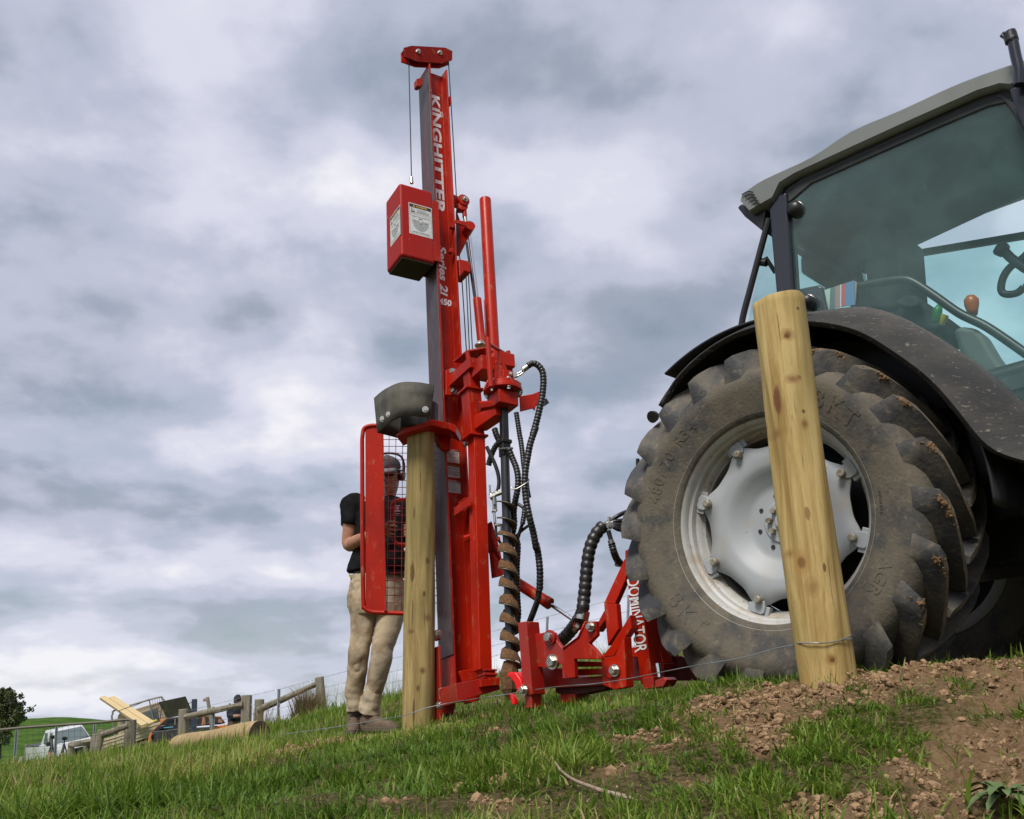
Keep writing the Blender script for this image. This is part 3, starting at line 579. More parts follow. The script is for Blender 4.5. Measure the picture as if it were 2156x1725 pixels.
for q, y, R in ((Z3(400,1055), YS-.02, .040), (Z3(470,1588), YS-.03, .036)):
    mb = MB(); P = T.hit(q, y); mb.tube([P+T.e[1]*.05, P, P-T.e[1]*.018, P-T.e[1]*.028], [R, R, R*.8, R*.3], 20); mb.build('hinge_cap', DARK, tractor, smooth=80)
# interior things seen through the glass
mb = MB(); mb.prism([T.hit(q, YS+.05) for q in (Z3(405,1518), Z3(535,1492), Z3(558,1502), Z3(590,1660), Z3(405,1680))], T.e[1]*.03); mb.build('lower_rear_panel', DARKBLUE, tractor, bevel=.012)
sx = T.lh(Z3(880,1350), 1.0)
def seatbox(name, q0, y0, y1, m=INTERIOR, bev=.03):
    mb = MB(); mb.prism([T.hit(q, y0) for q in q0], T.e[1]*(y1-y0)); return mb.build(name, m, tractor, bevel=bev, seg=3)
seatbox('seat_back', [Z3(800,1120), Z3(965,1130), Z3(985,1420), Z3(1000,1640), Z3(830,1640), Z3(800,1420)], .72, 1.15)
seatbox('seat_cushion', [Z3(760,1500), Z3(985,1480), Z3(1240,1650), Z3(1230,1760), Z3(760,1720)], .74, 1.15)
seatbox('arm_rest', [Z3(985,1580), Z3(1040,1550), Z3(1100,1555), Z3(1120,1590), Z3(1105,1618), Z3(1060,1628), Z3(985,1610)], .66, .72, bev=.02)
seatbox('radio_housing', [Z3(432,1340), Z3(450,1315), Z3(560,1320), Z3(580,1370), Z3(540,1400), Z3(535,1425), Z3(460,1440), Z3(435,1420)], .75, 1.3)
seatbox('rear_crossbar', [Z3(410,1160), Z3(600,1270), Z3(720,1310), Z3(800,1330), Z3(800,1420), Z3(720,1390), Z3(590,1360), Z3(410,1230)], 1.2, 1.3)
seatbox('coat_hook', [Z3(685,1400), Z3(730,1400), Z3(728,1450), Z3(715,1470), Z3(695,1468), Z3(683,1440)], 1.05, 1.08, bev=.008)
mb = MB(); mb.tube(spline([T.hit(q, .46) for q in (Z3(560,1540), Z3(760,1505), Z3(900,1478), Z3(1010,1465), Z3(1080,1478), Z3(1200,1555), Z3(1350,1660), (2080,690), (2170,752), (2280,830))], 6), .020, 12); mb.build('grab_rail', DARK, tractor)
mb = MB(); mb.tube([T.hit(Z6(925,990), .60), T.hit(Z6(895,940), .60)], .012, 10); P = [T.hit(q, .60) for q in (Z6(905,945), Z6(897,905), Z6(890,850), Z6(885,805), Z6(882,770), Z6(881,758))]; mb.tube(P, [.018, .024, .031, .031, .018, .004], 18); mb.build('lever_knob', mat('orange_knob', (.42, .10, .02), .35), tractor, smooth=80)
mb = MB(); mb.tube([T.hit(Z6(560,1010), .56), T.hit(Z6(575,900), .56), T.hit(Z6(598,855), .56)], [.022, .021, .012], 12); mb.build('lever', mat('green_lever', (.02, .19, .05), .4), tractor, smooth=80)
mb = MB(); mb.tube([T.hit(Z6(605,1030), .57), T.hit(Z6(640,945), .57)], [.017, .019], 12); mb.build('lever', mat('yellow_lever', (.42, .34, .03), .4), tractor, smooth=80)
mb = MB(); sw = [Z6(1371,690), Z6(1310,740), Z6(1230,755), Z6(1175,740), Z6(1160,690), Z6(1180,600), Z6(1230,520), Z6(1300,460), Z6(1371,410), (2200,500), (2240,520), (2230,580)]
P = [T.hit(q, .80) for q in sw]; mb.tube(spline(P + [P[0]], 5), .017, 12); mb.tube([T.hit(q, .78) for q in (Z6(1160,330), Z6(1250,420), Z6(1371,510), (2220,600))], .022, 12); P = T.hit(Z6(1155,330), .78); mb.tube([T.hit(Z6(1190,385), .78), T.hit(Z6(1170,350), .78), P, T.hit(Z6(1135,300), .78)], [.022, .036, .036, .012], 16); mb.build('steering_wheel', DARK, tractor, smooth=80)
seatbox('console', [Z6(700,1060), Z6(800,1040), Z6(930,1055), Z6(1000,1130), Z6(1100,1300), Z6(1250,1500), Z6(1371,1600), Z6(1371,1900), Z6(900,1700)], .62, .75, m=mat('console_grey', (.10, .115, .105), .6))
mb = MB(); mb.box(T, (.85, 1.04, .42), (1.5, 1.28, .06)); mb.build('cab_floor', INTERIOR, tractor)
# chassis and axle in the shade behind the wheel
mb = MB(); mb.box(T, (.75, 1.05, .06), (2.6, .52, .62)); mb.box(T, (-.35, 1.05, .10), (.4, .44, .5)); mb.build('gearbox', BLACKPAINT, tractor, bevel=.03)
mb = MB(); mb.tube([T.p(0, .38, 0), T.p(0, 1.66, 0)], .13, 20); mb.build('rear_axle', BLACKPAINT, tractor)
mb = MB(); mb.box(T, (1.15, .62, .28), (.9, .42, .48)); mb.build('fuel_tank', DARK, tractor, bevel=.05)
mb = MB(); mb.box(T, (1.12, .40, -.22), (.36, .30, .04)); mb.box(T, (1.12, .44, .02), (.36, .24, .04)); mb.bar(T.p(.95, .42, .28), T.p(.95, .36, -.22), .03, .04); mb.bar(T.p(1.3, .42, .28), T.p(1.3, .36, -.22), .03, .04); mb.build('cab_step', BLACKPAINT, tractor, bevel=.005)
mb = MB(); mb.box(T, (2.75, 1.05, .42), (1.9, .78, .75)); mb.build('bonnet', ROOF, tractor, bevel=.08, seg=4)
for y, sd in ((.20, 1), (1.72, -1)):
    F2 = Frame(T.p(2.35, y, -.16), T.e[0], T.e[1], T.e[2]); ty = MB(); ty.revolve(F2, [(-.15, .33), (-.18, .45), (-.17, .54), (-.12, .57), (.12, .57), (.17, .54), (.18, .45), (.15, .33)], 48); fw = ty.build('front_wheel', TYRE, tractor, smooth=50)
    dm = MB(); dm.revolve(F2, [(-.15*sd, .33), (-.05*sd, .30), (-.03*sd, .12), (-.08*sd, .10), (-.08*sd, 0)], 40); q = dm.build('front_rim', RIM, fw, smooth=40, solid=.008)
mb = MB(); mb.tube([T.p(2.35, .2, -.16), T.p(2.35, 1.72, -.16)], .07, 14); mb.build('front_axle', BLACKPAINT, tractor)
# booklet leaning inside the window
bk = thing('booklet', T.hit(Z5(1600,700), .44), 'red, white and blue booklet leaning inside the cab window', 'booklet')
def flat(name, qs, y, m, th=.006): mb = MB(); mb.prism([T.hit(q, y) for q in qs], T.e[1]*th); return mb.build(name, m, bk, smooth=0)
flat('pages', [Z5(1262,485), Z5(1385,445), Z5(1372,840), Z5(1330,835)], .425, mat('booklet_paper', (.52, .64, .58), .6))
flat('cover', [Z5(1388,445), Z5(1470,415), Z5(1465,780), Z5(1378,840)], .42, mat('booklet_grey', (.14, .18, .18), .5))
flat('cover', [Z5(1470,415), Z5(1555,385), Z5(1555,770), Z5(1465,780)], .42, mat('booklet_pink', (.42, .22, .24), .5))
flat('cover', [Z5(1555,385), Z5(1575,378), Z5(1572,765), Z5(1555,770)], .42, mat('booklet_white', (.7, .7, .68), .5))
flat('cover', [Z5(1575,378), Z5(1650,355), Z5(1640,750), Z5(1572,765)], .42, mat('booklet_red', (.55, .10, .10), .5))
flat('cover', [Z5(1650,355), Z5(1795,310), Z5(1808,730), Z5(1640,750)], .42, mat('booklet_blue', (.12, .22, .42), .5))
flat('pages', [Z5(1797,310), Z5(1842,345), Z5(1815,725), Z5(1808,730)], .425, mat('booklet_edge', (.36, .28, .2), .6))
# ------------------------------------------------------------------ post driver on the tractor's rear linkage
def mast_frame():
    az, tx, ty = .533, -.049, .092; z = np.array([tx, ty, 1.]); z /= np.linalg.norm(z)
    r = np.array([math.cos(az), math.sin(az), 0.]); r -= z*(r@z); r /= np.linalg.norm(r); return Frame(at(957.64, 1432.4, 5.4), r, np.cross(z, r), z)
M = mast_frame()                                  # x along the beam web, y away from the viewer, z up the mast
A1, B1, C1, D1, E1 = view(1400, 100, 2.1567), view(1400, 700, 2.1567), view(1400, 1300, 2.1567), view(1300, 2100, 1.9167), view(1900, 1900, 1.725)
F1, F2, F3, G1, H1, L1 = view(1780, 1350, 3.8333), view(1780, 1700, 3.45), view(1900, 2150, 2.464), view(1330, 1750, 2.6538), view(1500, 700, 3.8333), view(1740, 1780, 7.1875)
driver = thing('post_driver', M.p(.1, .1, -.3), 'tall red post driver with lettered mast, hanging hammer block and auger', 'post driver')
def plate(fr, qs, v, th, name, m=None, par=None, bevel=.004, mb=None):
    b_ = mb or MB(); b_.prism([fr.hit(q, v) for q in qs], fr.e[1]*th)
    return b_ if mb else b_.build(name, m or RED, par or driver, bevel=bevel)
def pipe(pts, r, name, m, par=None, n=12, sm=70, k=6, spl=True):
    mb = MB(); P = spline(pts, k) if spl and len(pts) > 2 else pts; mb.tube(P, r, n); return mb.build(name, m, par or driver, smooth=sm)
def ribbed(pts, r, name, pitch_=None, par=None, amp=.13, n=14):
    P = spline(pts, 10); s = arclen(P); pt = pitch_ or r*1.05; m = int(s[-1]/pt*6)+2; q = np.linspace(0, s[-1], m); PP = np.stack([np.interp(q, s, np.array(P)[:, k]) for k in range(3)], 1)
    R = [r*(1-amp+amp*abs(math.sin(math.pi*v/pt))**.6*1.6) for v in q]; mb = MB(); mb.tube(list(PP), R, n); return mb.build(name, HOSE, par or driver, smooth=75)
def bolt(fr, P, r, h, par=None, name='bolt', ax=1): mb = MB(); mb.hexbolt(fr, P, r, h, ax); return mb.build(name, STEEL, par or driver, smooth=30)
WFL, DB = .178, .154
hT, hB = M.lh(A1(683, 330), 0)[2], M.lh(D1(1000, 1345), 0)[2]
# beam of the mast
mb = MB(); hm = (hT+hB)/2
sec = [(0, 0), (.012, 0), (.012, .083), (.142, .083), (.142, 0), (DB, 0), (DB, WFL), (.142, WFL), (.142, .095), (.012, .095), (.012, WFL), (0, WFL)]
V = [M.p(s_, t_, hB) for s_, t_ in sec] + [M.p(s_, t_, hT) for s_, t_ in sec]; nS = len(sec)
mb.add(V, [(i, (i+1) % nS, (i+1) % nS+nS, i+nS) for i in range(nS)] + [tuple(range(nS)), tuple(range(2*nS-1, nS-1, -1))])
mast = mb.build('mast', RED, driver, bevel=.003)
mb = MB(); mb.box(M, (-.004, WFL/2, (hT-.06+hB+.25)/2), (.008, WFL+.004, hT-.06-hB-.25)); mb.build('slide_face', WORN, mast, bevel=.002)
# head: two plates, pulleys and bolts
hp = [A1(465,195), A1(530,178), A1(825,195), A1(885,225), A1(883,300), A1(800,330), A1(590,318), A1(468,275)]
mb = MB(); plate(M, hp, .012, .012, '', mb=mb); plate(M, hp, .012, .012, '', mb=mb); head = mb.build('head_plate', RED, driver, bevel=.003)
mb = MB(); pts = [M.loc(M.hit(q, .012)) for q in hp]; mb.prism([M.p(p[0], .066, p[2]) for p in pts], M.e[1]*.012); mb.build('head_plate', RED, driver, bevel=.003)
for q in (A1(585, 232), A1(772, 243)):
    c = M.lh(q, .012); bolt(M, M.p(c[0], .011, c[2]), .014, .020, head); mb = MB(); mb.cyl(M.p(c[0], .026, c[2]), M.p(c[0], .064, c[2]), .055, 28); mb.build('pulley', BLACKPAINT, driver, smooth=40)
c = [M.lh(q, .012) for q in hp]; mb = MB(); mb.prism([M.p(c[0][0]+.004, .024, c[0][2]-.005), M.p(c[1][0], .024, c[1][2]-.004), M.p(c[2][0], .024, c[2][2]-.004), M.p(c[3][0]-.004, .024, c[3][2]-.005), M.p(c[3][0]-.012, .024, c[3][2]-.012), M.p(c[2][0]-.004, .024, c[2][2]-.014), M.p(c[1][0]+.004, .024, c[1][2]-.014), M.p(c[0][0]+.012, .024, c[0][2]-.012)], M.e[1]*.042); mb.build('head_cover', RED, driver)
mb = MB(); plate(M, [A1(575,465), A1(605,458), A1(630,465), A1(630,515), A1(600,532), A1(577,522)], .03, .05, '', mb=mb); mb.build('stop_block', RED, driver, bevel=.003)
plate(M, [A1(860,610), A1(875,615), A1(880,680), A1(862,690)], .02, .04, 'rope_guide')
# ropes
P0, P1 = M.hit(A1(507, 290), .045), M.hit(H1(560, 60), .062)
pipe([P0, P1], .0042, 'wire_rope', CABLE, n=8, spl=False)
pipe([M.hit(A1(850, 320), .062), M.hit(A1(905, 1240), .062), M.hit(B1(940, 620), .062), M.hit(B1(965, 900), .062), M.hit(B1(1006, 1540), .062)], .0040, 'wire_rope', CABLE, n=8)
for a, b_ in ((B1(1000, 850), B1(1031, 1530)), (B1(1021, 850), B1(1057, 1520))): pipe([M.hit(a, .06), M.hit(b_, .06)], .0040, 'wire_rope', CABLE, n=8, spl=False)
# hammer block
hx0, hx1, hy0, hy1 = -.285, -.032, -.035, .213
hb0, ht0 = None, None
n0 = M.lh(B1(470, 700), hy0); n1_ = M.lh(B1(440, 65), hy0); hb0, ht0 = n0[2], n1_[2]
mb = MB(); mb.box(M, ((hx0+hx1)/2, (hy0+hy1)/2, (hb0+ht0)/2), (hx1-hx0, hy1-hy0, ht0-hb0)); ham = mb.build('hammer_block', mat('hammer_paint', (0.33, 0.010, 0.005), 0.5, spec=0.2, col2=(0.24, 0.03, 0.02), scale=6, lo=.5, hi=.7, amt=.6, col3=(0.5, 0.30, 0.16), scale3=30, lo3=.68, hi3=.75, amt3=.6, stretch=(1, 1, .6), bump=.04, bscale=18), driver, bevel=.022, seg=4)
mb = MB(); mb.box(M, ((hx0+hx1)/2, (hy0+hy1)/2, hb0-.003), (hx1-hx0-.028, hy1-hy0-.028, .012)); mb.build('striking_face', mat('striking_steel', (.028, .026, .016), .7, .3), ham)
for t_ in (-.022, WFL+.008):
    mb = MB(); mb.box(M, (-.012, t_, (hb0+ht0)/2-.02), (.052, .014, ht0-hb0-.10)); mb.build('guide_lip', RED, ham, bevel=.003)
pipe([M.hit(H1(556, 35), .062), M.hit(H1(563, 130), .062)], [.011, .013], 'rope_socket', STEEL, ham, spl=False)
# warning labels on the hammer
def label_panel(fr, o, X, Y_, w, h, par, kind, n):
    """printed label: o = top left corner, X along the text, Y up"""
    o = np.array(o, float); nn = np.array(n, float)
    def rect(x0, y0, x1, y1, m, off, nm):
        mb = MB(); mb.prism([o+X*x0*w-Y_*y0*h+nn*off, o+X*x1*w-Y_*y0*h+nn*off, o+X*x1*w-Y_*y1*h+nn*off, o+X*x0*w-Y_*y1*h+nn*off], -nn*.0004); return mb.build(nm, m, L_ if nm != 'warning_label' else par, smooth=0)
    L_ = None; L_ = rect(0, 0, 1, 1, LABELW, .0012, 'warning_label')
    def words(txts, m, off=.0024):
        mb = MB()
        for txt, x0, y1, ww, hh in txts: put_text(mb, txt, o+X*x0*w-Y_*y1*h, X, Y_, width=ww*w, height=hh*h, n=nn, off=off, bold=.02)
        mb.build('lettering', m, L_, smooth=0)
    def dots(rows, m, off=.0024):                # lines of print too small to read
        mb = MB()
        for x0, y0, x1, hh in rows:
            x = x0
            while x < x1:
                k = random.uniform(.02, .07); a, b_ = o+X*x*w-Y_*y0*h+nn*off, o+X*min(x+k, x1)*w-Y_*y0*h+nn*off; mb.add([a, b_, b_-Y_*hh*h, a-Y_*hh*h], [(0, 1, 2, 3)]); x += k+.012
        mb.build('small_print', m, L_, smooth=0)
    def ellipse(cx_, cy_, rx, ry, m, off, nm, a0=0, a1=2*math.pi):
        mb = MB(); P = [o+X*(cx_+rx*math.cos(a))*w-Y_*(cy_+ry*math.sin(a))*h+nn*off for a in np.linspace(a0, a1, 40)]; mb.add(P, [tuple(range(len(P)))]); mb.build(nm, m, L_, smooth=0)
    def frame_line(x0, y0, x1, y1, m, off=.0024, k=.006):
        mb = MB()
        for a in ((x0, y0, x1, y0+k*w/h), (x0, y1-k*w/h, x1, y1), (x0, y0, x0+k, y1), (x1-k, y0, x1, y1)): mb.add([o+X*x*w-Y_*y*h+nn*off for x, y in ((a[0], a[1]), (a[2], a[1]), (a[2], a[3]), (a[0], a[3]))], [(0, 1, 2, 3)])
        mb.build('label_border', m, L_, smooth=0)
    if kind == 'zone':
        rect(.03, .025, .97, .125, INK, .0018, 'label_band'); frame_line(.03, .13, .97, .315, INK); frame_line(.03, .345, .97, .965, INK)
        words([('WARNING', .31, .108, .48, .060)], YEL)
        mb = MB(); mb.add([o+X*x*w-Y_*y*h+nn*.0024 for x, y in ((.17, .108), (.27, .108), (.22, .045))], [(0, 1, 2)]); mb.build('hazard_triangle', YEL, L_, smooth=0)
        mb = MB()
        for P in (((.09,.175),(.12,.165),(.17,.235),(.15,.25)), ((.08,.255),(.26,.255),(.26,.285),(.08,.285)), ((.20,.18),(.21,.18),(.21,.22),(.20,.22)), ((.25,.18),(.258,.18),(.258,.255),(.25,.255))): mb.add([o+X*x*w-Y_*y*h+nn*.0024 for x, y in P], [(0, 1, 2, 3)])
        mb.build('pictogram', INK, L_, smooth=0)
        dots([(.34, .175, .75, .016), (.34, .215, .86, .016), (.34, .240, .86, .016), (.34, .265, .86, .016)], LGREY)
        words([('SAFETY EXCLUSION ZONE', .14, .425, .78, .026)], INK)
        ellipse(.50, .53, .36, .33, LGREY, .0018, 'zone_diagram', 0, math.pi); ellipse(.50, .53, .09, .06, INK, .0020, 'zone_diagram'); ellipse(.50, .535, .075, .05, LABELW, .0022, 'zone_diagram')
        dots([(.42, .455, .58, .014), (.46, .62, .56, .014), (.56, .73, .62, .012), (.68, .58, .78, .012), (.22, .55, .30, .012), (.10, .905, .90, .014)], INK)
        mb = MB(); mb.add([o+X*x*w-Y_*y*h+nn*.0024 for x, y in ((.498, .64), (.504, .64), (.504, .83), (.498, .83))], [(0, 1, 2, 3)]); mb.build('zone_diagram', INK, L_, smooth=0)
    else:
        rect(.0, .0, 1, .17, INK, .0018, 'label_band'); frame_line(.015, .012, .985, .99, INK)
        if 'danger' in kind:
            ellipse(.5, .085, .45, .068, WHITE, .0020, 'label_band'); ellipse(.5, .085, .435, .060, LRED, .0022, 'label_band'); words([('DANGER', .22, .118, .54, .062)], WHITE, .0026)
        else:
            words([('WARNING', .22, .135, .74, .085)], YEL); words([('!', .075, .60, .03, .12), ('!', .13, .60, .03, .12)], INK)
        if kind == 'danger_risk':
            words([("DON'T RISK IT", .05, .33, .88, .085), ('CALL BEFORE YOU DIG', .2, .42, .68, .04), ('1100', .42, .54, .17, .06)], INK); dots([(.25, .62, .8, .03), (.35, .83, .75, .02)], INK)
        elif kind == 'danger':
            dots([(.05, .25, .95, .035)]+[(.08, .34+i*.075, random.uniform(.6, .95), .022) for i in range(7)], INK)
        else: dots([(.24, .26+i*.06, random.uniform(.75, .95), .025) for i in range(3)]+[(.24, .50+i*.06, random.uniform(.6, .97), .022) for i in range(6)], INK)
    return L_
q0, q1, q2 = M.lh(H1(513, 418), hy0), M.lh(H1(866, 515), hy0), M.lh(H1(520, 890), hy0)
label_panel(M, M.p(q0[0], hy0, q0[2]), M.e[0], M.e[2], q1[0]-q0[0], q0[2]-q2[2], ham, 'zone', -M.e[1])
q0 = M.loc(M.hit(H1(384, 455), hx0, 0)); q1 = M.loc(M.hit(H1(232, 655), hx0, 0)); q2 = M.loc(M.hit(H1(395, 905), hx0, 0))
label_panel(M, M.p(hx0, q1[1], q0[2]), -M.e[1], M.e[2], q1[1]-q0[1], q0[2]-q2[2], ham, 'zone', -M.e[0])
# lettering down the web, tops towards the rear flange
YW = .083
def web_text(txt, qa, qb, x0, x1, shear=.22, bold=.035, dirs='down', par=mast):
    a, b_ = M.lh(qa, YW), M.lh(qb, YW); mb = MB()
    put_text(mb, txt, M.p(x0, YW-.0015, a[2]), -M.e[2], M.e[0], width=a[2]-b_[2], height=x1-x0, n=-M.e[1], off=.001, shear=shear, bold=bold, space=1.02); return mb.build('lettering', WHITE, par, smooth=0)
xk = M.lh(A1(775, 650), YW)[0]
web_text('KiNGHITTER', A1(700, 600), A1(780, 1635), .041, .119, shear=-.0)
mb = MB()
for i, dx in enumerate((-.022, -.008, .008, .022)):
    c = M.lh(A1(775, 772), YW); P = M.p(.128 + (.006 if i in (1, 2) else 0), YW-.002, c[2]+dx); mb.box(Frame(P, M.e[0], M.e[1], M.e[2]), (0, 0, 0), (.014, .002, .007))
c = M.lh(A1(775, 772), YW); mb.box(M, (.119, YW-.002, c[2]), (.006, .002, .050)); mb.build('lettering', WHITE, mast, smooth=0)
web_text('Series 2i', B1(785, 615), B1(775, 1035), .052, .112, shear=.15, bold=.03)
a, b_ = M.lh(B1(770, 1115), YW), M.lh(B1(872, 1065), YW); mb = MB(); put_text(mb, '450', M.p(.040, YW-.0015, a[2]), M.e[0], M.e[2], width=.096, height=.050, n=-M.e[1], off=.001, bold=.04, shear=.12); mb.build('lettering', WHITE, mast, smooth=0)
# labels low on the web
for kind, qa, qb in (('danger_risk', L1(300, 95), L1(700, 540)), ('warning', L1(330, 545), L1(735, 970)), ('danger', L1(345, 985), L1(765, 1415))):
    a, b_ = M.lh(qa, YW), M.lh(qb, YW); label_panel(M, M.p(.022, YW-.0005, a[2]), M.e[0], M.e[2], .117, a[2]-b_[2], mast, kind, -M.e[1])
# lift cylinder, rod and sheave gear behind the mast
TB = .05
c = M.hit(B1(985, 213), .02); mb = MB(); mb.cyl(c, c+M.e[1]*.07, .046, 24); mb.prism([M.hit(q, .03) for q in (B1(940,235), B1(1020,235), B1(1018,285), B1(1000,300), B1(960,300), B1(940,285))], M.e[1]*.05); mb.build('rope_clevis', RED, driver, bevel=.004)
bolt(M, M.hit(B1(992, 208), .016), .016, .02)
plate(M, [B1(890,165), B1(960,195), B1(950,270), B1(890,270)], .06, .03, 'clevis_bracket')
pipe([M.hit(B1(985, 290), TB), M.hit(B1(990, 365), TB)], .017, 'rope_anchor', RED, spl=False)
pipe([M.hit(B1(990, 355), TB), M.hit(B1(1000, 420), TB)], .015, 'cylinder_rod', STEEL, spl=False)
plate(M, [B1(905,385), B1(1000,400), B1(1045,398), B1(1068,430), B1(1050,462), B1(1010,445), B1(905,412)], .0, .012, 'sheave_arm')
pipe([M.hit(B1(1040, 435), -.005), M.hit(B1(975, 545), .16)], .036, 'sheave_pin', RED, n=24, spl=False)
plate(M, [B1(920,300), B1(960,420), B1(1030,480), B1(1000,590), B1(950,690), B1(925,690)], .09, .02, 'sheave_bracket')
plate(M, [B1(935,720), B1(1030,740), B1(1045,770), B1(1043,850), B1(990,830), B1(945,890)], .01, .15, 'sheave_cover', bevel=.012)
plate(M, [B1(870,440), B1(905,425), B1(905,455), B1(880,455)], -.01, .03, 'stop_lug')
plate(M, [B1(862,630), B1(890,625), B1(905,650), B1(880,672), B1(862,660)], -.012, .03, 'stop_lug')
pipe([M.hit(B1(1032, 540), .02), M.hit(B1(1101, 1085), .0)], .0115, 'cylinder_rod', CHROME, n=16, spl=False)
pipe([M.hit(B1(1005, 580), .06), M.hit(B1(1078, 1080), .05)], .009, 'guide_rod', BLACKPAINT, spl=False)
pipe([M.hit(B1(1097, 1072), .0), M.hit(B1(1138, 1475), -.03)], .029, 'lift_cylinder', RED, n=24, spl=False)
pipe([M.hit(B1(1160, 1080), .0), M.hit(B1(1180, 1500), -.03)], .006, 'hydraulic_pipe', RED, spl=False)
mb = MB(); a_, b_ = M.hit(B1(1166, 212), .02), M.hit(B1(1242, 1600), .02); d_ = (b_-a_)/np.linalg.norm(b_-a_); mb.tube([a_ - d_*.004, a_, a_+d_*.01, b_+d_*.3], [.034, .041, .0425, .0425], 32); mb.build('guide_tube', RED, driver, smooth=35)
# slewing arms and upper column sleeve, standing out towards the viewer
TCOL = -.27
plate(M, [F1(15,495), F1(100,480), F1(225,600), F1(225,905), F1(20,880)], -.018, .018, 'mount_plate')
for q in (F1(110, 530), F1(128, 820)): bolt(M, M.hit(q, -.02), .017, .025)
bolt(M, M.hit(F2(275, 275), -.05), .012, .045)
a0 = M.loc(M.hit(F1(55, 670), -.018)); 
mb = MB(); mb.box(M, (a0[0]+.05, -.16, a0[2]), (.10, .30, .075)); mb.build('slew_arm', RED, driver, bevel=.006)
q = [F1(330,370), F1(520,380), F1(655,330), F1(655,555), F1(520,590), F1(395,655), F1(390,470)]
c0 = M.lh(F1(400, 560), TCOL)
mb = MB(); mb.box(M, (c0[0]+.10, TCOL-.06, c0[2]+.02), (.20, .16, .10)); mb.box(M, (c0[0]+.13, TCOL-.10, c0[2]+.02), (.11, .26, .09)); mb.build('slew_arm', RED, driver, bevel=.006)
p0 = M.lh(F1(450, 215), TCOL); mb = MB(); mb.prism([M.hit(q, TCOL, 1) for q in ()] or [M.p(p0[0]-.075, -.12, p0[2]-.02), M.p(p0[0]-.02, -.12, p0[2]-.02), M.p(p0[0]+.10, -.22, p0[2]-.02), M.p(p0[0]+.10, -.34, p0[2]-.02), M.p(p0[0]+.02, -.36, p0[2]-.02), M.p(p0[0]-.06, -.28, p0[2]-.02)], M.e[2]*.014); mb.build('top_plate', RED, driver, bevel=.003)
bolt(Frame(M.o, M.e[0], M.e[2]*-1, M.e[1]), M.hit(F1(545, 130), TCOL), .026, .03)
for a_, b_, r_ in ((F1(350,230), F1(375,480), .017), (F1(555,170), F1(575,560), .015)): pipe([M.hit(a_, TCOL), M.hit(b_, TCOL)], r_, 'spacer_post', RED, spl=False)
def column(qs, ql, name, w, d, m=RED, bev=.006):       # square tube: near corner edge follows the two photo points
    a_, b_ = M.lh(qs, TCOL), M.lh(ql, TCOL); P = []
    for c_ in (a_, b_): P.append([M.p(c_[0], TCOL, c_[2]), M.p(c_[0]+w, TCOL, c_[2]), M.p(c_[0]+w, TCOL+d, c_[2]), M.p(c_[0], TCOL+d, c_[2])])
    mb = MB(); mb.loft(P); return mb.build(name, m, driver, bevel=bev)
column(F1(365, 500), F1(392, 760), 'inner_column', .075, .085)
column(F1(352, 755), F1(410, 1490), 'column_sleeve', .092, .10)
for q in (F1(350, 765), F1(408, 1480)):
    c = M.lh(q, TCOL); mb = MB(); mb.box(M, (c[0]+.046, TCOL+.05, c[2]), (.125, .13, .014)); mb.build('sleeve_collar', RED, driver, bevel=.003)
column(F1(445, 1500), D1(1187, 1110), 'inner_column', .078, .088)
# drill head
TA = -.46
ax0, ax1 = M.hit(F1(900, 1180), TA), M.hit(F3(352, 1200), TA); ad = (ax1-ax0)/np.linalg.norm(ax1-ax0)
AZ = -ad; AX = M.e[0]-AZ*(M.e[0]@AZ); AX /= np.linalg.norm(AX); AY = np.cross(AZ, AX); AF = Frame(ax0, AX, AY, AZ)     # auger axes
def ah(q): return AF.lh(q, 0)[2]
def apx(qc): c = AF.lh(qc, 0); return c
arm = MB(); ca = M.lh(F1(440, 1310), TCOL); 
arm.loft([[M.p(ca[0]+.0, TCOL, ca[2]+.045), M.p(ca[0]+.085, TCOL, ca[2]+.045), M.p(ca[0]+.085, TCOL, ca[2]-.045), M.p(ca[0]+.0, TCOL, ca[2]-.045)], [M.p(ca[0]+.045, TA, ca[2]+.050), M.p(ca[0]+.13, TA, ca[2]+.05), M.p(ca[0]+.13, TA, ca[2]-.02), M.p(ca[0]+.045, TA, ca[2]-.02)]]); arm.build('drill_arm', RED, driver, bevel=.006)
zb_, zt_ = ah(F1(860, 1090)), ah(F1(860, 880))
mb = MB(); mb.box(AF, (-.005, 0, (zb_+zt_)/2), (.135, .15, zt_-zb_)); mb.build('gearbox', RED, driver, bevel=.008)
mb = MB(); zf = ah(F1(880, 790)); mb.tube([AF.p(0, 0, zf-.028), AF.p(0, 0, zf-.006), AF.p(0, 0, zf-.003), AF.p(0, 0, zf+.020)], [.118, .118, .112, .112], 48); mb.build('drill_flange', RED, driver, bevel=.003)
mb = MB(); mb.tube([AF.p(0, 0, zf+.02), AF.p(0, 0, zf+.05), AF.p(0, 0, zf+.052)], [.07, .075, .04], 40); mb.build('motor_base', RED, driver, bevel=.003)
zm = ah(F1(855, 375)); zs = zf+.05; seg_ = [(zs, .042), (zs+.06, .042), (zs+.062, .039), (zs+.065, .039), (zs+.067, .040), (zs+.10, .040), (zs+.102, .038), (zs+.105, .038), (zs+.107, .040), (zm-.01, .040), (zm, .036)]
mb = MB(); mb.tube([AF.p(-.012, -.0, z) for z, _ in seg_], [r for _, r in seg_], 36); mb.build('hydraulic_motor', RED, driver, smooth=25)
mb = MB(); c = AF.lh(F1(930, 570), -.05); mb.box(AF, (c[0], -.045, c[2]), (.055, .05, .05)); mb.build('motor_port', RED, driver, bevel=.004)
for i in range(6):
    a = math.radians(20+60*i); P = AF.p(.098*math.cos(a), .098*math.sin(a), zf+.022); bolt(Frame(P, AX, -AZ, AY), P, .011, .014); P2 = AF.p(.098*math.cos(a), .098*math.sin(a), zf-.03); bolt(Frame(P2, AX, AZ, AY), P2, .011, .02)
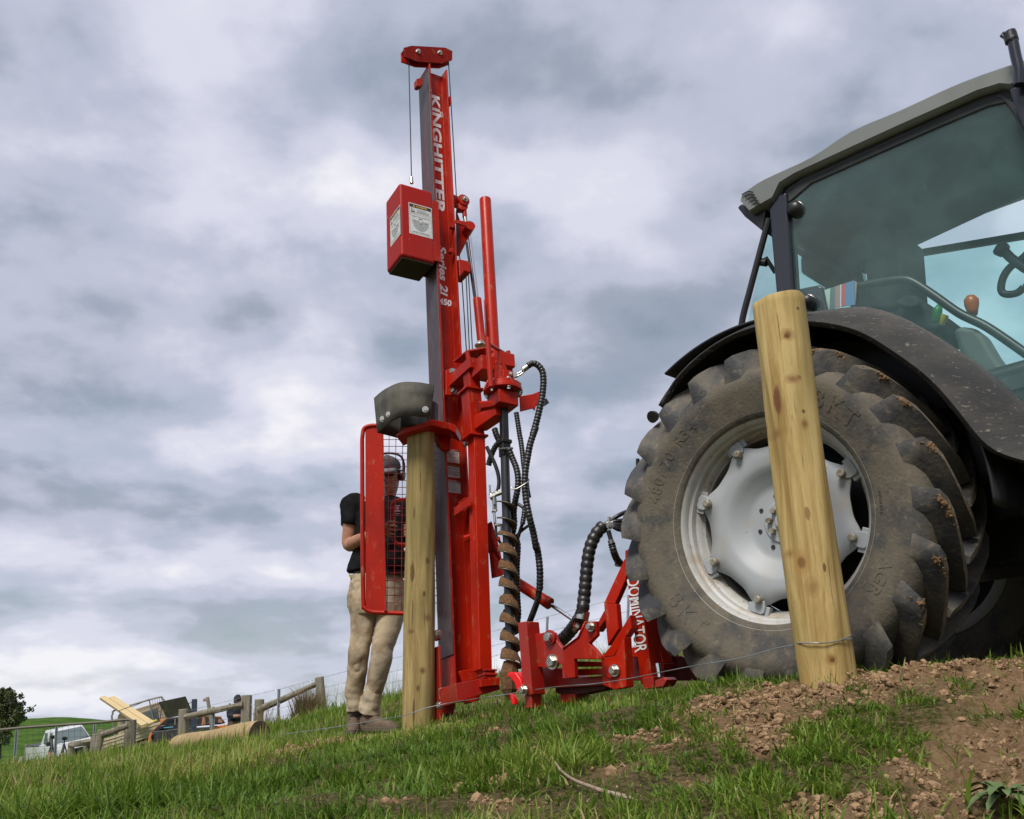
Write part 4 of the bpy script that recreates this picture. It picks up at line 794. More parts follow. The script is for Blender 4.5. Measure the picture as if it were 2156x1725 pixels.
for i in range(4): a = math.radians(45+90*i); P = AF.p(-.012+.028*math.cos(a), .028*math.sin(a), zm); bolt(Frame(P, AX, -AZ, AY), P, .006, .008)
# bar cage round the motor
pipe([AF.hit(F1(655, 5), -.10), AF.hit(F1(705, 760), -.10)], .0155, 'cage_post', RED, spl=False)
pipe([AF.hit(F1(968, 215), .07), AF.hit(F1(1010, 560), .07), AF.hit(F1(1035, 690), .07)], .0145, 'cage_post', RED, spl=False)
pipe([AF.hit(F1(690, 110), -.10), AF.hit(F1(975, 285), .07)], .0115, 'cage_bar', RED, spl=False)
pipe([AF.hit(F1(660, 660), -.02), AF.hit(F1(590, 820), -.02)], .006, 'cage_stay', RED, spl=False)
mb = MB(); mb.tube([AF.hit(F1(525, 1060), -.04), AF.hit(F1(720, 1035), -.06)], [.034, .026], 6); mb.build('lock_boss', RED, driver, bevel=.003)
plate(M, [F1(1150,900), F1(1350,865), F1(1445,825), F1(1590,1000), F1(1400,1050), F1(1380,1120), F1(1355,1085), F1(1160,1135)], TA+.12, .012, 'torque_arm')
mb = MB(); mb.prism([M.hit(q, TA+.118) for q in (F1(1555,930), F1(1600,1005), F1(1520,1035), F1(1500,1000))], M.e[1]*.05); mb.build('arm_pad', DARK, driver)
# auger: square drive, collar, tube, flight, soil
zc0, zc1 = ah(F1(905, 1580)), ah(F2(820, 440))
mb = MB(); mb.box(AF, (0, 0, (zb_+zc0)/2), (.042, .042, zb_-zc0+.03)); mb.build('auger_drive', BLACKPAINT, driver, bevel=.004)
mb = MB(); mb.box(AF, (0, 0, (zc0+zc1)/2), (.054, .054, zc0-zc1)); mb.box(AF, (0, 0, zc0-.012), (.068, .068, .024)); aug = mb.build('auger_collar', BLACKPAINT, driver, bevel=.005)
pipe([AF.hit(F2(745, 335), -.03), AF.hit(F2(930, 322), -.03)], .008, 'locking_pin', STEEL, spl=False)
pipe([AF.hit(F2(925, 325), -.03), AF.hit(F2(925, 420), -.03), AF.hit(F2(905, 440), -.03), AF.hit(F2(900, 350), -.03)], .002, 'pin_clip', CABLE, n=6)
zend = ah(F3(350, 1290))
mb = MB(); mb.tube([AF.p(0, 0, zc1+.01), AF.p(0, 0, zend)], .026, 24); aug = mb.build('auger_shaft', BLACKPAINT, driver, smooth=40)
ztop = ah(F2(760, 1040)); PT = (ah(F2(760, 1265))-ah(F2(760, 1505)))*1.0; PT = .097
fl = MB(); so = MB(); turns = (ztop-zend)/PT; NT = int(turns*40); V0 = []
vd = -(AF.hit(F3(352, 700), 0)); vd = vd-AZ*(vd@AZ); vd /= np.linalg.norm(vd); lf = np.cross(vd, AZ)         # lf: left as the viewer sees it
if lf[0] > 0: lf = -lf
for i in range(NT+1):
    ph = 2*math.pi*i/40; z = ztop-PT*ph/(2*math.pi); e = lf*math.cos(ph)+vd*math.sin(ph); V0 += [AF.p(0, 0, z)+e*.024, AF.p(0, 0, z)+e*.0565]
fl.add(V0, [(2*i, 2*i+1, 2*i+3, 2*i+2) for i in range(NT)]); fl.build('auger_flight', mat('flight_steel', (.14, .12, .085), .5, .5, col2=(.09, .06, .03), scale=30), aug, solid=.007, smooth=40)
V0 = []; K = 9
for i in range(60, NT+1):
    ph = 2*math.pi*i/40; z = ztop-PT*ph/(2*math.pi); e = lf*math.cos(ph)+vd*math.sin(ph); gr = min(1, (i-60)/60)
    for k in range(K):
        u = k/(K-1); r = .022+.034*u; hh = .006+gr*(.034*(1-u)**.6+.012*math.sin(u*math.pi))*(.75+.5*vnoise(np.array(i*.23), np.array(k*.7)))+.010*gr*vnoise(np.array(i*.9), np.array(k*1.3)); hh *= (.55+.75*vnoise(np.array(i*.06+3), np.array(.5)))
        V0.append(AF.p(0, 0, z+.003+hh*(1 if 0 < k < K-1 else .3))+e*r)
n_i = NT+1-60; so.add(V0, [(i*K+k, i*K+k+1, (i+1)*K+k+1, (i+1)*K+k) for i in range(n_i-1) for k in range(K-1)]); so.build('soil_on_flight', EARTH, aug, smooth=60)
mb = MB(); tp = AF.p(0, 0, zend+.03); mb.tube([tp, tp-AZ*.06+lf*.012, tp-AZ*.14+lf*.012, tp-AZ*.19+lf*.01], [.04, .05, .042, .012], 9); mb.build('clogged_tip', EARTH, aug, smooth=0)
# hoses
Yh = 5.0
H = lambda q, Y=Yh: WF.hit(q, Y)
ribbed([H(F1(1265,440)), H(F1(1340,402)), H(F1(1420,425)), H(F1(1492,520)), H(F1(1510,650)), H(F1(1505,780)), H(F1(1488,920)), H(F1(1450,1100)), H(F1(1402,1300)), H(F1(1345,1500)), H(F2(1255,30)), H(F2(1180,250)), H(F2(1140,450)), H(F2(1112,620)), H(F2(1102,800)), H(F2(1110,950)), H(F2(1130,1100)), H(F2(1172,1300)), H(F2(1222,1500), 5.03), H(F2(1258,1700), 5.06), H(F3(600,60), 5.08), H(F3(622,160), 5.1), H(F3(640,330), 5.1), H(F3(638,520), 5.12)], .0185, 'ribbed_hose')
pipe([H(F3(640,500), 5.12), H(F3(628,600), 5.14), H(F3(600,690), 5.18), H(F3(545,830), 5.25), H(F3(500,900), 5.3)], .0135, 'hose', HOSE)
pipe([H(F3(622,510), 5.13), H(F3(615,600), 5.16), H(F3(588,680), 5.2), H(F3(530,830), 5.27)], .0125, 'hose', HOSE)
ribbed([H(F1(1092,1150), 5.12), H(F1(1120,1330), 5.12), H(F1(1155,1560), 5.12), H(F2(1040,180), 5.12), H(F2(1068,380), 5.11), H(F2(1085,540), 5.1), H(F2(1110,700), 5.08), H(F2(1135,900), 5.06), H(F2(1155,1000), 5.08)], .0145, 'ribbed_hose')
ribbed([H(F2(880,330), 5.15), H(F2(930,460), 5.15), H(F2(985,600), 5.13), H(F2(1010,750), 5.12), H(F2(1000,900), 5.12), H(F2(970,1050), 5.14), H(F2(950,1200), 5.18), H(F2(955,1380), 5.2), H(F2(930,1550), 5.22), H(F3(420,60), 5.22), H(F3(412,300), 5.22), H(F3(415,560), 5.22), H(F3(425,760), 5.22), H(F3(400,900), 5.22)], .0175, 'ribbed_hose')
ribbed([H(F1(760,1400), 5.25), H(F1(790,1500), 5.24), H(F1(850,1620), 5.24), H(F2(790,260), 5.25)], .0175, 'ribbed_hose')
ribbed([H(F2(745,240), 5.22), H(F2(690,310), 5.24), H(F2(640,420), 5.26), H(F2(600,560), 5.28)], .0165, 'ribbed_hose')
pipe([H(F2(575,300), 5.2), H(F2(620,400), 5.2), H(F2(680,520), 5.2), H(F2(728,660), 5.2), H(F2(745,780), 5.2), H(F2(735,880), 5.2), H(F2(710,950), 5.2)], .0115, 'hose', HOSE)
ribbed([H(F2(1105,1120), 5.12), H(F2(1090,1250), 5.12), H(F2(1070,1370), 5.12)], .014, 'ribbed_hose')
pipe([H(F2(1070,1360), 5.12), H(F2(1040,1450), 5.14), H(F2(1000,1580), 5.16), H(F3(400,60), 5.2)], .010, 'hose', HOSE)
pipe([H(F2(1150,1390), 5.13), H(F2(1060,1460), 5.15), H(F2(980,1540), 5.2)], .0085, 'hose', HOSE)
pipe([H(F2(1010,1090), 5.14), H(F2(1090,1150), 5.12)], .0095, 'hose', HOSE, spl=False)
pipe([H(F2(915,880), 4.97), H(F2(935,860), 4.97), H(F2(930,890), 4.96), H(F2(990,880), 4.96), H(F2(1080,830), 4.96), H(F2(1150,780), 4.97), H(F2(1160,750), 5.0)], .0035, 'hose_tie', STEEL, n=8)
# fittings at the motor and at the valve
for a_, b_, r_ in ((F1(985,555), F1(1030,560), .013), (F1(1055,560), F1(1095,555), .012), (F1(1060,600), F1(1110,590), .011)): pipe([H(a_), H(b_)], r_, 'hose_fitting', STEEL, n=6, sm=20, spl=False)
pipe([H(F1(1090,560)), H(F1(1140,545)), H(F1(1190,510))], .0055, 'hose_fitting', STEEL, n=8)
pipe([H(F1(1105,595)), H(F1(1160,570)), H(F1(1215,525))], .0055, 'hose_fitting', STEEL, n=8)
pipe([H(F1(1180,495)), H(F1(1215,505))], .015, 'hose_fitting', STEEL, n=6, sm=20, spl=False)
pipe([H(F1(1200,495)), H(F1(1265,450))], .017, 'hose_fitting', STEEL, n=14, spl=False)
plate(WF, [F2(650,1010), F2(710,1000), F2(722,1180), F2(655,1178)], 5.2, .04, 'valve_block', m=mat('valve_grey', (.33, .33, .31), .5, .3))
for a_, b_, r_ in ((F2(640,985), F2(780,930), .014), (F2(618,1000), F2(690,970), .019), (F2(690,940), F2(770,905), .012), (F2(615,830), F2(630,1010), .006), (F2(650,1180), F2(705,1190), .014), (F2(675,1195), F2(690,1350), .009), (F2(690,1380), F2(790,1385), .009), (F2(780,1385), F2(775,1470), .008)): pipe([H(a_, 5.2), H(b_, 5.2)], r_, 'hose_fitting', STEEL, n=8, sm=30, spl=False)
pipe([H(F2(675,1000), 5.19), H(F2(680,1100), 5.19)], .008, 'hose_fitting', STEEL, spl=False)
plate(WF, [F2(670,1350), F2(700,1350), F2(705,1385), F2(680,1390)], 5.2, .03, 'valve_cap')
plate(WF, [F2(715,1560), F2(740,1530), F2(765,1560), F2(765,1600), F2(725,1590)], 5.2, .03, 'valve_cap')
pipe([H(F2(700,1400), 5.22), H(F2(712,1540), 5.22), H(F2(770,1640), 5.22), H(F2(790,1725), 5.24)], .008, 'hose', HOSE)
# tilt cylinder and its stay
plate(M, [F2(640,1330), F2(655,1360), F2(760,1725), F3(278,290), F3(290,365), F3(205,385), F3(165,0), F2(650,1725)], TCOL+.10, .05, 'tilt_stay')
pipe([H(F3(400,440), 5.35), H(F3(715,640), 5.22)], .032, 'tilt_cylinder', RED, n=28, spl=False)
pipe([H(F3(700,630), 5.23), H(F3(738,655), 5.215)], .034, 'cylinder_gland', RED, n=28, spl=False)
pipe([H(F3(735,652), 5.217), H(F3(985,822), 5.12)], .012, 'cylinder_rod', CHROME, n=18, spl=False)
pipe([H(F3(1040,780), 5.06), H(F3(1010,880), 5.12)], .026, 'rod_eye', RED, n=20, spl=False)
for a_, b_ in ((F3(1025,775), F3(1060,792)), (F3(985,870), F3(1015,895))): pipe([H(a_, 5.07), H(b_, 5.07)], .032, 'pipe_clamp', STEEL, n=18, spl=False)
# foot and lower mast
plate(M, [D1(870,930), D1(888,920), D1(905,1480), D1(890,1480)], .0, .15, 'foot_gusset', m=RED_DIRTY)
plate(M, [D1(862,800), D1(885,795), D1(890,880), D1(865,880)], .06, .05, 'foot_lug')
bolt(M, M.hit(D1(870, 835), .02), .017, .03)
plate(M, [D1(885,1250), D1(1003,1232), D1(1006,1318), D1(892,1338)], -.03, .03, 'foot_clamp', m=STEEL_TAN, bevel=.003)
for q in (D1(905,1288), D1(967,1272), D1(1030,1268), D1(880,1383)): bolt(M, M.hit(q, -.035), .017, .022)
plate(M, [D1(888,1330), D1(1005,1318), D1(1000,1400), D1(985,1440), D1(895,1460)], .0, .15, 'foot', m=RED_DIRTY)
plate(M, [D1(893,1400), D1(920,1395), D1(935,1500), D1(900,1495)], -.01, .10, 'foot_spike', m=RED_DIRTY)
plate(M, [D1(925,1400), D1(1000,1380), D1(985,1450), D1(935,1500)], .05, .10, 'foot_spike', m=DARK)
for q, z in ((D1(905, 1288), 0),): pass
plate(M, [D1(1000,1215), D1(1195,1178), D1(1195,1245), D1(1340,1228), D1(1345,1262), D1(1200,1300), D1(1020,1360), D1(1010,1330)], TCOL+.02, .20, 'base_tray', m=RED_DIRTY)
plate(M, [D1(1030,1120), D1(1190,1095), D1(1190,1180), D1(1060,1205)], -.08, .02, 'base_gusset')
mb = MB(); c = M.lh(D1(1265, 1140), TCOL)
mb.box(M, (c[0]-.0, TCOL+.04, c[2]), (.072, .082, .05)); mb.box(M, (c[0], TCOL+.04, c[2]-.004), (.085, .095, .012)); mb.box(M, (c[0], TCOL+.04, c[2]+.018), (.085, .095, .010)); mb.build('column_foot', RED_DIRTY, driver, bevel=.003)
plate(M, [D1(1195,1185), D1(1340,1165), D1(1340,1228), D1(1195,1245)], TCOL-.005, .09, 'column_foot', m=RED)
plate(M, [F2(190,1070), F2(270,1000), F2(345,990), F2(345,1110), F2(270,1200), F2(220,1200)], -.04, .015, 'column_bracket'); plate(M, [F2(330,1000), F2(345,995), F2(352,1120), F2(335,1120)], TCOL+.02, .2, 'column_bracket')
mb = MB(); mb.tube([M.hit(F2(255, 1580), -.15), M.hit(F2(370, 1545), -.15)], .022, 6); mb.build('column_bracket', RED, driver, bevel=.003)
bolt(M, M.hit(D1(1128, 617), .07), .012, .02)
# linkage frame between mast and tractor
YA = .0
pA = [F3(500,965), F3(600,950), F3(690,938), F3(735,924), F3(780,940), F3(800,1010), F3(870,1105), F3(970,1180), F3(985,1390), F3(860,1395), F3(855,1260), F3(808,1235), F3(790,1285), F3(740,1300), F3(690,1285), F3(545,1275), F3(505,1240)]
plate(T, pA, YA, .025, 'hinge_plate', m=RED_DIRTY)
mb = MB(); P = T.hit(F3(748, 985), YA); mb.tube([P, P-T.e[1]*.014], .036, 28); mb.build('pin_boss', RED_DIRTY, driver); mb = MB(); mb.tube([P, P-T.e[1]*.03, P-T.e[1]*.036], [.024, .024, .019], 20); mb.build('pivot_pin', STEEL, driver, smooth=40)
bolt(T, T.hit(F3(765, 1228), YA), .026, .025)
a_ = T.lh(F3(418, 840), YA-.06); b_ = T.lh(F3(475, 1560), YA-.06); mb = MB(); P = []
for c_ in (a_, b_): P.append([T.p(c_[0], YA-.06, c_[2]), T.p(c_[0]+.062, YA-.06, c_[2]), T.p(c_[0]+.062, YA+.04, c_[2]), T.p(c_[0], YA+.04, c_[2])])
mb.loft(P); mb.build('stand_leg', RED_DIRTY, driver, bevel=.006)
a_ = T.lh(F3(488, 1550), YA-.05); b_ = T.lh(F3(497, 1690), YA-.05); mb = MB(); P = []
for c_ in (a_, b_): P.append([T.p(c_[0], YA-.05, c_[2]), T.p(c_[0]+.045, YA-.05, c_[2]), T.p(c_[0]+.045, YA+.03, c_[2]), T.p(c_[0], YA+.03, c_[2])])
mb.loft(P); mb.build('stand_foot', RED_DIRTY, driver, bevel=.005)
bolt(T, T.hit(F3(488, 1505), YA-.065), .018, .03)
BRIGHT = mat('bright_red_plastic', (.75, .008, .01), .35)
mb = MB(); mb.prism([T.hit(q, YA-.06) for q in (F3(312,1345), F3(330,1328), F3(395,1328), F3(440,1390), F3(468,1460), F3(470,1530), F3(415,1530), F3(385,1440), F3(350,1390), F3(318,1375))], T.e[1]*.10); mb.build('foot_cover', BRIGHT, driver, bevel=.008); plate(T, [F3(335,1540), F3(350,1545), F3(385,1600), F3(390,1650), F3(360,1645)], YA-.04, .03, 'foot_blade', m=BRIGHT)
plate(T, [E1(685,1195+90), E1(870,1290), E1(885,1322), E1(685,1325)], YA+.08, .05, 'cross_bar')
plate(T, [E1(690,1340), E1(890,1335), E1(890,1375), E1(690,1385)], YA+.06, .06, 'cross_bar')
plate(T, [E1(430,1330), E1(610,1335), E1(690,1400), E1(900,1385), E1(900,1450), E1(600,1470), E1(435,1475)], YA+.10, .12, 'main_beam', m=RED_DIRTY)
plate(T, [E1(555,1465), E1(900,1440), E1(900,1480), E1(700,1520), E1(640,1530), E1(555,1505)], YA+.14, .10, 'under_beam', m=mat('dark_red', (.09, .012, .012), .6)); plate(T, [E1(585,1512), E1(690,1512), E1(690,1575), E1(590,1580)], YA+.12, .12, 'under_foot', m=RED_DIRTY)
pB = [E1(612,1193), E1(715,1118), E1(765,1012), E1(833,1010), E1(838,1108), E1(785,1163), E1(868,1252), E1(872,1272), E1(683,1272), E1(690,1400), E1(640,1405), E1(600,1330)]
plate(T, pB, YA-.03, .03, 'cylinder_bracket')
mb = MB(); mb.loft([[T.hit(q, YA-.035), T.hit(q, YA+.09)] for q in (E1(606,1200), E1(712,1122), E1(762,1012))], cap=False, closed=False); mb.build('bracket_edge', RED, driver, solid=.010)
bolt(T, T.hit(E1(803, 1048), YA-.035), .016, .03)
pC = [E1(868,1268), E1(960,1252), E1(1030,1118), E1(1045,1465), E1(960,1482), E1(882,1452)]
plate(T, pC, YA+.05, .06, 'headstock_post'); bolt(T, T.hit(E1(967, 1350), YA+.045), .020, .03); mb = MB(); P = T.hit(E1(945, 1345), YA+.05); mb.tube([P, P-T.e[1]*.012], .038, 24); mb.build('pin_boss', RED, driver)
plate(T, [E1(868,1262), E1(935,1180), E1(1070,965), E1(1080,1060), E1(1040,1118), E1(955,1252)], YA+.14, .05, 'headstock_brace')
plate(T, [E1(888,885), E1(975,890), E1(990,1065), E1(915,1180)], YA+.35, .04, 'headstock_brace')
plate(T, [E1(888,885), E1(1030,580), E1(1060,580), E1(1040,720), E1(965,892)], YA+.35, .04, 'headstock_brace')
plate(T, [E1(830,1050), E1(890,935), E1(900,1000), E1(838,1085)], YA+.36, .06, 'headstock_brace')
tw = plate(T, [E1(1033,600), E1(1113,590), E1(1228,1440), E1(1145,1445)], YA+.20, .11, 'headstock_tower')
plate(T, [E1(1035,522), E1(1092,500), E1(1112,592), E1(1034,602)], YA+.22, .10, 'tower_top'); plate(T, [E1(1095,545), E1(1125,560), E1(1160,640), E1(1200,800), E1(1150,800), E1(1120,650)], YA+.34, .08, 'headstock_brace')
plate(T, [E1(1150,800), E1(1205,815), E1(1298,1300), E1(1222,1318)], YA+.30, .09, 'headstock_tower'); plate(T, [E1(1080,1190), E1(1340,1180), E1(1345,1250), E1(1080,1260)], YA+.40, .08, 'cross_bar')
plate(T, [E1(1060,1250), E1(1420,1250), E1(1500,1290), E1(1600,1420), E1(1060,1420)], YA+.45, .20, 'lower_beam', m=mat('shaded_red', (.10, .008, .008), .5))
plate(T, [E1(1225,1320), E1(1300,1300), E1(1300,1360), E1(1235,1400)], YA+.30, .1, 'link_bracket')
pipe([T.hit(E1(1262,1300), YA+.12), T.hit(E1(1275,1395), YA+.12)], .012, 'jack_screw', CHROME, spl=False)
plate(T, [E1(1240,1420), E1(1300,1395), E1(1325,1415), E1(1300,1460), E1(1240,1470)], YA+.08, .09, 'jack_foot', m=RED_DIRTY)
plate(T, [E1(1155,1400), E1(1230,1390), E1(1235,1470), E1(1160,1480)], YA+.16, .1, 'jack_foot', m=RED_DIRTY)
a_, b_ = T.hit(E1(1092, 715), YA+.20), T.hit(E1(1148, 1222), YA+.20); dl = b_-a_; ln = np.linalg.norm(dl); dl /= ln; nrm = -T.e[1]; up_ = np.cross(nrm, dl); up_ = up_ if up_@T.e[0] > 0 else -up_
mb = MB(); put_text(mb, 'DOMINATOR', a_-up_*.038, dl, up_, width=ln, height=.075, n=nrm, off=.003, bold=.012); mb.build('lettering', WHITE, tw, smooth=0)
# big hose to the tractor
Yb = 5.05
ribbed([H(E1(560,1170), 5.4), H(E1(620,1120), 5.3), H(E1(680,1050), 5.2), H(E1(735,960), Yb), H(E1(752,850), Yb), H(E1(765,720), Yb), H(E1(775,610), Yb), H(E1(795,500), Yb), H(E1(835,410), Yb), H(E1(890,345), Yb)], .034, 'ribbed_hose', pitch_=.038)
pipe([H(E1(732,1000), Yb), H(E1(745,940), Yb)], .039, 'pipe_clamp', STEEL, n=18, spl=False)
for dy, y1, y2 in ((-8, 275, 245), (0, 318, 305), (8, 345, 330), (14, 365, 352), (20, 378, 372)): pipe([H(E1(870,370+dy), Yb), H(E1(930,330+dy), Yb), H(E1(1000,y1), Yb), H(E1(1090,y2), 5.1), H(E1(1250,y2-10), 5.2)], .0125, 'hose', HOSE)
pipe([H(E1(925,290), 5.0), H(E1(928,375), 5.0)], .008, 'hose_clamp', STEEL, spl=False); bolt(WF, H(E1(930,350), 4.98), .014, .02); pipe([H(E1(905,335), 5.0), H(E1(950,330), 5.0)], .010, 'hose_clamp', STEEL, spl=False)
pipe([H(E1(920,385), 5.0), H(E1(940,455), 5.0)], .013, 'hose_fitting', BLACKPAINT, spl=False); ribbed([H(E1(942,470), 5.0), H(E1(958,530), 5.0), H(E1(978,580), 5.05), H(E1(1005,612), 5.1)], .019, 'ribbed_hose', pitch_=.014); pipe([H(E1(935,450), 4.99), H(E1(945,475), 4.99)], .018, 'hose_fitting', STEEL, spl=False); pipe([H(E1(975,615), 5.08), H(E1(1005,620), 5.1)], .014, 'hose_fitting', STEEL, spl=False)
pipe([T.hit((1341, 1172), YA+.26), T.hit(R4(165, 735), YA+.26), T.hit(R4(168, 668), YA+.26)], .0055, 'level_rod', STEEL, k=3); pipe([T.hit(R4(167.5, 680), YA+.26), T.hit(R4(168, 652), YA+.26)], .010, 'rod_cap', DARK, spl=False)
# post cap with its rubber flap
YP = 5.385
PC = at(888, 1000, YP)
capz = WF.lh(C1(600, 900), YP)[2]
mb = MB(); ring = []
qs = [(C1(395,945), 5.36), (C1(460,890), 5.27), (C1(560,868), 5.23), (C1(645,838), 5.22), (C1(700,812), 5.25), (C1(850,842), 5.33), (C1(912,868), 5.30)]
low = [(C1(398,965), 5.36), (C1(470,935), 5.27), (C1(570,905), 5.23), (C1(650,880), 5.22), (C1(705,868), 5.25), (C1(860,905), 5.33), (C1(912,935), 5.30)]
r1 = [WF.hit(q, y) for q, y in qs]; r2 = [WF.hit(q, y) for q, y in low]
back = np.array([.05, .22, 0.])
mb.loft([[a, b_, b_+np.array([0.02, .20, 0]), a+np.array([0.02, .20, 0])] for a, b_ in zip(r1, r2)]); cap = mb.build('post_cap', RED, driver, bevel=.004)
plate(M, [C1(740,905), C1(868,945), C1(868,1078), C1(820,1072), C1(770,1015), C1(752,960)], -.06, .05, 'cap_gusset', par=cap)
plate(M, [C1(640,835), C1(690,812), C1(912,868), C1(912,935), C1(860,905), C1(700,860)], -.07, .06, 'cap_arm', par=cap)
ptop = np.array([PC[0], YP, capz])
mb = MB(); mb.tube([ptop+np.array([-.02, .02, .00]), ptop+np.array([-.02, .02, .16])], [.115, .115], 28); mb.build('cap_cup', DARK, cap, smooth=40)
tp_ = [(C1(212,630), 5.42), (C1(300,560), 5.26), (C1(430,500), 5.14), (C1(560,495), 5.12), (C1(660,508), 5.13), (C1(722,520), 5.17)]
bt_ = [(C1(240,930), 5.42), (C1(300,880), 5.26), (C1(400,808), 5.14), (C1(520,785), 5.12), (C1(620,795), 5.13), (C1(692,805), 5.17)]
tops = spline([WF.hit(q, y) for q, y in tp_], 5); bots = spline([WF.hit(q, y) for q, y in bt_], 5)
tops = spline([tops[0]+np.array([.28, .20, -.03]), tops[0]+np.array([.12, .16, -.01])], 4)[:-1] + tops; bots = spline([bots[0]+np.array([.28, .20, .0]), bots[0]+np.array([.12, .16, 0])], 4)[:-1] + bots
mb = MB(); mb.loft([[a*(1-f)+b_*f for f in (0, .33, .66, 1)] for a, b_ in zip(tops, bots)], cap=False, closed=False); flap = mb.build('rubber_flap', RUBBER, driver, smooth=70, solid=.010)
for q, y in ((C1(283, 812), 5.27), (C1(337, 772), 5.20), (C1(650, 730), 5.11)): P = WF.hit(q, y); mb = MB(); mb.hexbolt(WF, P, .013, .012); mb.build('flap_bolt', STEEL, flap, smooth=30)
# operator guard: bent tube frame, red panel, welded mesh
YG = 5.62
gl = [H(q, YG) for q in (G1(800,-5+8), G1(650,0), G1(600,-14))]
fr_ = [H((870, 897), YG), H((800, 896), YG), H((778, 897), YG), H((766, 904), YG), H((762.5, 925), YG), H((763, 1100), YG), H((765, 1262), YG), H((768, 1280), YG), H((780, 1288), YG), H((800, 1290), YG), H((880, 1293), YG)]
P_ = [fr_[0]] + spline(fr_[1:5], 6) + spline(fr_[5:10], 6)[0:] + [fr_[10]]
mb = MB(); mb.tube(P_, .0135, 12); guard = mb.build('guard_frame', RED, driver, smooth=70)
mb = MB(); mb.tube([fr_[0], fr_[0]+np.array([.04, .0, -.01])], .0135, 10); mb.tube([fr_[10], fr_[10]+np.array([.04, 0, 0])], .0135, 10); mb.tube([fr_[0]+np.array([.04, 0, -.01]), fr_[10]+np.array([.04, 0, 0])], .0135, 10); mb.build('guard_frame', RED, guard, smooth=70)
pn = [(769, 900), (804, 935), (806, 930), (811, 1280), (806, 1288), (770, 1288)]
mb = MB(); mb.prism([H(q, YG-.002) for q in ((769, 898), (803, 900), (810, 1286), (770, 1287))], np.array([0, .005, 0])); mb.build('guard_panel', RED, driver, bevel=.001)
mb = MB(); mb.prism([H((802, 900), YG-.03), H((806, 900), YG-.03), H((813, 1287), YG-.03), H((808, 1287), YG-.03)], np.array([0, .032, 0])); mb.build('guard_panel_edge', RED, driver, bevel=.002)
ms = MB(); z0, z1 = H((840, 905), YG)[2], H((840, 1290), YG)[2]; x0, x1 = H((806, 1000), YG)[0], H((930, 1000), YG)[0]
xs_ = np.arange(x0+.032, x1, .043); nz = int((z0-z1)/.0445)
for x in xs_: ms.tube([(x, YG+.012, z0), (x+.012, YG+.012, z1)], .0022, 6)
for i in range(nz): z = z0-(i+.4)*.0445; ms.tube([(x0-.01, YG+.017, z+.004), (x1+.02, YG+.017, z-.006)], .0022, 6)
ms.build('guard_mesh', mat('mesh_red', (.26, .012, .014), .35, col2=(.1, .02, .02), scale=10), driver, smooth=60)
hd = [H(q, 5.76) for q in (G1(840,660), G1(760,660), G1(690,668), G1(650,695), G1(635,740), G1(632,850), G1(640,1000), G1(655,1090), G1(690,1130), G1(760,1140), G1(840,1140))]
pipe(hd, .0125, 'control_handle', RED, n=12)
mb = MB(); mb.bar(hd[0], hd[0]+np.array([.45, -.05, 0]), .025, .03); mb.bar(hd[-1], hd[-1]+np.array([.45, -.05, 0]), .025, .03); mb.build('control_bracket', RED, driver)
plate(WF, [G1(752,1180), G1(775,1165), G1(790,1250), G1(770,1215)], 5.75, .02, 'control_tag', m=WHITE)
# ------------------------------------------------------------------ fence posts, log, wires
def wood_mat(name, c1, c2, c3, gscale=1.0, green=0.5, knots=True):
    m = new_mat(name); t = m.node_tree; b = t.nodes['Principled BSDF']; lk = t.links.new; N = t.nodes.new; b.inputs['Roughness'].default_value = 0.75; b.inputs['Specular IOR Level'].default_value = 0.25
    tcn = N('ShaderNodeTexCoord')
    def nz(sc, st, det=6, ro=.6, dist=0.0):
        mp = N('ShaderNodeMapping'); mp.inputs['Scale'].default_value = st; lk(tcn.outputs['Object'], mp.inputs[0]); n = N('ShaderNodeTexNoise'); n.inputs['Scale'].default_value = sc; n.inputs['Detail'].default_value = det; n.inputs['Roughness'].default_value = ro; n.inputs['Distortion'].default_value = dist; lk(mp.outputs[0], n.inputs['Vector']); return n.outputs['Fac']
    def mr(v, a, c, to=1.0): r = N('ShaderNodeMapRange'); r.inputs['From Min'].default_value = a; r.inputs['From Max'].default_value = c; r.inputs['To Max'].default_value = to; lk(v, r.inputs['Value']); return r.outputs[0]
    def mix(f, a, c, bl='MIX'):
        x = N('ShaderNodeMix'); x.data_type = 'RGBA'; x.blend_type = bl; lk(f, x.inputs['Factor'])
        for k, v in (('A', a), ('B', c)):
            if isinstance(v, tuple): x.inputs[k].default_value = (*v, 1)
            else: lk(v, x.inputs[k])
        return x.outputs['Result']
    grain = nz(22*gscale, (1, 1, .06), 8, .7, .6); cur = mix(mr(grain, .40, .60), c1, c2)
    cur = mix(mr(nz(4*gscale, (1, 1, .35), 5), .45, .68, green), cur, c3)
    cur = mix(mr(nz(60*gscale, (1, 1, .05), 4, .6), .63, .70, .65), cur, (.12, .075, .03))           # dark checks along the grain
    cur = mix(mr(nz(11*gscale, (1.3, 1.3, .6), 7, .7), .66, .74, .6), cur, (.17, .085, .03))         # brown scuffs
    if knots:
        vo = N('ShaderNodeTexVoronoi'); vo.inputs['Scale'].default_value = 4.2*gscale; mp = N('ShaderNodeMapping'); mp.inputs['Scale'].default_value = (1, 1, .75); lk(tcn.outputs['Object'], mp.inputs[0]); lk(mp.outputs[0], vo.inputs['Vector'])
        cur = mix(mr(vo.outputs['Distance'], .17, .10, .55), cur, (.34, .19, .06)); cur = mix(mr(vo.outputs['Distance'], .085, .05, .8), cur, (.16, .075, .025))
    lk(cur, b.inputs['Base Color'])
    bp = N('ShaderNodeBump'); bp.inputs['Strength'].default_value = .6; bp.inputs['Distance'].default_value = .008; lk(grain, bp.inputs['Height']); lk(bp.outputs[0], b.inputs['Normal']); return m
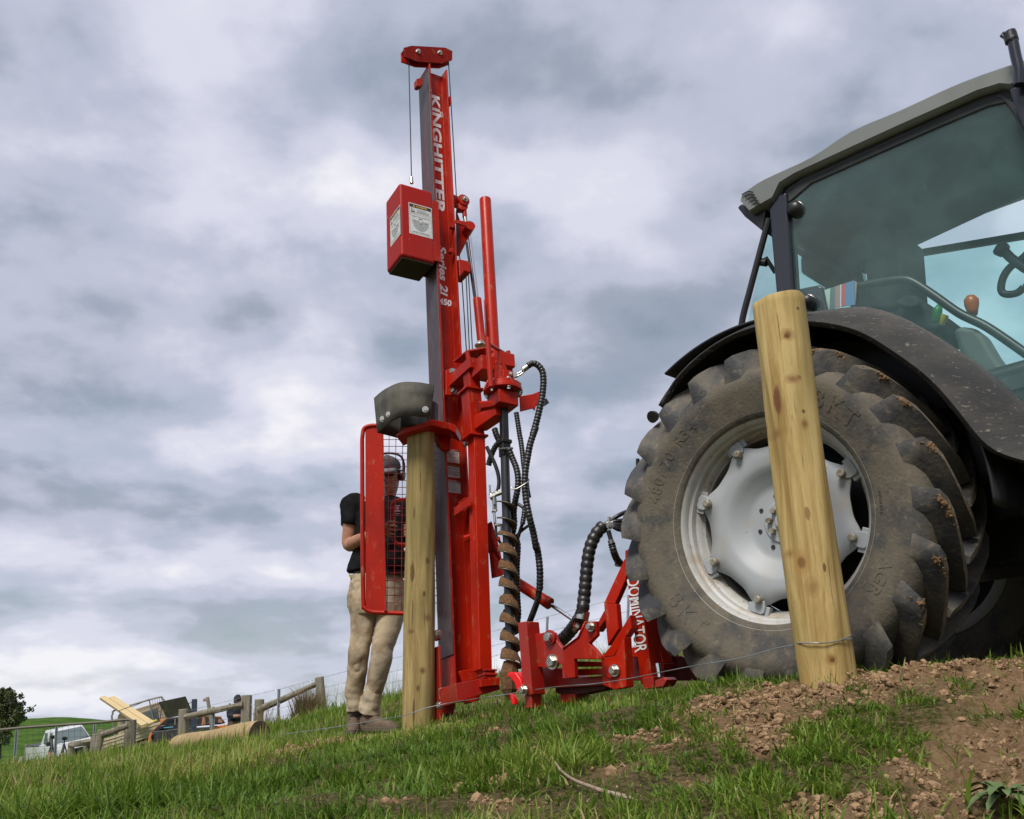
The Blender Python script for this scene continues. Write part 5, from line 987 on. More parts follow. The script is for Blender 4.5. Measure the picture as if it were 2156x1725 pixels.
def add_knots(m, knots):
    """growth knots and scars at places on the post: (point, radius, stretch along the grain, colour, ring)"""
    t = m.node_tree; b = t.nodes['Principled BSDF']; lk = t.links.new; N = t.nodes.new; cur = b.inputs['Base Color'].links[0].from_socket
    tcn = N('ShaderNodeTexCoord'); nz_ = N('ShaderNodeTexNoise'); nz_.inputs['Scale'].default_value = 38; nz_.inputs['Detail'].default_value = 4; lk(tcn.outputs['Object'], nz_.inputs['Vector'])
    for P, r, st, colr, ring in knots:
        r *= 1.45
        s1 = N('ShaderNodeVectorMath'); s1.operation = 'SUBTRACT'; lk(tcn.outputs['Object'], s1.inputs[0]); s1.inputs[1].default_value = [float(v) for v in P]
        s2 = N('ShaderNodeVectorMath'); s2.operation = 'MULTIPLY'; lk(s1.outputs[0], s2.inputs[0]); s2.inputs[1].default_value = (1/r, .10/r, 1/(r*st)); ln_ = N('ShaderNodeVectorMath'); ln_.operation = 'LENGTH'; lk(s2.outputs[0], ln_.inputs[0])
        ad = N('ShaderNodeMath'); ad.operation = 'MULTIPLY_ADD'; lk(nz_.outputs['Fac'], ad.inputs[0]); ad.inputs[1].default_value = .5; lk(ln_.outputs['Value'], ad.inputs[2])
        rp = N('ShaderNodeValToRGB'); lk(ad.outputs[0], rp.inputs[0]); e = rp.color_ramp.elements
        if ring: stops = ((0.0, 1.0), (.50, .95), (.72, .45), (.95, .25), (1.12/1.0 if False else .999, 0.0))
        else: stops = ((0.0, .9), (.7, .85), (.95, .0))
        e[0].position, e[0].color = stops[0][0], (stops[0][1],)*3+(1,); e[1].position, e[1].color = stops[-1][0], (stops[-1][1],)*3+(1,)
        for p, v in stops[1:-1]: q = e.new(p); q.color = (v, v, v, 1)
        mx = N('ShaderNodeMix'); mx.data_type = 'RGBA'; lk(rp.outputs[0], mx.inputs['Factor']); lk(cur, mx.inputs['A']); mx.inputs['B'].default_value = (*colr, 1); cur = mx.outputs['Result']
    lk(cur, b.inputs['Base Color'])
PINE = wood_mat('fresh_pine', (.30, .195, .062), (.52, .385, .165), (.27, .205, .07), 1.0, .7)
PINE_OLD = wood_mat('treated_pine', (.23, .16, .06), (.42, .315, .135), (.21, .17, .06), 1.0, .8)
yR = lambda x, y: at(x, y, 3.19)
yL = lambda x, y: at(x, y, 5.30)
KB, KD, KS = (.20, .10, .03), (.11, .05, .018), (.13, .042, .022)
add_knots(PINE, [(yR(1657, 706), .026, 1.0, KB, True), (yR(1655, 709), .011, 1, KD, False), (yR(1640, 838), .012, 5.5, KS, False), (yR(1680, 797), .010, 1.0, (.20, .10, .04), False), (yR(1612, 790), .0018, 40, KD, False), (yR(1667, 1010), .0016, 45, KD, False), (yR(1720, 1310), .0016, 45, KD, False), (yR(1640, 690), .0014, 50, KD, False), (yR(1668, 800), .03, .7, (.24, .13, .05), True), (yR(1692, 895), .016, 1.4, KB, True), (yR(1642, 906), .02, 1.2, (.26, .15, .05), True), (yR(1690, 868), .008, 1.2, KD, False), (yR(1752, 1388), .020, 1, KB, True), (yR(1753, 1390), .008, 1, KD, False), (yR(1672, 1160), .016, 1.2, (.25, .14, .045), True), (yR(1700, 1080), .010, 3, (.22, .13, .05), False), (yR(1712, 1235), .022, 1.6, (.27, .17, .06), True), (yR(1680, 650), .008, 1, KD, False), (yR(1665, 1290), .007, 1, KD, False), (yR(1735, 1195), .006, 3, KD, False)])
add_knots(PINE_OLD, [(yL(868, 1205), .016, 4.2, (.09, .045, .02), False), (yL(871, 1500), .008, 10, (.07, .035, .015), False), (yL(890, 1412), .020, 1.1, (.13, .07, .03), True), (yL(893, 1250), .010, 2, (.12, .06, .025), False), (yL(865, 1330), .022, .7, (.16, .09, .04), True), (yL(900, 1300), .02, 1.3, (.17, .11, .05), True), (yL(872, 1080), .006, 8, (.09, .05, .025), False), (yL(885, 1010), .004, 22, (.10, .06, .03), False), (yL(868, 1290), .0035, 26, (.09, .05, .025), False), (yL(900, 1180), .012, 2, (.13, .08, .04), False), (yL(880, 1450), .014, 1.4, (.12, .07, .03), False)])
WEATHERED = wood_mat('weathered_wood', (.17, .145, .11), (.27, .24, .19), (.15, .15, .10), .7, .6, False)
LOGM = wood_mat('log_wood', (.27, .19, .09), (.42, .32, .17), (.23, .17, .085), .8, .5)
ENDG = mat('end_grain', (.075, .05, .03), .9, col2=(.035, .022, .014), scale=14, lo=.4, hi=.6, bump=.3)
GALV = mat('galvanised_steel', (.34, .37, .40), .45, .6, col2=(.25, .27, .29), scale=20)
WIRE = mat('fence_wire', (.36, .40, .42), .4, .8)
def post(name, base, top, r0, r1, m, label, cat='post', group=None, n=40, rough=.0025, cut=0.0):
    """round post: a mesh of its own with small flats and dents, a slightly tilted saw cut on top"""
    base, top = np.array(base, float), np.array(top, float); ax = (top-base); ln = np.linalg.norm(ax); ax /= ln; a = np.cross(ax, (0, 1, 0.)); a /= np.linalg.norm(a); b_ = np.cross(ax, a); K = max(6, int(ln/.03)); rings = []; sd_ = random.random()*50
    for i in range(K+1):
        f = i/K; r = r0+(r1-r0)*f; c = base+ax*ln*f; rg = []
        for k in range(n):
            t_ = 2*math.pi*k/n; w = r + rough*2*(vnoise(np.array(sd_+math.cos(t_)*2.2+f*ln*1.1), np.array(math.sin(t_)*2.2+f*ln*2.3+sd_))-.5)*2
            off = ax*(cut*math.cos(t_)*r if i == K else 0); rg.append(c+(a*math.cos(t_)+b_*math.sin(t_))*w+off)
        rings.append(rg)
    e = [c+(p-c)*.965+ax*.0045 for p in rings[-1] for c in [sum(rings[-1])/n]]; rings.append(e)
    mb = MB(); mb.loft(rings); o = mb.build(name, m, smooth=40)
    return tag(o, label, cat, group) if label else o
YS_ = 3.28
bR = (at(1682, 1422, YS_)+at(1798, 1405, YS_))/2; tR = (at(1588, 645, YS_)+at(1690, 628, YS_))/2; ay = np.array([0, .0, 0])
wR = np.linalg.norm(at(1682, 1415, YS_)-at(1796, 1405, YS_))/2; wT = np.linalg.norm(at(1589, 660, YS_)-at(1691, 645, YS_))/2
dR = (bR-tR)/np.linalg.norm(bR-tR)
sp = post('fence_post', bR+dR*.30, tR, wR*1.0, wT, PINE, 'fresh yellow pine fence post standing in heaped soil before the tractor wheel', 'post', n=48, cut=-.10, rough=.0042)
bL = (at(848, 1530, 5.385)+at(915, 1530, 5.385))/2; tL = (at(857, 905, 5.385)+at(915, 905, 5.385))/2; dL = (bL-tL)/np.linalg.norm(bL-tL)
dp_ = post('fence_post', bL+dL*.22, tL-dL*.0, .091, .081, PINE_OLD, 'greenish weathered pine post under the red driver cap, beside the standing man', 'post', n=44, rough=.0035)
# log lying on the grass
l0, l1_ = at(547, 1543, 9.6), at(352, 1572, 11.5); dl = (l1_-l0)/np.linalg.norm(l1_-l0)
lg = thing('log', l0, 'thick round log lying on the grass with dark end grain', 'log')
a = np.cross(dl, (0, 0, 1.)); a /= np.linalg.norm(a); b_ = np.cross(dl, a)
mb = MB(); rings = []
for i in range(30):
    f = i/29; c = l0+dl*f*2.1; r = (.112+.008*math.sin(f*9))*(1-.06*f); rings.append([c+(a*math.cos(t_)+b_*math.sin(t_))*r*(1+.03*math.sin(3*t_+f*4)) for t_ in np.linspace(0, 2*math.pi, 36, endpoint=False)])
mb.loft(rings); mb.build('log_body', LOGM, lg, smooth=40)
mb = MB(); mb.add([l0-dl*.002+(p-l0)*.985 for p in rings[0]], [tuple(range(36))]); mb.build('end_grain', ENDG, lg, smooth=0)
# plain wire from the standing post down to the left, with its tie round the post
def lift(P, dz): return P+np.array([0, 0, dz])
tw_ = []
pcen = lambda q: bR + dR*np.dot(q-bR, dR)
q0 = at(1735, 1352, YS_); c0 = pcen(q0)
for k in range(46):
    t_ = math.pi*.15-2*math.pi*1.25*k/45; tw_.append(c0 + np.array([math.cos(t_), math.sin(t_), 0])*(wR+.004) + np.array([0, 0, .012*math.cos(t_*1)+.008*math.sin(k*.4)]))
wr = [tw_[-1]] + [at(x, y, Y) for x, y, Y in ((1655,1361,3.35),(1560,1385,3.6),(1440,1406,3.95),(1330,1428,4.3),(1250,1440,4.55),(1165,1447,4.75),(1060,1463,4.95),(960,1478,5.1),(900,1490,5.15))]
mb = MB(); mb.tube(spline(tw_, 2), .0022, 6); mb.tube(spline(wr, 5), .0019, 6); wl = [at(x, y, Y) for x, y, Y in ((900,1490,5.15),(846,1508,5.22),(790,1517,5.6),(735,1527,5.9),(680,1535,6.2),(600,1546,6.8),(560,1553,7.2))]; mb.tube(spline(wl, 5), .0022, 6)
tag(mb.build('fence_wire', WIRE, smooth=60), 'thin blue grey wire tied round the yellow post and running left along the grass', 'wire')
# ---- stock fence along the crest
Lb = view(0, 2650, 1.6585); Rb = view(600, 2700, 2.9944); Ra = view(100, 2700, 3.5933)
fence = thing('stock_fence', at(520, 1540, 19), 'old wooden rail fence with steel pickets and barbed wire across the crest', 'fence')
def fpost(qt, qb, Y, r, m=WEATHERED, name='post', par=None, deep=.5, sq=False):
    t_, b0 = at(*qt, Y), at(*qb, Y); d = (b0-t_)/np.linalg.norm(b0-t_); b0 = b0+d*deep
    if sq: mb = MB(); mb.bar(b0, t_, r*2, r*2, up=(0, 1, 0)); o = mb.build(name, m, bevel=.008)
    else: o = post(name, b0, t_, r*1.06, r, m, None, n=18, rough=.006)
    adopt(o, par or fence); return o
def frail(qa, Ya, qb, Yb, r, m=WEATHERED, par=None, name='rail'):
    a_, b_ = at(*qa, Ya), at(*qb, Yb); o = post(name, a_, b_, r*1.08, r*.9, m, None, n=16, rough=.006); adopt(o, par or fence); return o
fpost(Rb(406, 412), Rb(396, 745), 19.5, .095); fpost(Rb(1160, 243), Rb(1150, 620), 19.2, .085, sq=True); fpost(Rb(1316, 296), Rb(1300, 620), 19.0, .09); fpost(Rb(2030, 30), Rb(2080, 590), 18.2, .085); fpost(Rb(688, 270), Rb(712, 420), 21.0, .04)
frail(Rb(425, 505), 19.4, Rb(1112, 355), 19.1, .060); frail(Rb(1305, 420), 18.9, Rb(2000, 105), 18.2, .058); o = frail(Rb(690, 285), 21, Rb(640, 305), 21, .035)
def picket(qt, qb, Y, w=.022, par=None, m=GALV):
    t_, b0 = at(*qt, Y), at(*qb, Y); b0 = b0+(b0-t_)/np.linalg.norm(b0-t_)*.4; mb = MB(); F_ = Frame(b0, (1, 0, 0), (0, 1, 0), (t_-b0)/np.linalg.norm(t_-b0)); h = np.linalg.norm(t_-b0)
    mb.box(F_, (0, 0, h/2), (w*2, .006, h)); mb.box(F_, (0, -w*.6, h/2), (.006, w*1.2, h)); o = mb.build('picket', m, par or fence, smooth=0); return o
picket(Rb(1545, 170), Rb(1530, 690), 18.6, .03); picket(Rb(762, 382), Rb(750, 680), 19.3, .03); picket((1152.7, 1299), (1150, 1370), 15.5, .022); picket((1323.6, 1253), (1321, 1330), 15.0, .022); picket((917, 1397), (916, 1470), 16.5, .022)
fpost(Rb(533, 290), Rb(530, 450), 24, .055, m=mat('dark_blue_post', (.02, .03, .05), .5), sq=True)
def strand(pts, par=None, barbs=True, r=.0028):
    P = [at(x, y, Y) for x, y, Y in pts]; mb = MB(); mb.tube(P, r, 5, cap=False)
    if barbs:
        for a_, b_ in zip(P[:-1], P[1:]):
            n_ = max(1, int(np.linalg.norm(b_-a_)/.14))
            for k in range(n_):
                c = a_+(b_-a_)*(k+random.random()*.4)/n_; v = np.array([random.uniform(-.4, .4), random.uniform(-.4, .4), 1.])*.018; mb.add([c-v-np.array([.002, 0, 0]), c-v+np.array([.002, 0, 0]), c+v+np.array([.002, 0, 0]), c+v-np.array([.002, 0, 0])], [(0, 1, 2, 3)])
    return mb.build('wire_strand', WIRE, par or fence, smooth=0)
W0 = [(397, 1497, 19.5), (518, 1467, 19.2), (587, 1452, 18.6), (676, 1428, 18.2)]
strand(W0 + [(849, 1381, 17), (917, 1399, 16.5)][:1] + [(1125, 1306, 15.6), (1270, 1268, 15.2), (1323, 1254, 15), (1450, 1222, 14.5)])
strand([(397, 1514, 19.5), (518, 1487, 19.2), (587, 1475, 18.6), (678, 1449, 18.2), (849, 1409, 17), (1162, 1328, 15.5), (1275, 1299, 15.2), (1323, 1287, 15), (1450, 1256, 14.5)])
strand([(397, 1530, 19.5), (518, 1506, 19.2), (587, 1492, 18.6), (680, 1468, 18.2), (849, 1432, 17), (1152, 1352, 15.5), (1323, 1318, 15), (1450, 1290, 14.5)])
strand([(518, 1524, 19.2), (587, 1510, 18.6), (682, 1488, 18.2)]); strand([(668, 1455, 18.2), (640, 1490, 18.4), (600, 1530, 18.8)], barbs=False); strand([(667, 1452, 18.2), (632, 1488, 18.4), (590, 1524, 18.8)], barbs=False)
# ---- gate and its fence on the left
gate = thing('farm_gate', at(150, 1600, 22), 'pipe framed farm gate with wire netting in front of the white pickup', 'gate')
gp = [at(*q, 22) for q in ((-40, 1541), (52.6, 1531.8), (213.8, 1520.8), (262, 1515.8), (275, 1516.5), (280.5, 1523), (281.5, 1565), (281.5, 1600))]
mb = MB(); mb.tube([gp[0], gp[1], gp[2]] + spline(gp[2:6], 4)[1:] + gp[6:], .030, 10); mb.tube([at(-40, 1640, 22), at(281, 1602, 22)], .028, 8); mb.build('gate_frame', mat('gate_pipe', (.13, .115, .09), .6, .3), gate, smooth=60)
mb = MB()
for i in range(26): f = i/25; a_, b_ = at(-30+311*f, 1540-23*f, 22), at(-30+311*f, 1640-38*f, 22); mb.tube([a_, b_], .0032, 4, cap=False)
for i in range(6): f = (i+1)/7; mb.tube([at(-30, 1540+100*f, 22.01), at(281, 1517+84*f, 22.01)], .0032, 4, cap=False)
mb.build('netting', mat('netting_wire', (.06, .065, .06), .5, .5), gate, smooth=0)
yard = thing('yard_fence', at(210, 1580, 23), 'short run of leaning grey posts and rails behind the gate netting', 'fence')
for qt, qb, Y, r in ((Ra(1100, 790), Ra(1040, 1110), 22.6, .085), (Ra(1020, 850), Ra(990, 1115), 23.2, .10), (Ra(1520, 650), Ra(1500, 1000), 22.4, .125), (Ra(672, 985), Ra(650, 1180), 24, .075), (Ra(868, 930), Ra(862, 1140), 24, .035)): fpost(qt, qb, Y, r, par=yard)
frail(Ra(1110, 865), 22.5, Ra(1490, 725), 22.3, .065, par=yard); frail(Ra(665, 1005), 23.9, Ra(985, 955), 23.2, .07, par=yard)
for qt, qb, Y in ((Ra(455, 740), Ra(425, 1240), 23), (Ra(1003, 705), Ra(995, 800), 24), (Lb(112, 445), Lb(92, 700), 22.8)): picket(qt, qb, Y, .035, par=yard)
for k, (qt, qb, Y) in enumerate(((Lb(140, 630), Lb(134, 695), 21), (Lb(33, 660), Lb(22, 730), 20))):
    o = post('marker_post', at(*qb, Y)+np.array([0, 0, -.3]), at(*qt, Y), .035, .035, mat('white_post', (.45, .46, .46), .6), ('short white stake just inside the gate' if k == 0 else 'short white stake at the left edge of the field'), 'stake', n=14)
for qt, qb, Y in ((Lb(178, 545), Lb(172, 612), 60),):
    o = post('marker_post', at(*qb, Y)+np.array([0, 0, -.3]), at(*qt, Y), .11, .10, WEATHERED, 'grey wooden post alone on the slope of the far hill', 'post', n=12)
# ------------------------------------------------------------------ people
SKIN = mat('skin', (.40, .205, .125), .55, col2=(.34, .15, .09), scale=14, bump=.05, bscale=120)
SHIRT = mat('black_cotton', (.008, .008, .009), .9, spec=.1, col2=(.015, .015, .016), scale=12, bump=.15, bscale=160)
PANTS = mat('dirty_khaki', (.42, .335, .225), .9, col2=(.15, .09, .042), scale=5, lo=.47, hi=.62, amt=.8, col3=(.43, .37, .28), scale3=6, lo3=.5, hi3=.65, amt3=.6, bump=.2, bscale=45)
BOOT = mat('boot_suede', (.11, .075, .05), .85, col2=(.17, .12, .08), scale=14, bump=.2, bscale=60)
SOLE = mat('boot_sole', (.10, .075, .055), .8)
CAPM = mat('cap_cloth', (.055, .052, .058), .85, col2=(.09, .085, .09), scale=18)
BRIM = mat('cap_brim', (.14, .14, .15), .8)
SHADES = mat('dark_lens', (.008, .007, .007), .12)
def wholemesh(mb, name, m, parent, vox, disp=0.0, dscale=9.0, smooth_it=6, creases=0.0):
    o = mb.build(name, m, parent, smooth=180); k = o.modifiers.new('remesh', 'REMESH'); k.mode = 'VOXEL'; k.voxel_size = vox; k.use_smooth_shade = True
    if smooth_it: s_ = o.modifiers.new('smooth', 'SMOOTH'); s_.iterations = smooth_it; s_.factor = .5
    if disp:
        tx_ = bpy.data.textures.new('folds', 'CLOUDS'); tx_.noise_scale = 1/dscale; tx_.noise_depth = 2; d = o.modifiers.new('folds', 'DISPLACE'); d.texture = tx_; d.strength = disp; d.mid_level = .5; d.texture_coords = 'GLOBAL'
    if creases:
        tx_ = bpy.data.textures.new('creases', 'MARBLE'); tx_.marble_type = 'SHARP'; tx_.noise_scale = .16; tx_.noise_depth = 2; tx_.turbulence = 9; tx_.noise_basis_2 = 'SIN'; d = o.modifiers.new('creases', 'DISPLACE'); d.texture = tx_; d.strength = creases; d.mid_level = .5; d.texture_coords = 'GLOBAL'
        s_ = o.modifiers.new('soften', 'SMOOTH'); s_.iterations = 2; s_.factor = .4
    return o
def ell(mb, c, ax, bx, r1, r2, n=24): return [c+ax*r1*math.cos(t_)+bx*r2*math.sin(t_) for t_ in np.linspace(0, 2*math.pi, n, endpoint=False)]
XA, YAx, ZA = np.array([1., 0, 0]), np.array([0, 1., 0]), np.array([0, 0, 1.])
def head_rings(c, fwd, k=1.0):
    """head about c (mid height), looking along fwd"""
    fwd = np.array(fwd, float); fwd /= np.linalg.norm(fwd); up_ = ZA - fwd*(ZA@fwd); up_ /= np.linalg.norm(up_); rt = np.cross(fwd, up_); rings = []
    for z, w, f0, b0 in ((-.128, .020, .062, .0), (-.120, .038, .082, .02), (-.10, .052, .090, .052), (-.07, .061, .089, .070), (-.04, .066, .088, .082), (0, .071, .087, .092), (.035, .074, .090, .098), (.07, .073, .086, .096), (.10, .062, .066, .080), (.12, .040, .040, .052), (.128, .012, .012, .016)):
        rg = []
        for t_ in np.linspace(0, 2*math.pi, 28, endpoint=False):
            x, y = math.sin(t_), math.cos(t_); d = f0 if y > 0 else b0; ry = abs(y)**(.85)*(1 if y > 0 else -1)*d
            rg.append(c + (rt*x*w + fwd*ry + up_*z)*k)
        rings.append(rg)
    return rings, fwd, up_, rt
def add_face(mb, c, fwd, up_, rt, k=1.0):
    P = lambda x, y, z: c + (rt*x + fwd*y + up_*z)*k
    mb.loft([[P(-.010, .085, .022), P(.010, .085, .022), P(.008, .080, .020), P(-.008, .080, .020)], [P(-.016, .088, -.030), P(.016, .088, -.030), P(.014, .075, -.045), P(-.014, .075, -.045)]][::1] and [[P(-.008, .080, .025), P(0, .093, .025), P(.008, .080, .025), P(0, .07, .025)], [P(-.012, .084, -.010), P(0, .107, -.012), P(.012, .084, -.010), P(0, .07, -.01)], [P(-.018, .082, -.030), P(0, .112, -.030), P(.018, .082, -.030), P(0, .07, -.03)], [P(-.012, .080, -.042), P(0, .096, -.042), P(.012, .080, -.042), P(0, .07, -.04)]])
    mb.tube([P(-.026, .080, -.066), P(-.012, .091, -.063), P(0, .093, -.064), P(.012, .091, -.063), P(.026, .080, -.066)], [.004, .0062, .0065, .0062, .004], 8); mb.tube([P(-.022, .080, -.076), P(0, .093, -.077), P(.022, .080, -.076)], [.004, .0075, .004], 8)
    for s in (-1, 1):
        mb.tube([P(s*.012, .084, .038), P(s*.035, .082, .042), P(s*.055, .066, .036)], [.006, .007, .004], 8); mb.tube([P(s*.030, .074, .018), P(s*.034, .079, .018)], .012, 10)
        mb.tube([P(s*.070, -.004, .028), P(s*.082, -.012, .030), P(s*.084, -.016, .0), P(s*.076, -.006, -.028)], [.008, .013, .012, .007], 8)
def hand(mb, wrist, palm_c, knuck, tipdirs, thumb, r=.0088):
    """palm from wrist to knuckles, five fingers as bent chains"""
    mb.tube([wrist, wrist*.5+palm_c*.5, palm_c, sum(knuck)/4], [.027, .031, .036, .030], 12)
    for k_, chain in zip(knuck, tipdirs): mb.tube(spline([palm_c*.55+k_*.45, k_] + chain, 4), [r*1.15]*5 + list(np.linspace(r*1.1, r*.75, (len(chain))*4)), 9)
    mb.tube(spline(thumb, 4), list(np.linspace(r*1.4, r*.85, 4*(len(thumb)-1)+1)), 9)
YM = 6.15
K_ = lambda q, dy=0.0: WF.hit(q, YM+dy)
man = thing('person', at(785, 1548, YM), 'man in black T-shirt, muddy khaki trousers, cap and earmuffs standing behind the red guard', 'person')
hc = K_(G1(598, 412)); hf = np.array([-.16, -1, -.34])
body = MB(); rg, hfw, hup, hrt = head_rings(hc, hf); body.loft(rg); add_face(body, hc, hfw, hup, hrt)
nk0, nk1 = hc-hup*.07-hfw*.015, K_(G1(572, 665), .02); body.tube([nk0, nk0*.5+nk1*.5, nk1], [.056, .055, .066], 20)
ct = [K_(G1(x, y), .03) for x, y in ((572, 660), (560, 760), (550, 950), (545, 1150), (540, 1330))]
body.loft([ell(body, c, XA, YAx, a_, b_) for c, a_, b_ in zip(ct, (.09, .17, .175, .165, .165), (.06, .10, .115, .11, .105))])
sL, eL, wL = K_(G1(205, 740), .03), K_(G1(172, 1140), .02), K_(G1(470, 1010), -.27); sR, eR, wR_ = K_(G1(930, 740), .03), K_(G1(985, 1120), .04), K_(G1(905, 985), -.24)
for s_, e_, w_ in ((sL, eL, wL), (sR, eR, wR_)):
    body.tube(spline([ct[1], s_, s_*.45+e_*.55, e_, e_*.62+w_*.38, w_], 5), list(np.interp(np.linspace(0, 5, 26), [0, 1, 2, 3, 3.7, 5], [.06, .060, .050, .042, .047, .028])), 16)
hy = 5.76-YM
pc = K_(G1(560, 985), hy-.022); kn = [K_(G1(592, y), hy-.030) for y in (905, 948, 990, 1032)]
ch = [[K_(G1(632+dx, y-4), hy-.032), K_(G1(668+dx, y+2), hy-.020), K_(G1(672+dx, y+6), hy+.004)] for y, dx in ((900, 2), (944, 10), (988, 8), (1030, -6))]
hand(body, wL, pc, kn, ch, [K_(G1(545, 960), hy-.01), K_(G1(575, 925), hy+.022), K_(G1(625, 900), hy+.03), K_(G1(655, 890), hy+.02)])
pcR = K_(G1(850, 985), hy-.01); knR = [K_(G1(820, y), hy-.02) for y in (935, 970, 1005, 1040)]
hand(body, wR_, pcR, knR, [[K_(G1(785, y), hy-.025), K_(G1(765, y+2), hy-.01), K_(G1(765, y+4), hy+.012)] for y in (930, 968, 1004, 1040)], [K_(G1(860, 960), hy), K_(G1(835, 930), hy+.02), K_(G1(800, 915), hy+.02)])
lg_ = []
def D(q, dy=0.0): return K_(D1(*q), dy)
legL = [D((300, 560), .03), D((298, 700), .02), D((284, 850), .0), D((256, 1000), -.02), D((245, 1150), .0), D((224, 1290), .03), D((228, 1430), .04)]
legR = [D((490, 560), .03), D((500, 700), .02), D((450, 900), -.03), D((428, 1040), -.05), D((392, 1200), -.02), D((362, 1310), .0), D((340, 1450), .02)]
body.tube(legL, [.08, .07, .055, .055, .05, .045, .04], 14); body.tube(legR, [.08, .07, .055, .055, .05, .045, .04], 14); body.loft([ell(body, c, XA, YAx, .15, .10) for c in (ct[3], ct[4], D((400, 480), .03), D((400, 600), .03))])
body_o = wholemesh(body, 'body', SKIN, man, .0055, smooth_it=4)
# T-shirt
sh = MB(); tc_ = [(572, 640, .066, .062), (572, 672, .125, .085), (568, 715, .185, .105), (560, 800, .198, .122), (552, 950, .198, .132), (545, 1100, .202, .135), (535, 1250, .212, .138), (528, 1350, .222, .142), (522, 1425, .232, .148)]
sh.loft([ell(sh, K_(G1(x, y), .03), XA, YAx, a_, b_, 40) for x, y, a_, b_ in tc_])
for s_, e_ in ((sL, eL), (sR, eR)):
    c0 = ct[1]*.35+s_*.65+ZA*.01; sh.tube(spline([c0, s_+ZA*.012, s_*.58+e_*.42, s_*.5+e_*.5], 5), list(np.interp(np.linspace(0, 3, 16), [0, 1, 2.6, 3], [.075, .075, .068, .069])), 18)
shirt = wholemesh(sh, 'shirt', SHIRT, man, .008, disp=.010, dscale=10, smooth_it=3, creases=.014)
lgm = MB(); c = K_(G1(690, 765), -.115)
for x0, y0, w_, h_ in ((-.018, .022, .036, .006), (-.010, .0, .020, .016), (-.022, -.014, .044, .008), (-.014, -.030, .028, .004)): lgm.add([c+np.array([x0, 0, y0]), c+np.array([x0+w_, 0, y0]), c+np.array([x0+w_*.92, 0, y0+h_]), c+np.array([x0+w_*.08, 0, y0+h_])], [(0, 1, 2, 3)])
lgm.build('chest_print', mat('print_mauve', (.25, .10, .16), .8), shirt, smooth=0)
# trousers
tr = MB()
tr.loft([ell(tr, D(q, .03), XA, YAx, a_, b_, 30) for q, a_, b_ in (((395, 385), .170, .120), ((398, 430), .182, .128), ((400, 520), .196, .135), ((402, 620), .200, .138), ((402, 690), .180, .125))])
for lg, R in ((legL, (.094, .088, .070, .062, .060, .056, .053)), (legR, (.094, .088, .071, .063, .061, .062, .068))):
    P = spline(lg, 6); rr_ = np.interp(np.linspace(0, 6, len(P)), range(7), R); rr_ = [r*(1+.055*math.sin(i*1.9)*max(0, (i/len(P)-.78)*4.5) + .03*math.sin(i*1.1+1)*(1 if 14 < i < 22 else 0)) for i, r in enumerate(rr_)]; tr.tube(P, rr_, 22)
trz = wholemesh(tr, 'trousers', PANTS, man, .005, disp=.010, dscale=10, smooth_it=3, creases=.013)
bt = MB(); bt.loft([ell(bt, K_(G1(x, y), .03), XA, YAx, .196, .134, 32) for x, y in ((530, 1436), (528, 1478))]); bt.build('belt', DARK, trz, smooth=60)
pk = MB(); pk.prism([K_(G1(*q), -.03) for q in ((170, 1440), (205, 1470), (215, 1500), (190, 1495), (175, 1470))], np.array([0, .06, 0])); pk.build('yellow_tape', mat('tape_yellow', (.35, .28, .02), .5), trz, bevel=.004)
# boots
def boot(ank, toe, name, sc=1.0):
    d = (toe-ank); d[2] = 0; ln = np.linalg.norm(d); d /= ln; s_ = np.cross(ZA, d); base = min(ank[2], toe[2]); mb = MB(); rings = []
    prof = [(-.075, .020, .075, .030), (-.07, .034, .105, .034), (-.03, .040, .115, .040), (.03, .042, .105, .043), (.08, .044, .078, .046), (.13, .046, .066, .05), (.17, .040, .056, .045), (.20, .026, .036, .03), (.212, .012, .02, .016)]
    k_ = ln/.20
    for x, w, h, _ in prof:
        c = np.array([ank[0], ank[1], base])+d*x*k_; rings.append([c+s_*w*math.cos(t_)*(.92 if math.sin(t_) > 0 else 1)+ZA*(.022+(h-.022)*max(0, math.sin(t_))**.7 + .012*min(0, math.sin(t_))) for t_ in np.linspace(0, 2*math.pi, 22, endpoint=False)])
    mb.loft(rings); mb.tube([np.array([ank[0], ank[1], base+.05]), np.array([ank[0], ank[1], base+.12]), np.array([ank[0], ank[1], base+.20])], [.047, .046, .050], 18)
    b_ = wholemesh(mb, name, BOOT, man, .007, disp=.006, dscale=25, smooth_it=3)
    so_ = MB(); so_.loft([[np.array([ank[0], ank[1], base+z])+d*x*k_*1.02+s_*w*sg*1.05 for x, w, sg in [(x, w, 1) for x, w, _, _ in prof]+[(x, w, -1) for x, w, _, _ in prof[::-1]]] for z in (-.004, .024)]); so_.build('sole', SOLE, b_, bevel=.004)
    lc = MB()
    for i in range(5): p = np.array([ank[0], ank[1], base+.085+i*.022])+d*(.048-.004*i); lc.tube([p-s_*.028, p+d*.004, p+s_*.028], .0035, 6)
    lc.build('boot_laces', DARK, b_, smooth=60); return b_
bz = lambda q, dy=0: D(q, dy)
boot(bz((222, 1590), .06), bz((205, 1600), -.12), 'boot'); boot(bz((335, 1580), .02), bz((545, 1578), -.13), 'boot')
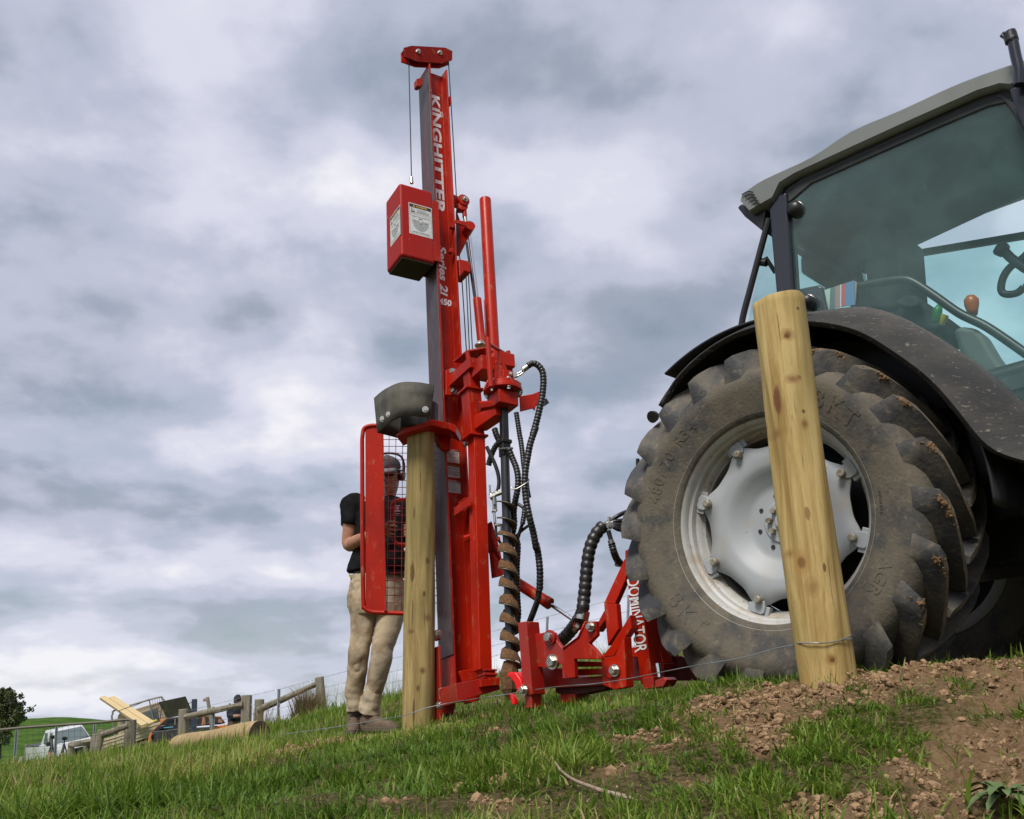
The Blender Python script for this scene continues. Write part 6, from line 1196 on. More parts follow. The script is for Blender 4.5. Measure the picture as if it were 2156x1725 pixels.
# cap, glasses, earmuffs
HP = lambda x, y, z: hc + hrt*x + hfw*y + hup*z
cp = MB(); cp.loft([[HP(w*math.sin(t_)*1.07, (.098 if math.cos(t_) > 0 else .103)*math.cos(t_)*s_, z+ (.012*math.cos(t_))) for t_ in np.linspace(0, 2*math.pi, 32, endpoint=False)] for z, w, s_ in ((.048, .078, 1.0), (.07, .079, 1.02), (.095, .075, .96), (.118, .060, .78), (.132, .036, .48), (.137, .01, .12))]); capo = cp.build('cap', CAPM, man, smooth=70)
br = MB(); br.loft([[HP(.076*math.sin(a_), .085*math.cos(a_)+.004, .060) for a_ in np.linspace(-1.25, 1.25, 15)], [HP(.080*math.sin(a_), .10*math.cos(a_)+.055*math.cos(a_), .050-.010*abs(math.sin(a_))) for a_ in np.linspace(-1.25, 1.25, 15)], [HP(.076*math.sin(a_), .10*math.cos(a_)+.072*math.cos(a_), .040-.016*abs(math.sin(a_))) for a_ in np.linspace(-1.25, 1.25, 15)]], cap=False, closed=False); br.build('cap_brim', BRIM, capo, smooth=70, solid=.004)
ms_ = MB(); ms_.add([HP(x, .1005+.004*z_, .085+z_) for x, z_ in ((-.02, -.01), (.02, -.01), (.018, .012), (-.018, .012))], [(0, 1, 2, 3)]); ms_.build('cap_badge', mat('badge_grey', (.11, .10, .11), .7), capo, smooth=0)
gl_ = MB()
for s in (-1, 1): gl_.loft([[HP(s*(.008+.052*f), .092-.030*f*f, .024+.018*math.sin(t_)) for f in np.linspace(0, 1, 8)] for t_ in np.linspace(-1.3, 1.3, 5)], cap=False, closed=False)
gl_.tube([HP(-.062, .06, .034), HP(-.03, .090, .040), HP(0, .098, .038), HP(.03, .090, .040), HP(.062, .06, .034)], .003, 6)
for s in (-1, 1): gl_.tube([HP(s*.062, .06, .034), HP(s*.078, -.01, .034)], .003, 6)
gl_.build('sunglasses', SHADES, man, smooth=60, solid=.003)
em = MB()
for s in (-1, 1): em.tube([HP(s*.070, -.008, .0), HP(s*.083, -.010, .0), HP(s*.105, -.012, 0), HP(s*.110, -.012, 0)], [.030, .040, .036, .024], 20)
em.tube(spline([HP(.105, -.012, .02), HP(.108, -.014, .08), HP(.085, -.012, .135), HP(0, -.010, .158), HP(-.085, -.012, .135), HP(-.108, -.014, .08), HP(-.105, -.012, .02)], 6), .008, 8); em.build('earmuffs', DARK, man, smooth=60)
# ---- second person, far off behind the fence
Sg = view(780, 2760, 9.5818); Y2 = 24.0; S2 = lambda x, y, dy=0.0: WF.hit(Sg(x, y), Y2+dy)
p2 = thing('person', at(492, 1600, Y2), 'distant person in dark jumper and black cap looking down behind the rail', 'person')
h2 = S2(1645, 400); f2 = np.array([-.15, -1, -.75]); bd = MB(); rg, a1_, u1_, r1_ = head_rings(h2, f2); bd.loft(rg); add_face(bd, h2, a1_, u1_, r1_)
k2 = 1950*9.5818*1.89981/Y2/1.89981*1.0
mpx = 9.5818*1.0*(1950*1.89981/Y2)/1.0                     # zoom pixels per metre here
def body2(mb, f=1.0): mb.loft([ell(mb, S2(x, y), XA, YAx, w/mpx*f, d_*f, 22) for x, y, w, d_ in ((1600, 560, 90, .07), (1570, 620, 200, .10), (1530, 760, 250, .13), (1510, 1000, 255, .14), (1500, 1230, 230, .13))])
bd.tube([h2-u1_*.08, S2(1590, 600)], [.055, .07], 14); bd.tube([S2(1330, 660), S2(1290, 980, -.02), S2(1560, 1010, -.30)], [.06, .05, .04], 12); bd.tube([S2(1740, 660), S2(1850, 960, -.02), S2(1690, 1010, -.30)], [.06, .05, .04], 12)
for x0, sg in ((1570, 1), (1690, -1)):
    w_ = S2(x0, 1010, -.30); kn_ = [S2(x0+sg*45, 965+i*22, -.33) for i in range(4)]; hand(bd, w_, S2(x0+sg*25, 1000, -.31), kn_, [[k_+XA*sg*.02-YAx*.02, k_+XA*sg*.04-YAx*.01] for k_ in kn_], [S2(x0+sg*20, 975, -.31), S2(x0+sg*50, 945, -.34), S2(x0+sg*65, 935, -.34)], r=.010)
bd.tube([S2(1440, 1150), S2(1430, 1700), S2(1425, 2150)], [.08, .06, .045], 12); bd.tube([S2(1570, 1150), S2(1590, 1700), S2(1600, 2150)], [.08, .06, .045], 12); body2(bd, .8)
wholemesh(bd, 'body', SKIN, p2, .012, smooth_it=2)
jm = MB(); body2(jm); jm.tube([S2(1400, 600), S2(1330, 660), S2(1290, 980, -.02), S2(1500, 1010, -.26)], [.08, .075, .065, .05], 12); jm.tube([S2(1680, 600), S2(1740, 660), S2(1850, 960, -.02), S2(1740, 1010, -.27)], [.08, .075, .065, .05], 12); wholemesh(jm, 'jumper', mat('navy_jumper', (.010, .013, .022), .9), p2, .014, disp=.03, dscale=5, smooth_it=3)
jt = MB(); jt.loft([ell(jt, S2(x, y), XA, YAx, w/mpx, d_, 20) for x, y, w, d_ in ((1500, 1200, 220, .13), (1500, 1400, 235, .14), (1505, 1550, 225, .13))]); jt.tube([S2(1440, 1450), S2(1430, 1800), S2(1425, 2180)], [.10, .085, .075], 14); jt.tube([S2(1580, 1450), S2(1595, 1800), S2(1605, 2180)], [.10, .085, .075], 14); wholemesh(jt, 'trousers', mat('brown_trousers', (.10, .06, .04), .9, col2=(.07, .04, .03), scale=6), p2, .014, disp=.03, dscale=5, smooth_it=3)
HQ = lambda x, y, z: h2 + r1_*x + a1_*y + u1_*z
cp = MB(); cp.loft([[HQ(w*math.sin(t_)*1.07, (.098 if math.cos(t_) > 0 else .103)*math.cos(t_)*s_, z) for t_ in np.linspace(0, 2*math.pi, 24, endpoint=False)] for z, w, s_ in ((.035, .08, 1.02), (.07, .08, 1.02), (.10, .072, .94), (.125, .05, .65), (.137, .01, .12))]); c2 = cp.build('cap', mat('black_cap', (.012, .013, .018), .8), p2, smooth=70)
br = MB(); br.loft([[HQ(.076*math.sin(a_), .09*math.cos(a_), .050) for a_ in np.linspace(-1.25, 1.25, 11)], [HQ(.076*math.sin(a_), .175*math.cos(a_), .038) for a_ in np.linspace(-1.25, 1.25, 11)]], cap=False, closed=False); br.build('cap_brim', mat('black_brim', (.012, .013, .018), .8), c2, smooth=70, solid=.006)
bb = MB(); bb.add([HQ(x, .103, z) for x, z in ((-.03, .075), (.03, .075), (.03, .090), (-.03, .090))], [(0, 1, 2, 3)]); bb.build('cap_badge', WHITE, c2, smooth=0)
# ------------------------------------------------------------------ vehicles and gear beyond the crest
WPAINT = mat('white_paint', (.60, .61, .62), .25, coat=.5, col2=(.50, .48, .45), scale=3, lo=.5, hi=.75, amt=.5)
TAN = mat('beige_paint', (.46, .38, .26), .45, col2=(.36, .27, .16), scale=4, lo=.5, hi=.7, amt=.6)
WGLASS = mat('car_glass', (.10, .13, .135), .08, spec=.8)
def rot_frame(o, yaw, roll):                        # x = across (to the right), y = forward/away axis, z up; roll lifts the right side
    cy, sy, cr_, sr = math.cos(yaw), math.sin(yaw), math.cos(roll), math.sin(roll); y_ = np.array([-sy, cy, 0]); x0 = np.array([cy, sy, 0]); z0 = np.array([0, 0, 1.]); x_ = x0*cr_+z0*sr; return Frame(o, x_, y_, np.cross(x_, y_))
def wheel_(F_, c, r, w, par, rimm, n=24):
    F2 = Frame(F_.p(*c), F_.e[1], F_.e[0], F_.e[2]); mb = MB(); mb.revolve(F2, [(-w/2, r*.6), (-w/2, r*.92), (-w/2+.02, r), (w/2-.02, r), (w/2, r*.92), (w/2, r*.6)], n); o = mb.build('wheel', TYRE, par, smooth=40); d = MB(); d.revolve(F2, [(-w/2+.01, r*.62), (-w/2+.04, r*.5), (-w/2+.03, .0)], n); d.revolve(F2, [(w/2-.01, r*.62), (w/2-.04, r*.5), (w/2-.03, .0)], n); d.build('wheel_rim', rimm, o, smooth=40)
# white pickup, front towards the viewer
YU_ = 45.0
o = at(*Ra(855, 1345), YU_); U = rot_frame(o, math.radians(43), math.radians(10.5))      # y runs from the nose to the tail
ute = thing('pickup_truck', o, 'white double cab pickup parked nose first behind the gate netting', 'pickup truck')
def sect(F_, st, name, m, par, bevel=.03, smooth=35):   # st: list of (y, half width, z0, z1, half width at top)
    mb = MB(); mb.loft([[F_.p(-w, y, z0), F_.p(w, y, z0), F_.p(w, y, z0+(z1-z0)*.55), F_.p(wt, y, z1), F_.p(-wt, y, z1), F_.p(-w, y, z0+(z1-z0)*.55)] for y, w, z0, z1, wt in st]); return mb.build(name, m, par, bevel=bevel, smooth=smooth)
sect(U, [(0, .80, .45, .95, .74), (.12, .90, .40, 1.08, .80), (1.35, .93, .38, 1.18, .84), (3.3, .93, .38, 1.18, .88), (3.32, .93, .38, 1.16, .92), (5.2, .92, .45, 1.16, .91)], 'body', WPAINT, ute)
sect(U, [(1.15, .80, 1.10, 1.16, .76), (1.85, .74, 1.10, 1.80, .64), (2.1, .73, 1.10, 1.84, .62), (3.05, .73, 1.10, 1.82, .62), (3.45, .78, 1.10, 1.16, .76)], 'cab', WPAINT, ute, bevel=.05)
mb = MB(); mb.add([U.p(-.72, 1.215, 1.24), U.p(.72, 1.215, 1.24), U.p(.60, 1.785, 1.745), U.p(-.60, 1.785, 1.745)], [(0, 1, 2, 3)]); mb.build('windscreen', mat('windscreen', (.12, .155, .16), .12, spec=.6), ute, smooth=0, solid=.02)
for s in (-1, 1):
    for y0, y1 in ((1.55, 2.25), (2.33, 2.95)):
        mb = MB(); mb.add([U.p(s*.775, y0+(.1 if y0 < 2 else 0), 1.22), U.p(s*.775, y1, 1.22), U.p(s*.685, y1-.05, 1.70), U.p(s*.685, max(y0+.28, 1.9), 1.70)], [(0, 1, 2, 3)]); mb.build('side_window', WGLASS, ute, smooth=0, solid=.02)
    mb = MB(); mb.box(U, (s*.70, .06, .86), (.36, .20, .16)); mb.build('headlight', mat('headlight', (.55, .57, .6), .1), ute, bevel=.03)
    mb = MB(); mb.box(U, (s*1.0, 1.55, 1.27), (.16, .10, .18)); mb.bar(U.p(s*.80, 1.55, 1.22), U.p(s*.98, 1.55, 1.25), .04, .04); mb.build('mirror', DARK, ute, bevel=.02)
    for y in (.95, 4.1): wheel_(U, (s*.80, y, .38), .39, .25, ute, RIM)
    mb = MB(); mb.box(U, (s*.935, 2.35, 1.05), (.012, .16, .03)); mb.build('door_handle', DARK, ute)
mb = MB(); mb.box(U, (0, -.02, .80), (1.0, .10, .30)); mb.build('grille', DARK, ute, bevel=.02)
mb = MB(); mb.tube([U.p(-.72, -.10, .45), U.p(-.66, -.22, .95), U.p(.66, -.22, .95), U.p(.72, -.10, .45)], .04, 10); mb.bar(U.p(-.80, -.10, .50), U.p(.80, -.10, .50), .16, .26); mb.tube([U.p(-.3, -.2, .6), U.p(-.28, -.22, .95)], .03, 8); mb.tube([U.p(.3, -.2, .6), U.p(.28, -.22, .95)], .03, 8); mb.build('bull_bar', BLACKPAINT, ute, bevel=.02)
mb = MB(); mb.box(U, (0, 4.25, 1.165), (1.86, 1.9, .03)); mb.build('tray_cover', DARK, ute); mb = MB(); mb.tube([U.p(-.45, 1.9, 1.85), U.p(-.45, 2.0, 1.93)], .012, 6); mb.build('aerial', DARK, ute)
mb = MB(); mb.tube([U.p(-.2, 1.30, 1.25), U.p(.5, 1.23, 1.27)], .012, 6); mb.tube([U.p(.3, 1.30, 1.25), U.p(.68, 1.23, 1.29)], .012, 6); mb.build('wiper', DARK, ute)
# beige flat tray ute seen from behind, its right side up
YB_ = 33.0; V3 = 1950/YB_*3.5933*1.89981
oB = at(*Ra(1560, 960), YB_); B = rot_frame(oB, math.radians(13), math.radians(16.5)); B.e[1] = B.e[1]; 
bu = thing('flatbed_truck', oB-ZA*.8, 'beige flat tray work truck tilted on the slope with planks on its tray', 'truck')
hw = 1.02
mb = MB(); mb.box(B, (0, .02, .22), (2*hw, .04, .30)); mb.box(B, (0, -.008, .31), (2*hw-.04, .03, .02)); mb.box(B, (0, -.008, .21), (2*hw-.04, .03, .02)); mb.build('tailgate', TAN, bu, bevel=.01)
for s in (-1, 1):
    mb = MB(); mb.box(B, (s*hw, 1.25, .22), (.04, 2.4, .30)); mb.box(B, (s*(hw+.015), 1.25, .31), (.03, 2.4, .02)); mb.build('tray_side', TAN, bu, bevel=.01)
mb = MB(); mb.box(B, (0, 1.25, .03), (2*hw, 2.45, .08)); mb.build('tray_deck', TAN, bu); 
mb = MB()
for i in range(5): mb.box(B, (-.8+.4*i, .3, -.06), (.06, .5, .10))
mb.box(B, (0, 1.9, -.25), (.8, 3.6, .16)); mb.build('chassis', BLACKPAINT, bu)
mb = MB(); mb.loft([[B.p(-w, y, z0), B.p(w, y, z0), B.p(w, y, z1*.55+z0*.45), B.p(wt, y, z1-.06), B.p(wt-.08, y, z1), B.p(-wt+.08, y, z1), B.p(-wt, y, z1-.06), B.p(-w, y, z1*.55+z0*.45)] for y, w, z0, z1, wt in ((2.62, .84, -.25, 1.16, .74), (2.70, .85, -.25, 1.19, .75), (3.75, .85, -.25, 1.20, .75), (4.35, .85, -.25, .72, .80))]); cabB = mb.build('cab', TAN, bu, bevel=.04)
sect(B, [(4.2, .84, -.25, .66, .80), (5.3, .82, -.2, .58, .76)], 'bonnet', TAN, bu)
mb = MB(); mb.add([B.p(x, 2.60, z) for x, z in ((-.62, .52), (.62, .52), (.58, .98), (-.58, .98))], [(0, 1, 2, 3)]); mb.build('rear_window', WGLASS, bu, smooth=0, solid=.02)
mb = MB()
for i in range(5): mb.box(B, (-.50+.06*i, 2.57, .75), (.014, .02, .46))
for i in range(7): mb.box(B, (-.38, 2.57, .54+.07*i), (.30, .02, .012))
mb.build('window_guard', DARK, bu); mb = MB(); mb.box(B, (-.16, 2.565, .75), (.05, .03, .50)); mb.build('guard_post', TAN, bu)
for s in (-1, 1):
    mb = MB(); mb.add([B.p(s*.815, y, z) for y, z in ((2.85, .56), (3.95, .56), (3.70, 1.05), (2.85, 1.05))], [(0, 1, 2, 3)]); mb.build('side_window', WGLASS, bu, smooth=0, solid=.02)
    mb = MB(); mb.box(B, (s*.86, .05, -.12), (.22, .05, .12)); mb.build('tail_light', mat('tail_light', (.45, .01, .015), .25), bu, bevel=.01)
    mb = MB(); mb.box(B, (s*.80, .55, -.42), (.30, .015, .42)); mb.build('mud_flap', mat('mud_flap', (.10, .075, .06), .8), bu)
    for y in (1.1, 4.55): wheel_(B, (s*.72, y, -.50), .38, .25, bu, RIM)
mb = MB(); mb.tube(spline([B.p(-.92, 2.5, .1), B.p(-.92, 2.5, 1.05), B.p(-.86, 2.5, 1.24), B.p(-.70, 2.5, 1.34), B.p(.70, 2.5, 1.34), B.p(.86, 2.5, 1.24), B.p(.92, 2.5, 1.05), B.p(.92, 2.5, .1)], 5), .032, 10); mb.tube([B.p(-.4, 2.5, 1.34), B.p(-.4, 2.5, .35)], .022, 8); mb.tube([B.p(.42, 2.5, 1.34), B.p(.42, 2.5, .35)], .022, 8); mb.build('load_rack', mat('rack_steel', (.22, .21, .19), .5, .4), bu, smooth=60)
mb = MB()
for i in range(6): mb.tube([B.p(.5, 2.5, .45+.13*i), B.p(.9, 2.5, .45+.13*i)], .006, 5)
for i in range(5): mb.tube([B.p(.52+.08*i, 2.5, .36), B.p(.52+.08*i, 2.5, 1.3)], .006, 5)
mb.build('rack_mesh', DARK, bu)
PL = wood_mat('sawn_timber', (.50, .37, .19), (.60, .47, .26), (.46, .36, .18), 1.0, .4, False)
ne, fe = at(*Ra(1770, 728), 31.8), at(*Ra(1190, 345), 36.2); dv = (fe-ne)/np.linalg.norm(fe-ne); sv = np.cross(dv, ZA); sv /= np.linalg.norm(sv); nv = np.cross(sv, dv)
sv2 = B.e[0]-dv*(B.e[0]@dv); sv2 /= np.linalg.norm(sv2); nv2 = np.cross(sv2, dv); nv2 = nv2 if nv2[2] > 0 else -nv2
for i, (dx, dz, l0_, l1_, lab) in enumerate(((-.10, 0, 0, 6.0, 'sawn plank, lower left one of the bundle strapped over the truck rack'), (.10, 0, .05, 5.6, 'sawn plank, lower right one of the bundle strapped over the truck rack'), (-.10, .055, .02, 5.95, 'sawn plank, upper left one of the bundle strapped over the truck rack'), (.10, .055, -.1, 5.4, 'sawn plank, upper right one of the bundle strapped over the truck rack'))):
    mb = MB(); a_, b_ = ne+sv2*dx+nv2*dz+dv*l0_, ne+sv2*dx+nv2*dz+dv*l1_; P = []
    for c in (a_, b_): P.append([c-sv2*.094-nv2*.025, c+sv2*.094-nv2*.025, c+sv2*.094+nv2*.025, c-sv2*.094+nv2*.025])
    mb.loft(P); tag(mb.build('timber_plank', PL, bevel=.004), lab, 'plank', 'planks strapped on the truck rack')
sc_ = ne+dv*2.9; mb = MB(); mb.loft([[sc_+sv2*x+nv2*z+dv*k for x, z in ((-.205, -.035), (.205, -.035), (.205, .09), (-.205, .09))] for k in (-.03, .03)]); mb.tube([sc_+sv2*.2+nv2*.05, B.p(.42, 2.5, 1.36)], .012, 6); tag(mb.build('ratchet_strap', DARK), 'black strap tying the planks to the truck rack', 'strap')
mb = MB(); mb.loft([[at(*Ra(x, y), 32.6+k) for x, y in ((1820, 655), (1890, 640), (1903, 652), (1898, 668), (1825, 682))] for k in (0, .25)]); tag(mb.build('yellow_bag', mat('yellow_bag', (.60, .47, .02), .5), bevel=.03), 'small yellow bag lying on the truck tray beside the planks', 'bag')
mb = MB(); mb.loft([[at(*Ra(x, y), 32.3+k) for x, y in ((1950, 640), (1985, 628), (2005, 640), (2000, 665), (1955, 712), (1940, 690))] for k in (0, .2)]); tag(mb.build('orange_sling', mat('orange_sling', (.55, .17, .02), .7), bevel=.03), 'orange sling bundled beside the black lid on the truck side', 'sling')
# trailer with open tool box and orange sign
Tz = view(600, 2780, 9.5818); YT = 27.0
tl = thing('utility_trailer', at(400, 1585, YT), 'black work trailer with raised box lid and orange sign behind the rail', 'trailer')
TW = lambda q, dy=0.0: WF.hit(q, YT+dy)
BLK = mat('trailer_black', (.020, .023, .024), .5, col2=(.045, .045, .043), scale=8)
mb = MB(); mb.loft([[TW(Tz(*q), k) for q in ((60, 1420), (1080, 1290), (2108, 1230), (2700, 1180), (3050, 1260), (3060, 1700), (2000, 1760), (60, 1800))] for k in (0, 1.5)]); mb.build('trailer_body', BLK, tl, bevel=.02)
mb = MB(); mb.loft([[TW(Tz(*q), k) for q in ((80, 1410), (640, 920), (1620, 800), (1640, 1290), (1080, 1330))] for k in (.45, .5)]); mb.build('box_back', INK, tl)
mb = MB(); mb.bar(TW(Tz(70, 1410), -.01), TW(Tz(640, 905), .4), .03, .02); mb.build('box_edge', mat('rust_edge', (.30, .11, .05), .6), tl)
mb = MB(); mb.prism([TW(Tz(650, 905), .42), TW(Tz(1625, 690), .42), TW(Tz(1350, 60), .75), TW(Tz(310, 285), .75)], np.array([0, .04, 0.01])); mb.build('box_lid', mat('lid_dark', (.020, .021, .014), .95, spec=.05, col2=(.03, .032, .02), scale=6), tl, bevel=.01)
mb = MB(); mb.tube([TW(Tz(1440, 350), .6), TW(Tz(1680, 250), .5)], .010, 6); mb.tube([TW(Tz(430, 520), .6), TW(Tz(395, 900), .3)], .012, 6); mb.tube([TW(Tz(280, 500), .5), TW(Tz(325, 900), .3)], .014, 6); mb.build('lid_strut', DARK, tl)
mb = MB(); mb.tube([TW(Tz(965, 920), .2), TW(Tz(955, 1150), .2)], .014, 8); mb.build('divider_post', STEEL, tl)
mb = MB(); mb.bar(TW(Tz(640, 910), .38), TW(Tz(1620, 800), .38), .03, .03); mb.build('lid_hinge', mat('hinge_grey', (.12, .11, .11), .6), tl)
bx = thing('tool_box', TW(Tz(700, 1320), .2), 'bright blue box sitting inside the open black trailer box', 'box')
mb = MB(); mb.loft([[TW(Tz(*q), k) for q in ((510, 1300), (520, 1245), (900, 1210), (895, 1270))] for k in (.1, .35)]); o = mb.build('box_shell', mat('blue_box', (.03, .19, .30), .45), bx, bevel=.02); mb = MB(); mb.bar(TW(Tz(600, 1235), .15), TW(Tz(780, 1215), .15), .02, .02); mb.build('box_handle', DARK, bx)
mb = MB(); mb.loft([[TW(Tz(*q), k) for q in ((320, 1350), (330, 1230), (430, 1160), (540, 1140), (620, 1200), (480, 1340))] for k in (.1, .4)]); tag(mb.build('black_bag', DARK, bevel=.05, smooth=60), 'black bag stuffed at the left end of the open trailer box', 'bag')
mb = MB(); mb.prism([TW(Sg(720, 1395), -.03), TW(Sg(1305, 1330), -.03), TW(Sg(1305, 1545), -.03), TW(Sg(720, 1600), -.03)], np.array([0, .03, 0])); sg_ = mb.build('sign_board', mat('orange_sign', (.62, .14, .008), .5), tl)
so_, sx_ = TW(Sg(870, 1480), -.034), TW(Sg(1290, 1432), -.034)-TW(Sg(870, 1480), -.034); wl_ = np.linalg.norm(sx_); sx_ /= wl_; sz_ = np.cross(np.array([0, -1., 0]), sx_); sz_ = sz_ if sz_[2] > 0 else -sz_
mb = MB(); put_text(mb, 'Mobile tuning', so_+sx_*.03-sz_*.03, sx_, sz_, width=wl_*.92, n=np.array([0, -1., 0]), off=.002, shear=.3, bold=.02); put_text(mb, 'of Tree service', so_-sz_*.155, sx_, sz_, width=wl_*.94, n=np.array([0, -1., 0]), off=.002, shear=.3, bold=.02)
c_ = TW(Sg(785, 1515), -.035); mb.tube([c_+sx_*.09*math.cos(a_)+sz_*.09*math.sin(a_) for a_ in np.linspace(0, 2*math.pi, 20)], .012, 5); mb.tube([c_+sx_*.045*math.cos(a_)+sz_*.05*math.sin(a_) for a_ in np.linspace(0, 2*math.pi, 14)], .010, 5); mb.build('lettering', INK, sg_, smooth=0)
mb = MB(); mb.bar(TW(Sg(1300, 1335), -.032), TW(Sg(1300, 1500), -.032), .015, .012); mb.build('sign_edge', mat('sign_edge', (.65, .4, .15), .5), sg_)
mb = MB(); br_ = mat('timber_orange', (.32, .14, .06), .7)
for a_, b_ in ((Sg(335, 980), Sg(285, 1360)), (Sg(345, 980), Sg(375, 1350)), (Sg(330, 1000), Sg(1010, 1040)), (Sg(960, 1040), Sg(1020, 1280)), (Sg(930, 1080), Sg(925, 1260))): mb.bar(TW(a_, .4), TW(b_, .35), .045, .03)
mb.build('frame_rails', br_, tl, bevel=.005)
mb = MB(); mb.loft([[TW(Sg(*q), k) for q in ((0, 1250), (100, 1050), (560, 990), (760, 990), (1000, 1060), (1180, 1270), (1000, 1320), (0, 1400))] for k in (.6, 1.2)]); mb.build('covered_load', mat('cover_black', (.022, .022, .022), .8, bump=.2, bscale=5), tl, bevel=.04)
mb = MB(); mb.prism([TW(Sg(-340, 1650), -.02), TW(Sg(400, 1600), -.02), TW(Sg(410, 1660), -.02), TW(Sg(-340, 1725), -.02)], np.array([0, .02, 0])); mb.build('blue_stripe', mat('pale_blue', (.20, .33, .42), .5), tl)
mb = MB(); mb.tube([TW(Tz(75, 1480), -.05), TW(Tz(20, 1560), -.05), TW(Tz(0, 1660), -.05), TW(Tz(-10, 1800), -.05)], .04, 8); tag(mb.build('orange_rope', mat('orange_rope', (.60, .17, .06), .7)), 'orange rope hanging off the left corner of the black trailer', 'rope')
TW2 = Frame(TW(Tz(900, 1800), .7), (1, 0, 0), (0, 1, 0), (0, 0, 1))
for x in (-.3, 1.6): 
    for dy in (-.6, .8): wheel_(TW2, (x, dy, -.28), .32, .2, tl, RIM)
# tripods in front of the pickup
def tripod(qh, feet, Y, leg_m, lab):
    h = at(*qh, Y); t_ = thing('tripod', h-ZA*1.2, lab, 'tripod'); mb = MB(); mb.box(Frame(h, XA, YAx, ZA), (0, 0, .02), (.16, .12, .10)); mb.box(Frame(h, XA, YAx, ZA), (.02, -.08, .06), (.10, .12, .07)); mb.build('head', DARK, t_, bevel=.01); ap = h-ZA*.15
    mb = MB(); mb.tube([h, ap-ZA*.45], .022, 8); mb.build('centre_column', DARK, t_)
    for i, (q, dy) in enumerate(feet):
        f_ = at(*q, Y+dy); f_ = f_ + (f_-ap)*.3; mid = ap*.6+f_*.4; mb = MB(); mb.tube([ap, mid], .026, 8); lg_ = mb.build('leg', DARK, t_); mb = MB(); mb.tube([mid, f_], .020, 8); mb.build('leg_section', leg_m, lg_)
tripod(Ra(398, 905), ((Ra(300, 1240), -.2), (Ra(368, 1265), -.6), (Ra(428, 1230), .4)), 37, mat('tripod_red', (.40, .06, .04), .4), 'tripod with red lower legs in front of the pickup door')
tripod(Ra(570, 925), ((Ra(490, 1225), -.2), (Ra(545, 1230), -.6), (Ra(622, 1195), .4)), 36, DARK, 'all black tripod in front of the pickup bonnet')
# ---- trees, rushes
def leaf_cloud(name, centers, n, size, m, parent, seed=1, flat=1.0):
    g_ = np.random.default_rng(seed); C_ = np.array([c[0] for c in centers]); R_ = np.array([c[1] for c in centers]); pick = g_.choice(len(C_), n, p=R_**2.2/np.sum(R_**2.2)); d = g_.normal(size=(n, 3)); d /= np.linalg.norm(d, axis=1)[:, None]
    P = C_[pick] + d*(R_[pick]*g_.uniform(.35, 1.05, n)**.6)[:, None]*np.array([1, 1, flat]); a_ = g_.normal(size=(n, 3)); a_ /= np.linalg.norm(a_, axis=1)[:, None]; b_ = np.cross(a_, g_.normal(size=(n, 3))); b_ /= np.linalg.norm(b_, axis=1)[:, None]; s_ = g_.uniform(.6, 1.3, n)[:, None]*size
    V = np.stack([P-a_*s_, P-b_*s_*.45, P+a_*s_, P+b_*s_*.45], 1).reshape(-1, 3); F_ = np.arange(n*4).reshape(-1, 4); me = bpy.data.meshes.new(name); me.from_pydata(V.tolist(), [], F_.tolist()); me.update(); o = bpy.data.objects.new(name, me); return finish(o, m, parent, smooth=0)
LEAF = mat('tree_leaves', (.040, .058, .014), .7, col2=(.095, .115, .025), scale=1.6, lo=.42, hi=.62, col3=(.022, .016, .009), scale3=.9, lo3=.5, hi3=.65, amt3=.7)
BARK = mat('bark', (.05, .038, .028), .9)
Lt = view(0, 2720, 5.075); YTr = 56.0
tr_ = thing('tree', at(*Lt(-30, 1500), YTr), 'dense dark green bushy tree at the left edge on the far slope', 'tree')
cs = [(at(*Lt(x, y), YTr+dy), r*YTr/1950/1.89981/5.075) for x, y, r, dy in ((0, 330, 150, 0), (130, 320, 140, .5), (230, 330, 110, -.5), (180, 520, 170, .8), (20, 560, 190, 0), (330, 560, 120, 0), (400, 660, 110, -.4), (150, 760, 190, .3), (350, 780, 120, 0), (-100, 650, 220, .6), (430, 330, 60, 0), (480, 470, 50, .2), (590, 600, 50, 0), (650, 610, 38, 0), (700, 530, 22, 0), (60, 960, 180, 0), (250, 900, 120, .3), (70, 1180, 150, 0), (480, 780, 60, 0), (190, 190, 40, 0), (50, 200, 40, 0))]
leaf_cloud('crown', cs, 7500, .085, LEAF, tr_, 3)
mb = MB(); b0 = at(*Lt(-40, 1500), YTr); mb.tube([b0-ZA*.3, at(*Lt(-30, 1150), YTr), at(*Lt(40, 800), YTr)], [.22, .17, .08], 10)
for q in ((200, 400), (400, 600), (600, 620), (0, 350), (-100, 600), (350, 350)): mb.tube([at(*Lt(-20, 1150), YTr), at(*Lt((q[0]-20)/2, (q[1]+1050)/2), YTr), at(*Lt(*q), YTr)], [.09, .06, .02], 7)
mb.build('trunk', BARK, tr_, smooth=60)
def rush(q, Y, n, h, w, lab, cols, seed, spread=.45):
    g_ = np.random.default_rng(seed); b0 = at(*q, Y); t_ = MB()
    for i in range(n):
        a_ = g_.uniform(0, 2*math.pi); d = np.array([math.cos(a_), math.sin(a_), 0]); r0 = g_.uniform(0, w); hh = h*g_.uniform(.5, 1.1)*(1-.35*(r0/w)**2); p = b0+d*r0; l = g_.uniform(.05, spread); pts = [p-ZA*.1, p+ZA*hh*.5+d*l*hh*.22, p+ZA*hh*.85+d*l*hh*.6, p+ZA*hh+d*l*hh*.95]; s_ = np.array([1, 0, 0])*.006
        for k in range(3): a1, a2 = pts[k], pts[k+1]; f1, f2 = (1-k/3), (1-(k+1)/3)+.12; t_.add([a1-s_*f1, a1+s_*f1, a2+s_*f2, a2-s_*f2], [(0, 1, 2, 3)])
    return tag(t_.build('rush_tussock', cols, smooth=0), lab, 'grass tussock')
RUSH = mat('rush_stems', (.075, .065, .022), .8, col2=(.15, .10, .05), scale=3, lo=.45, hi=.6)
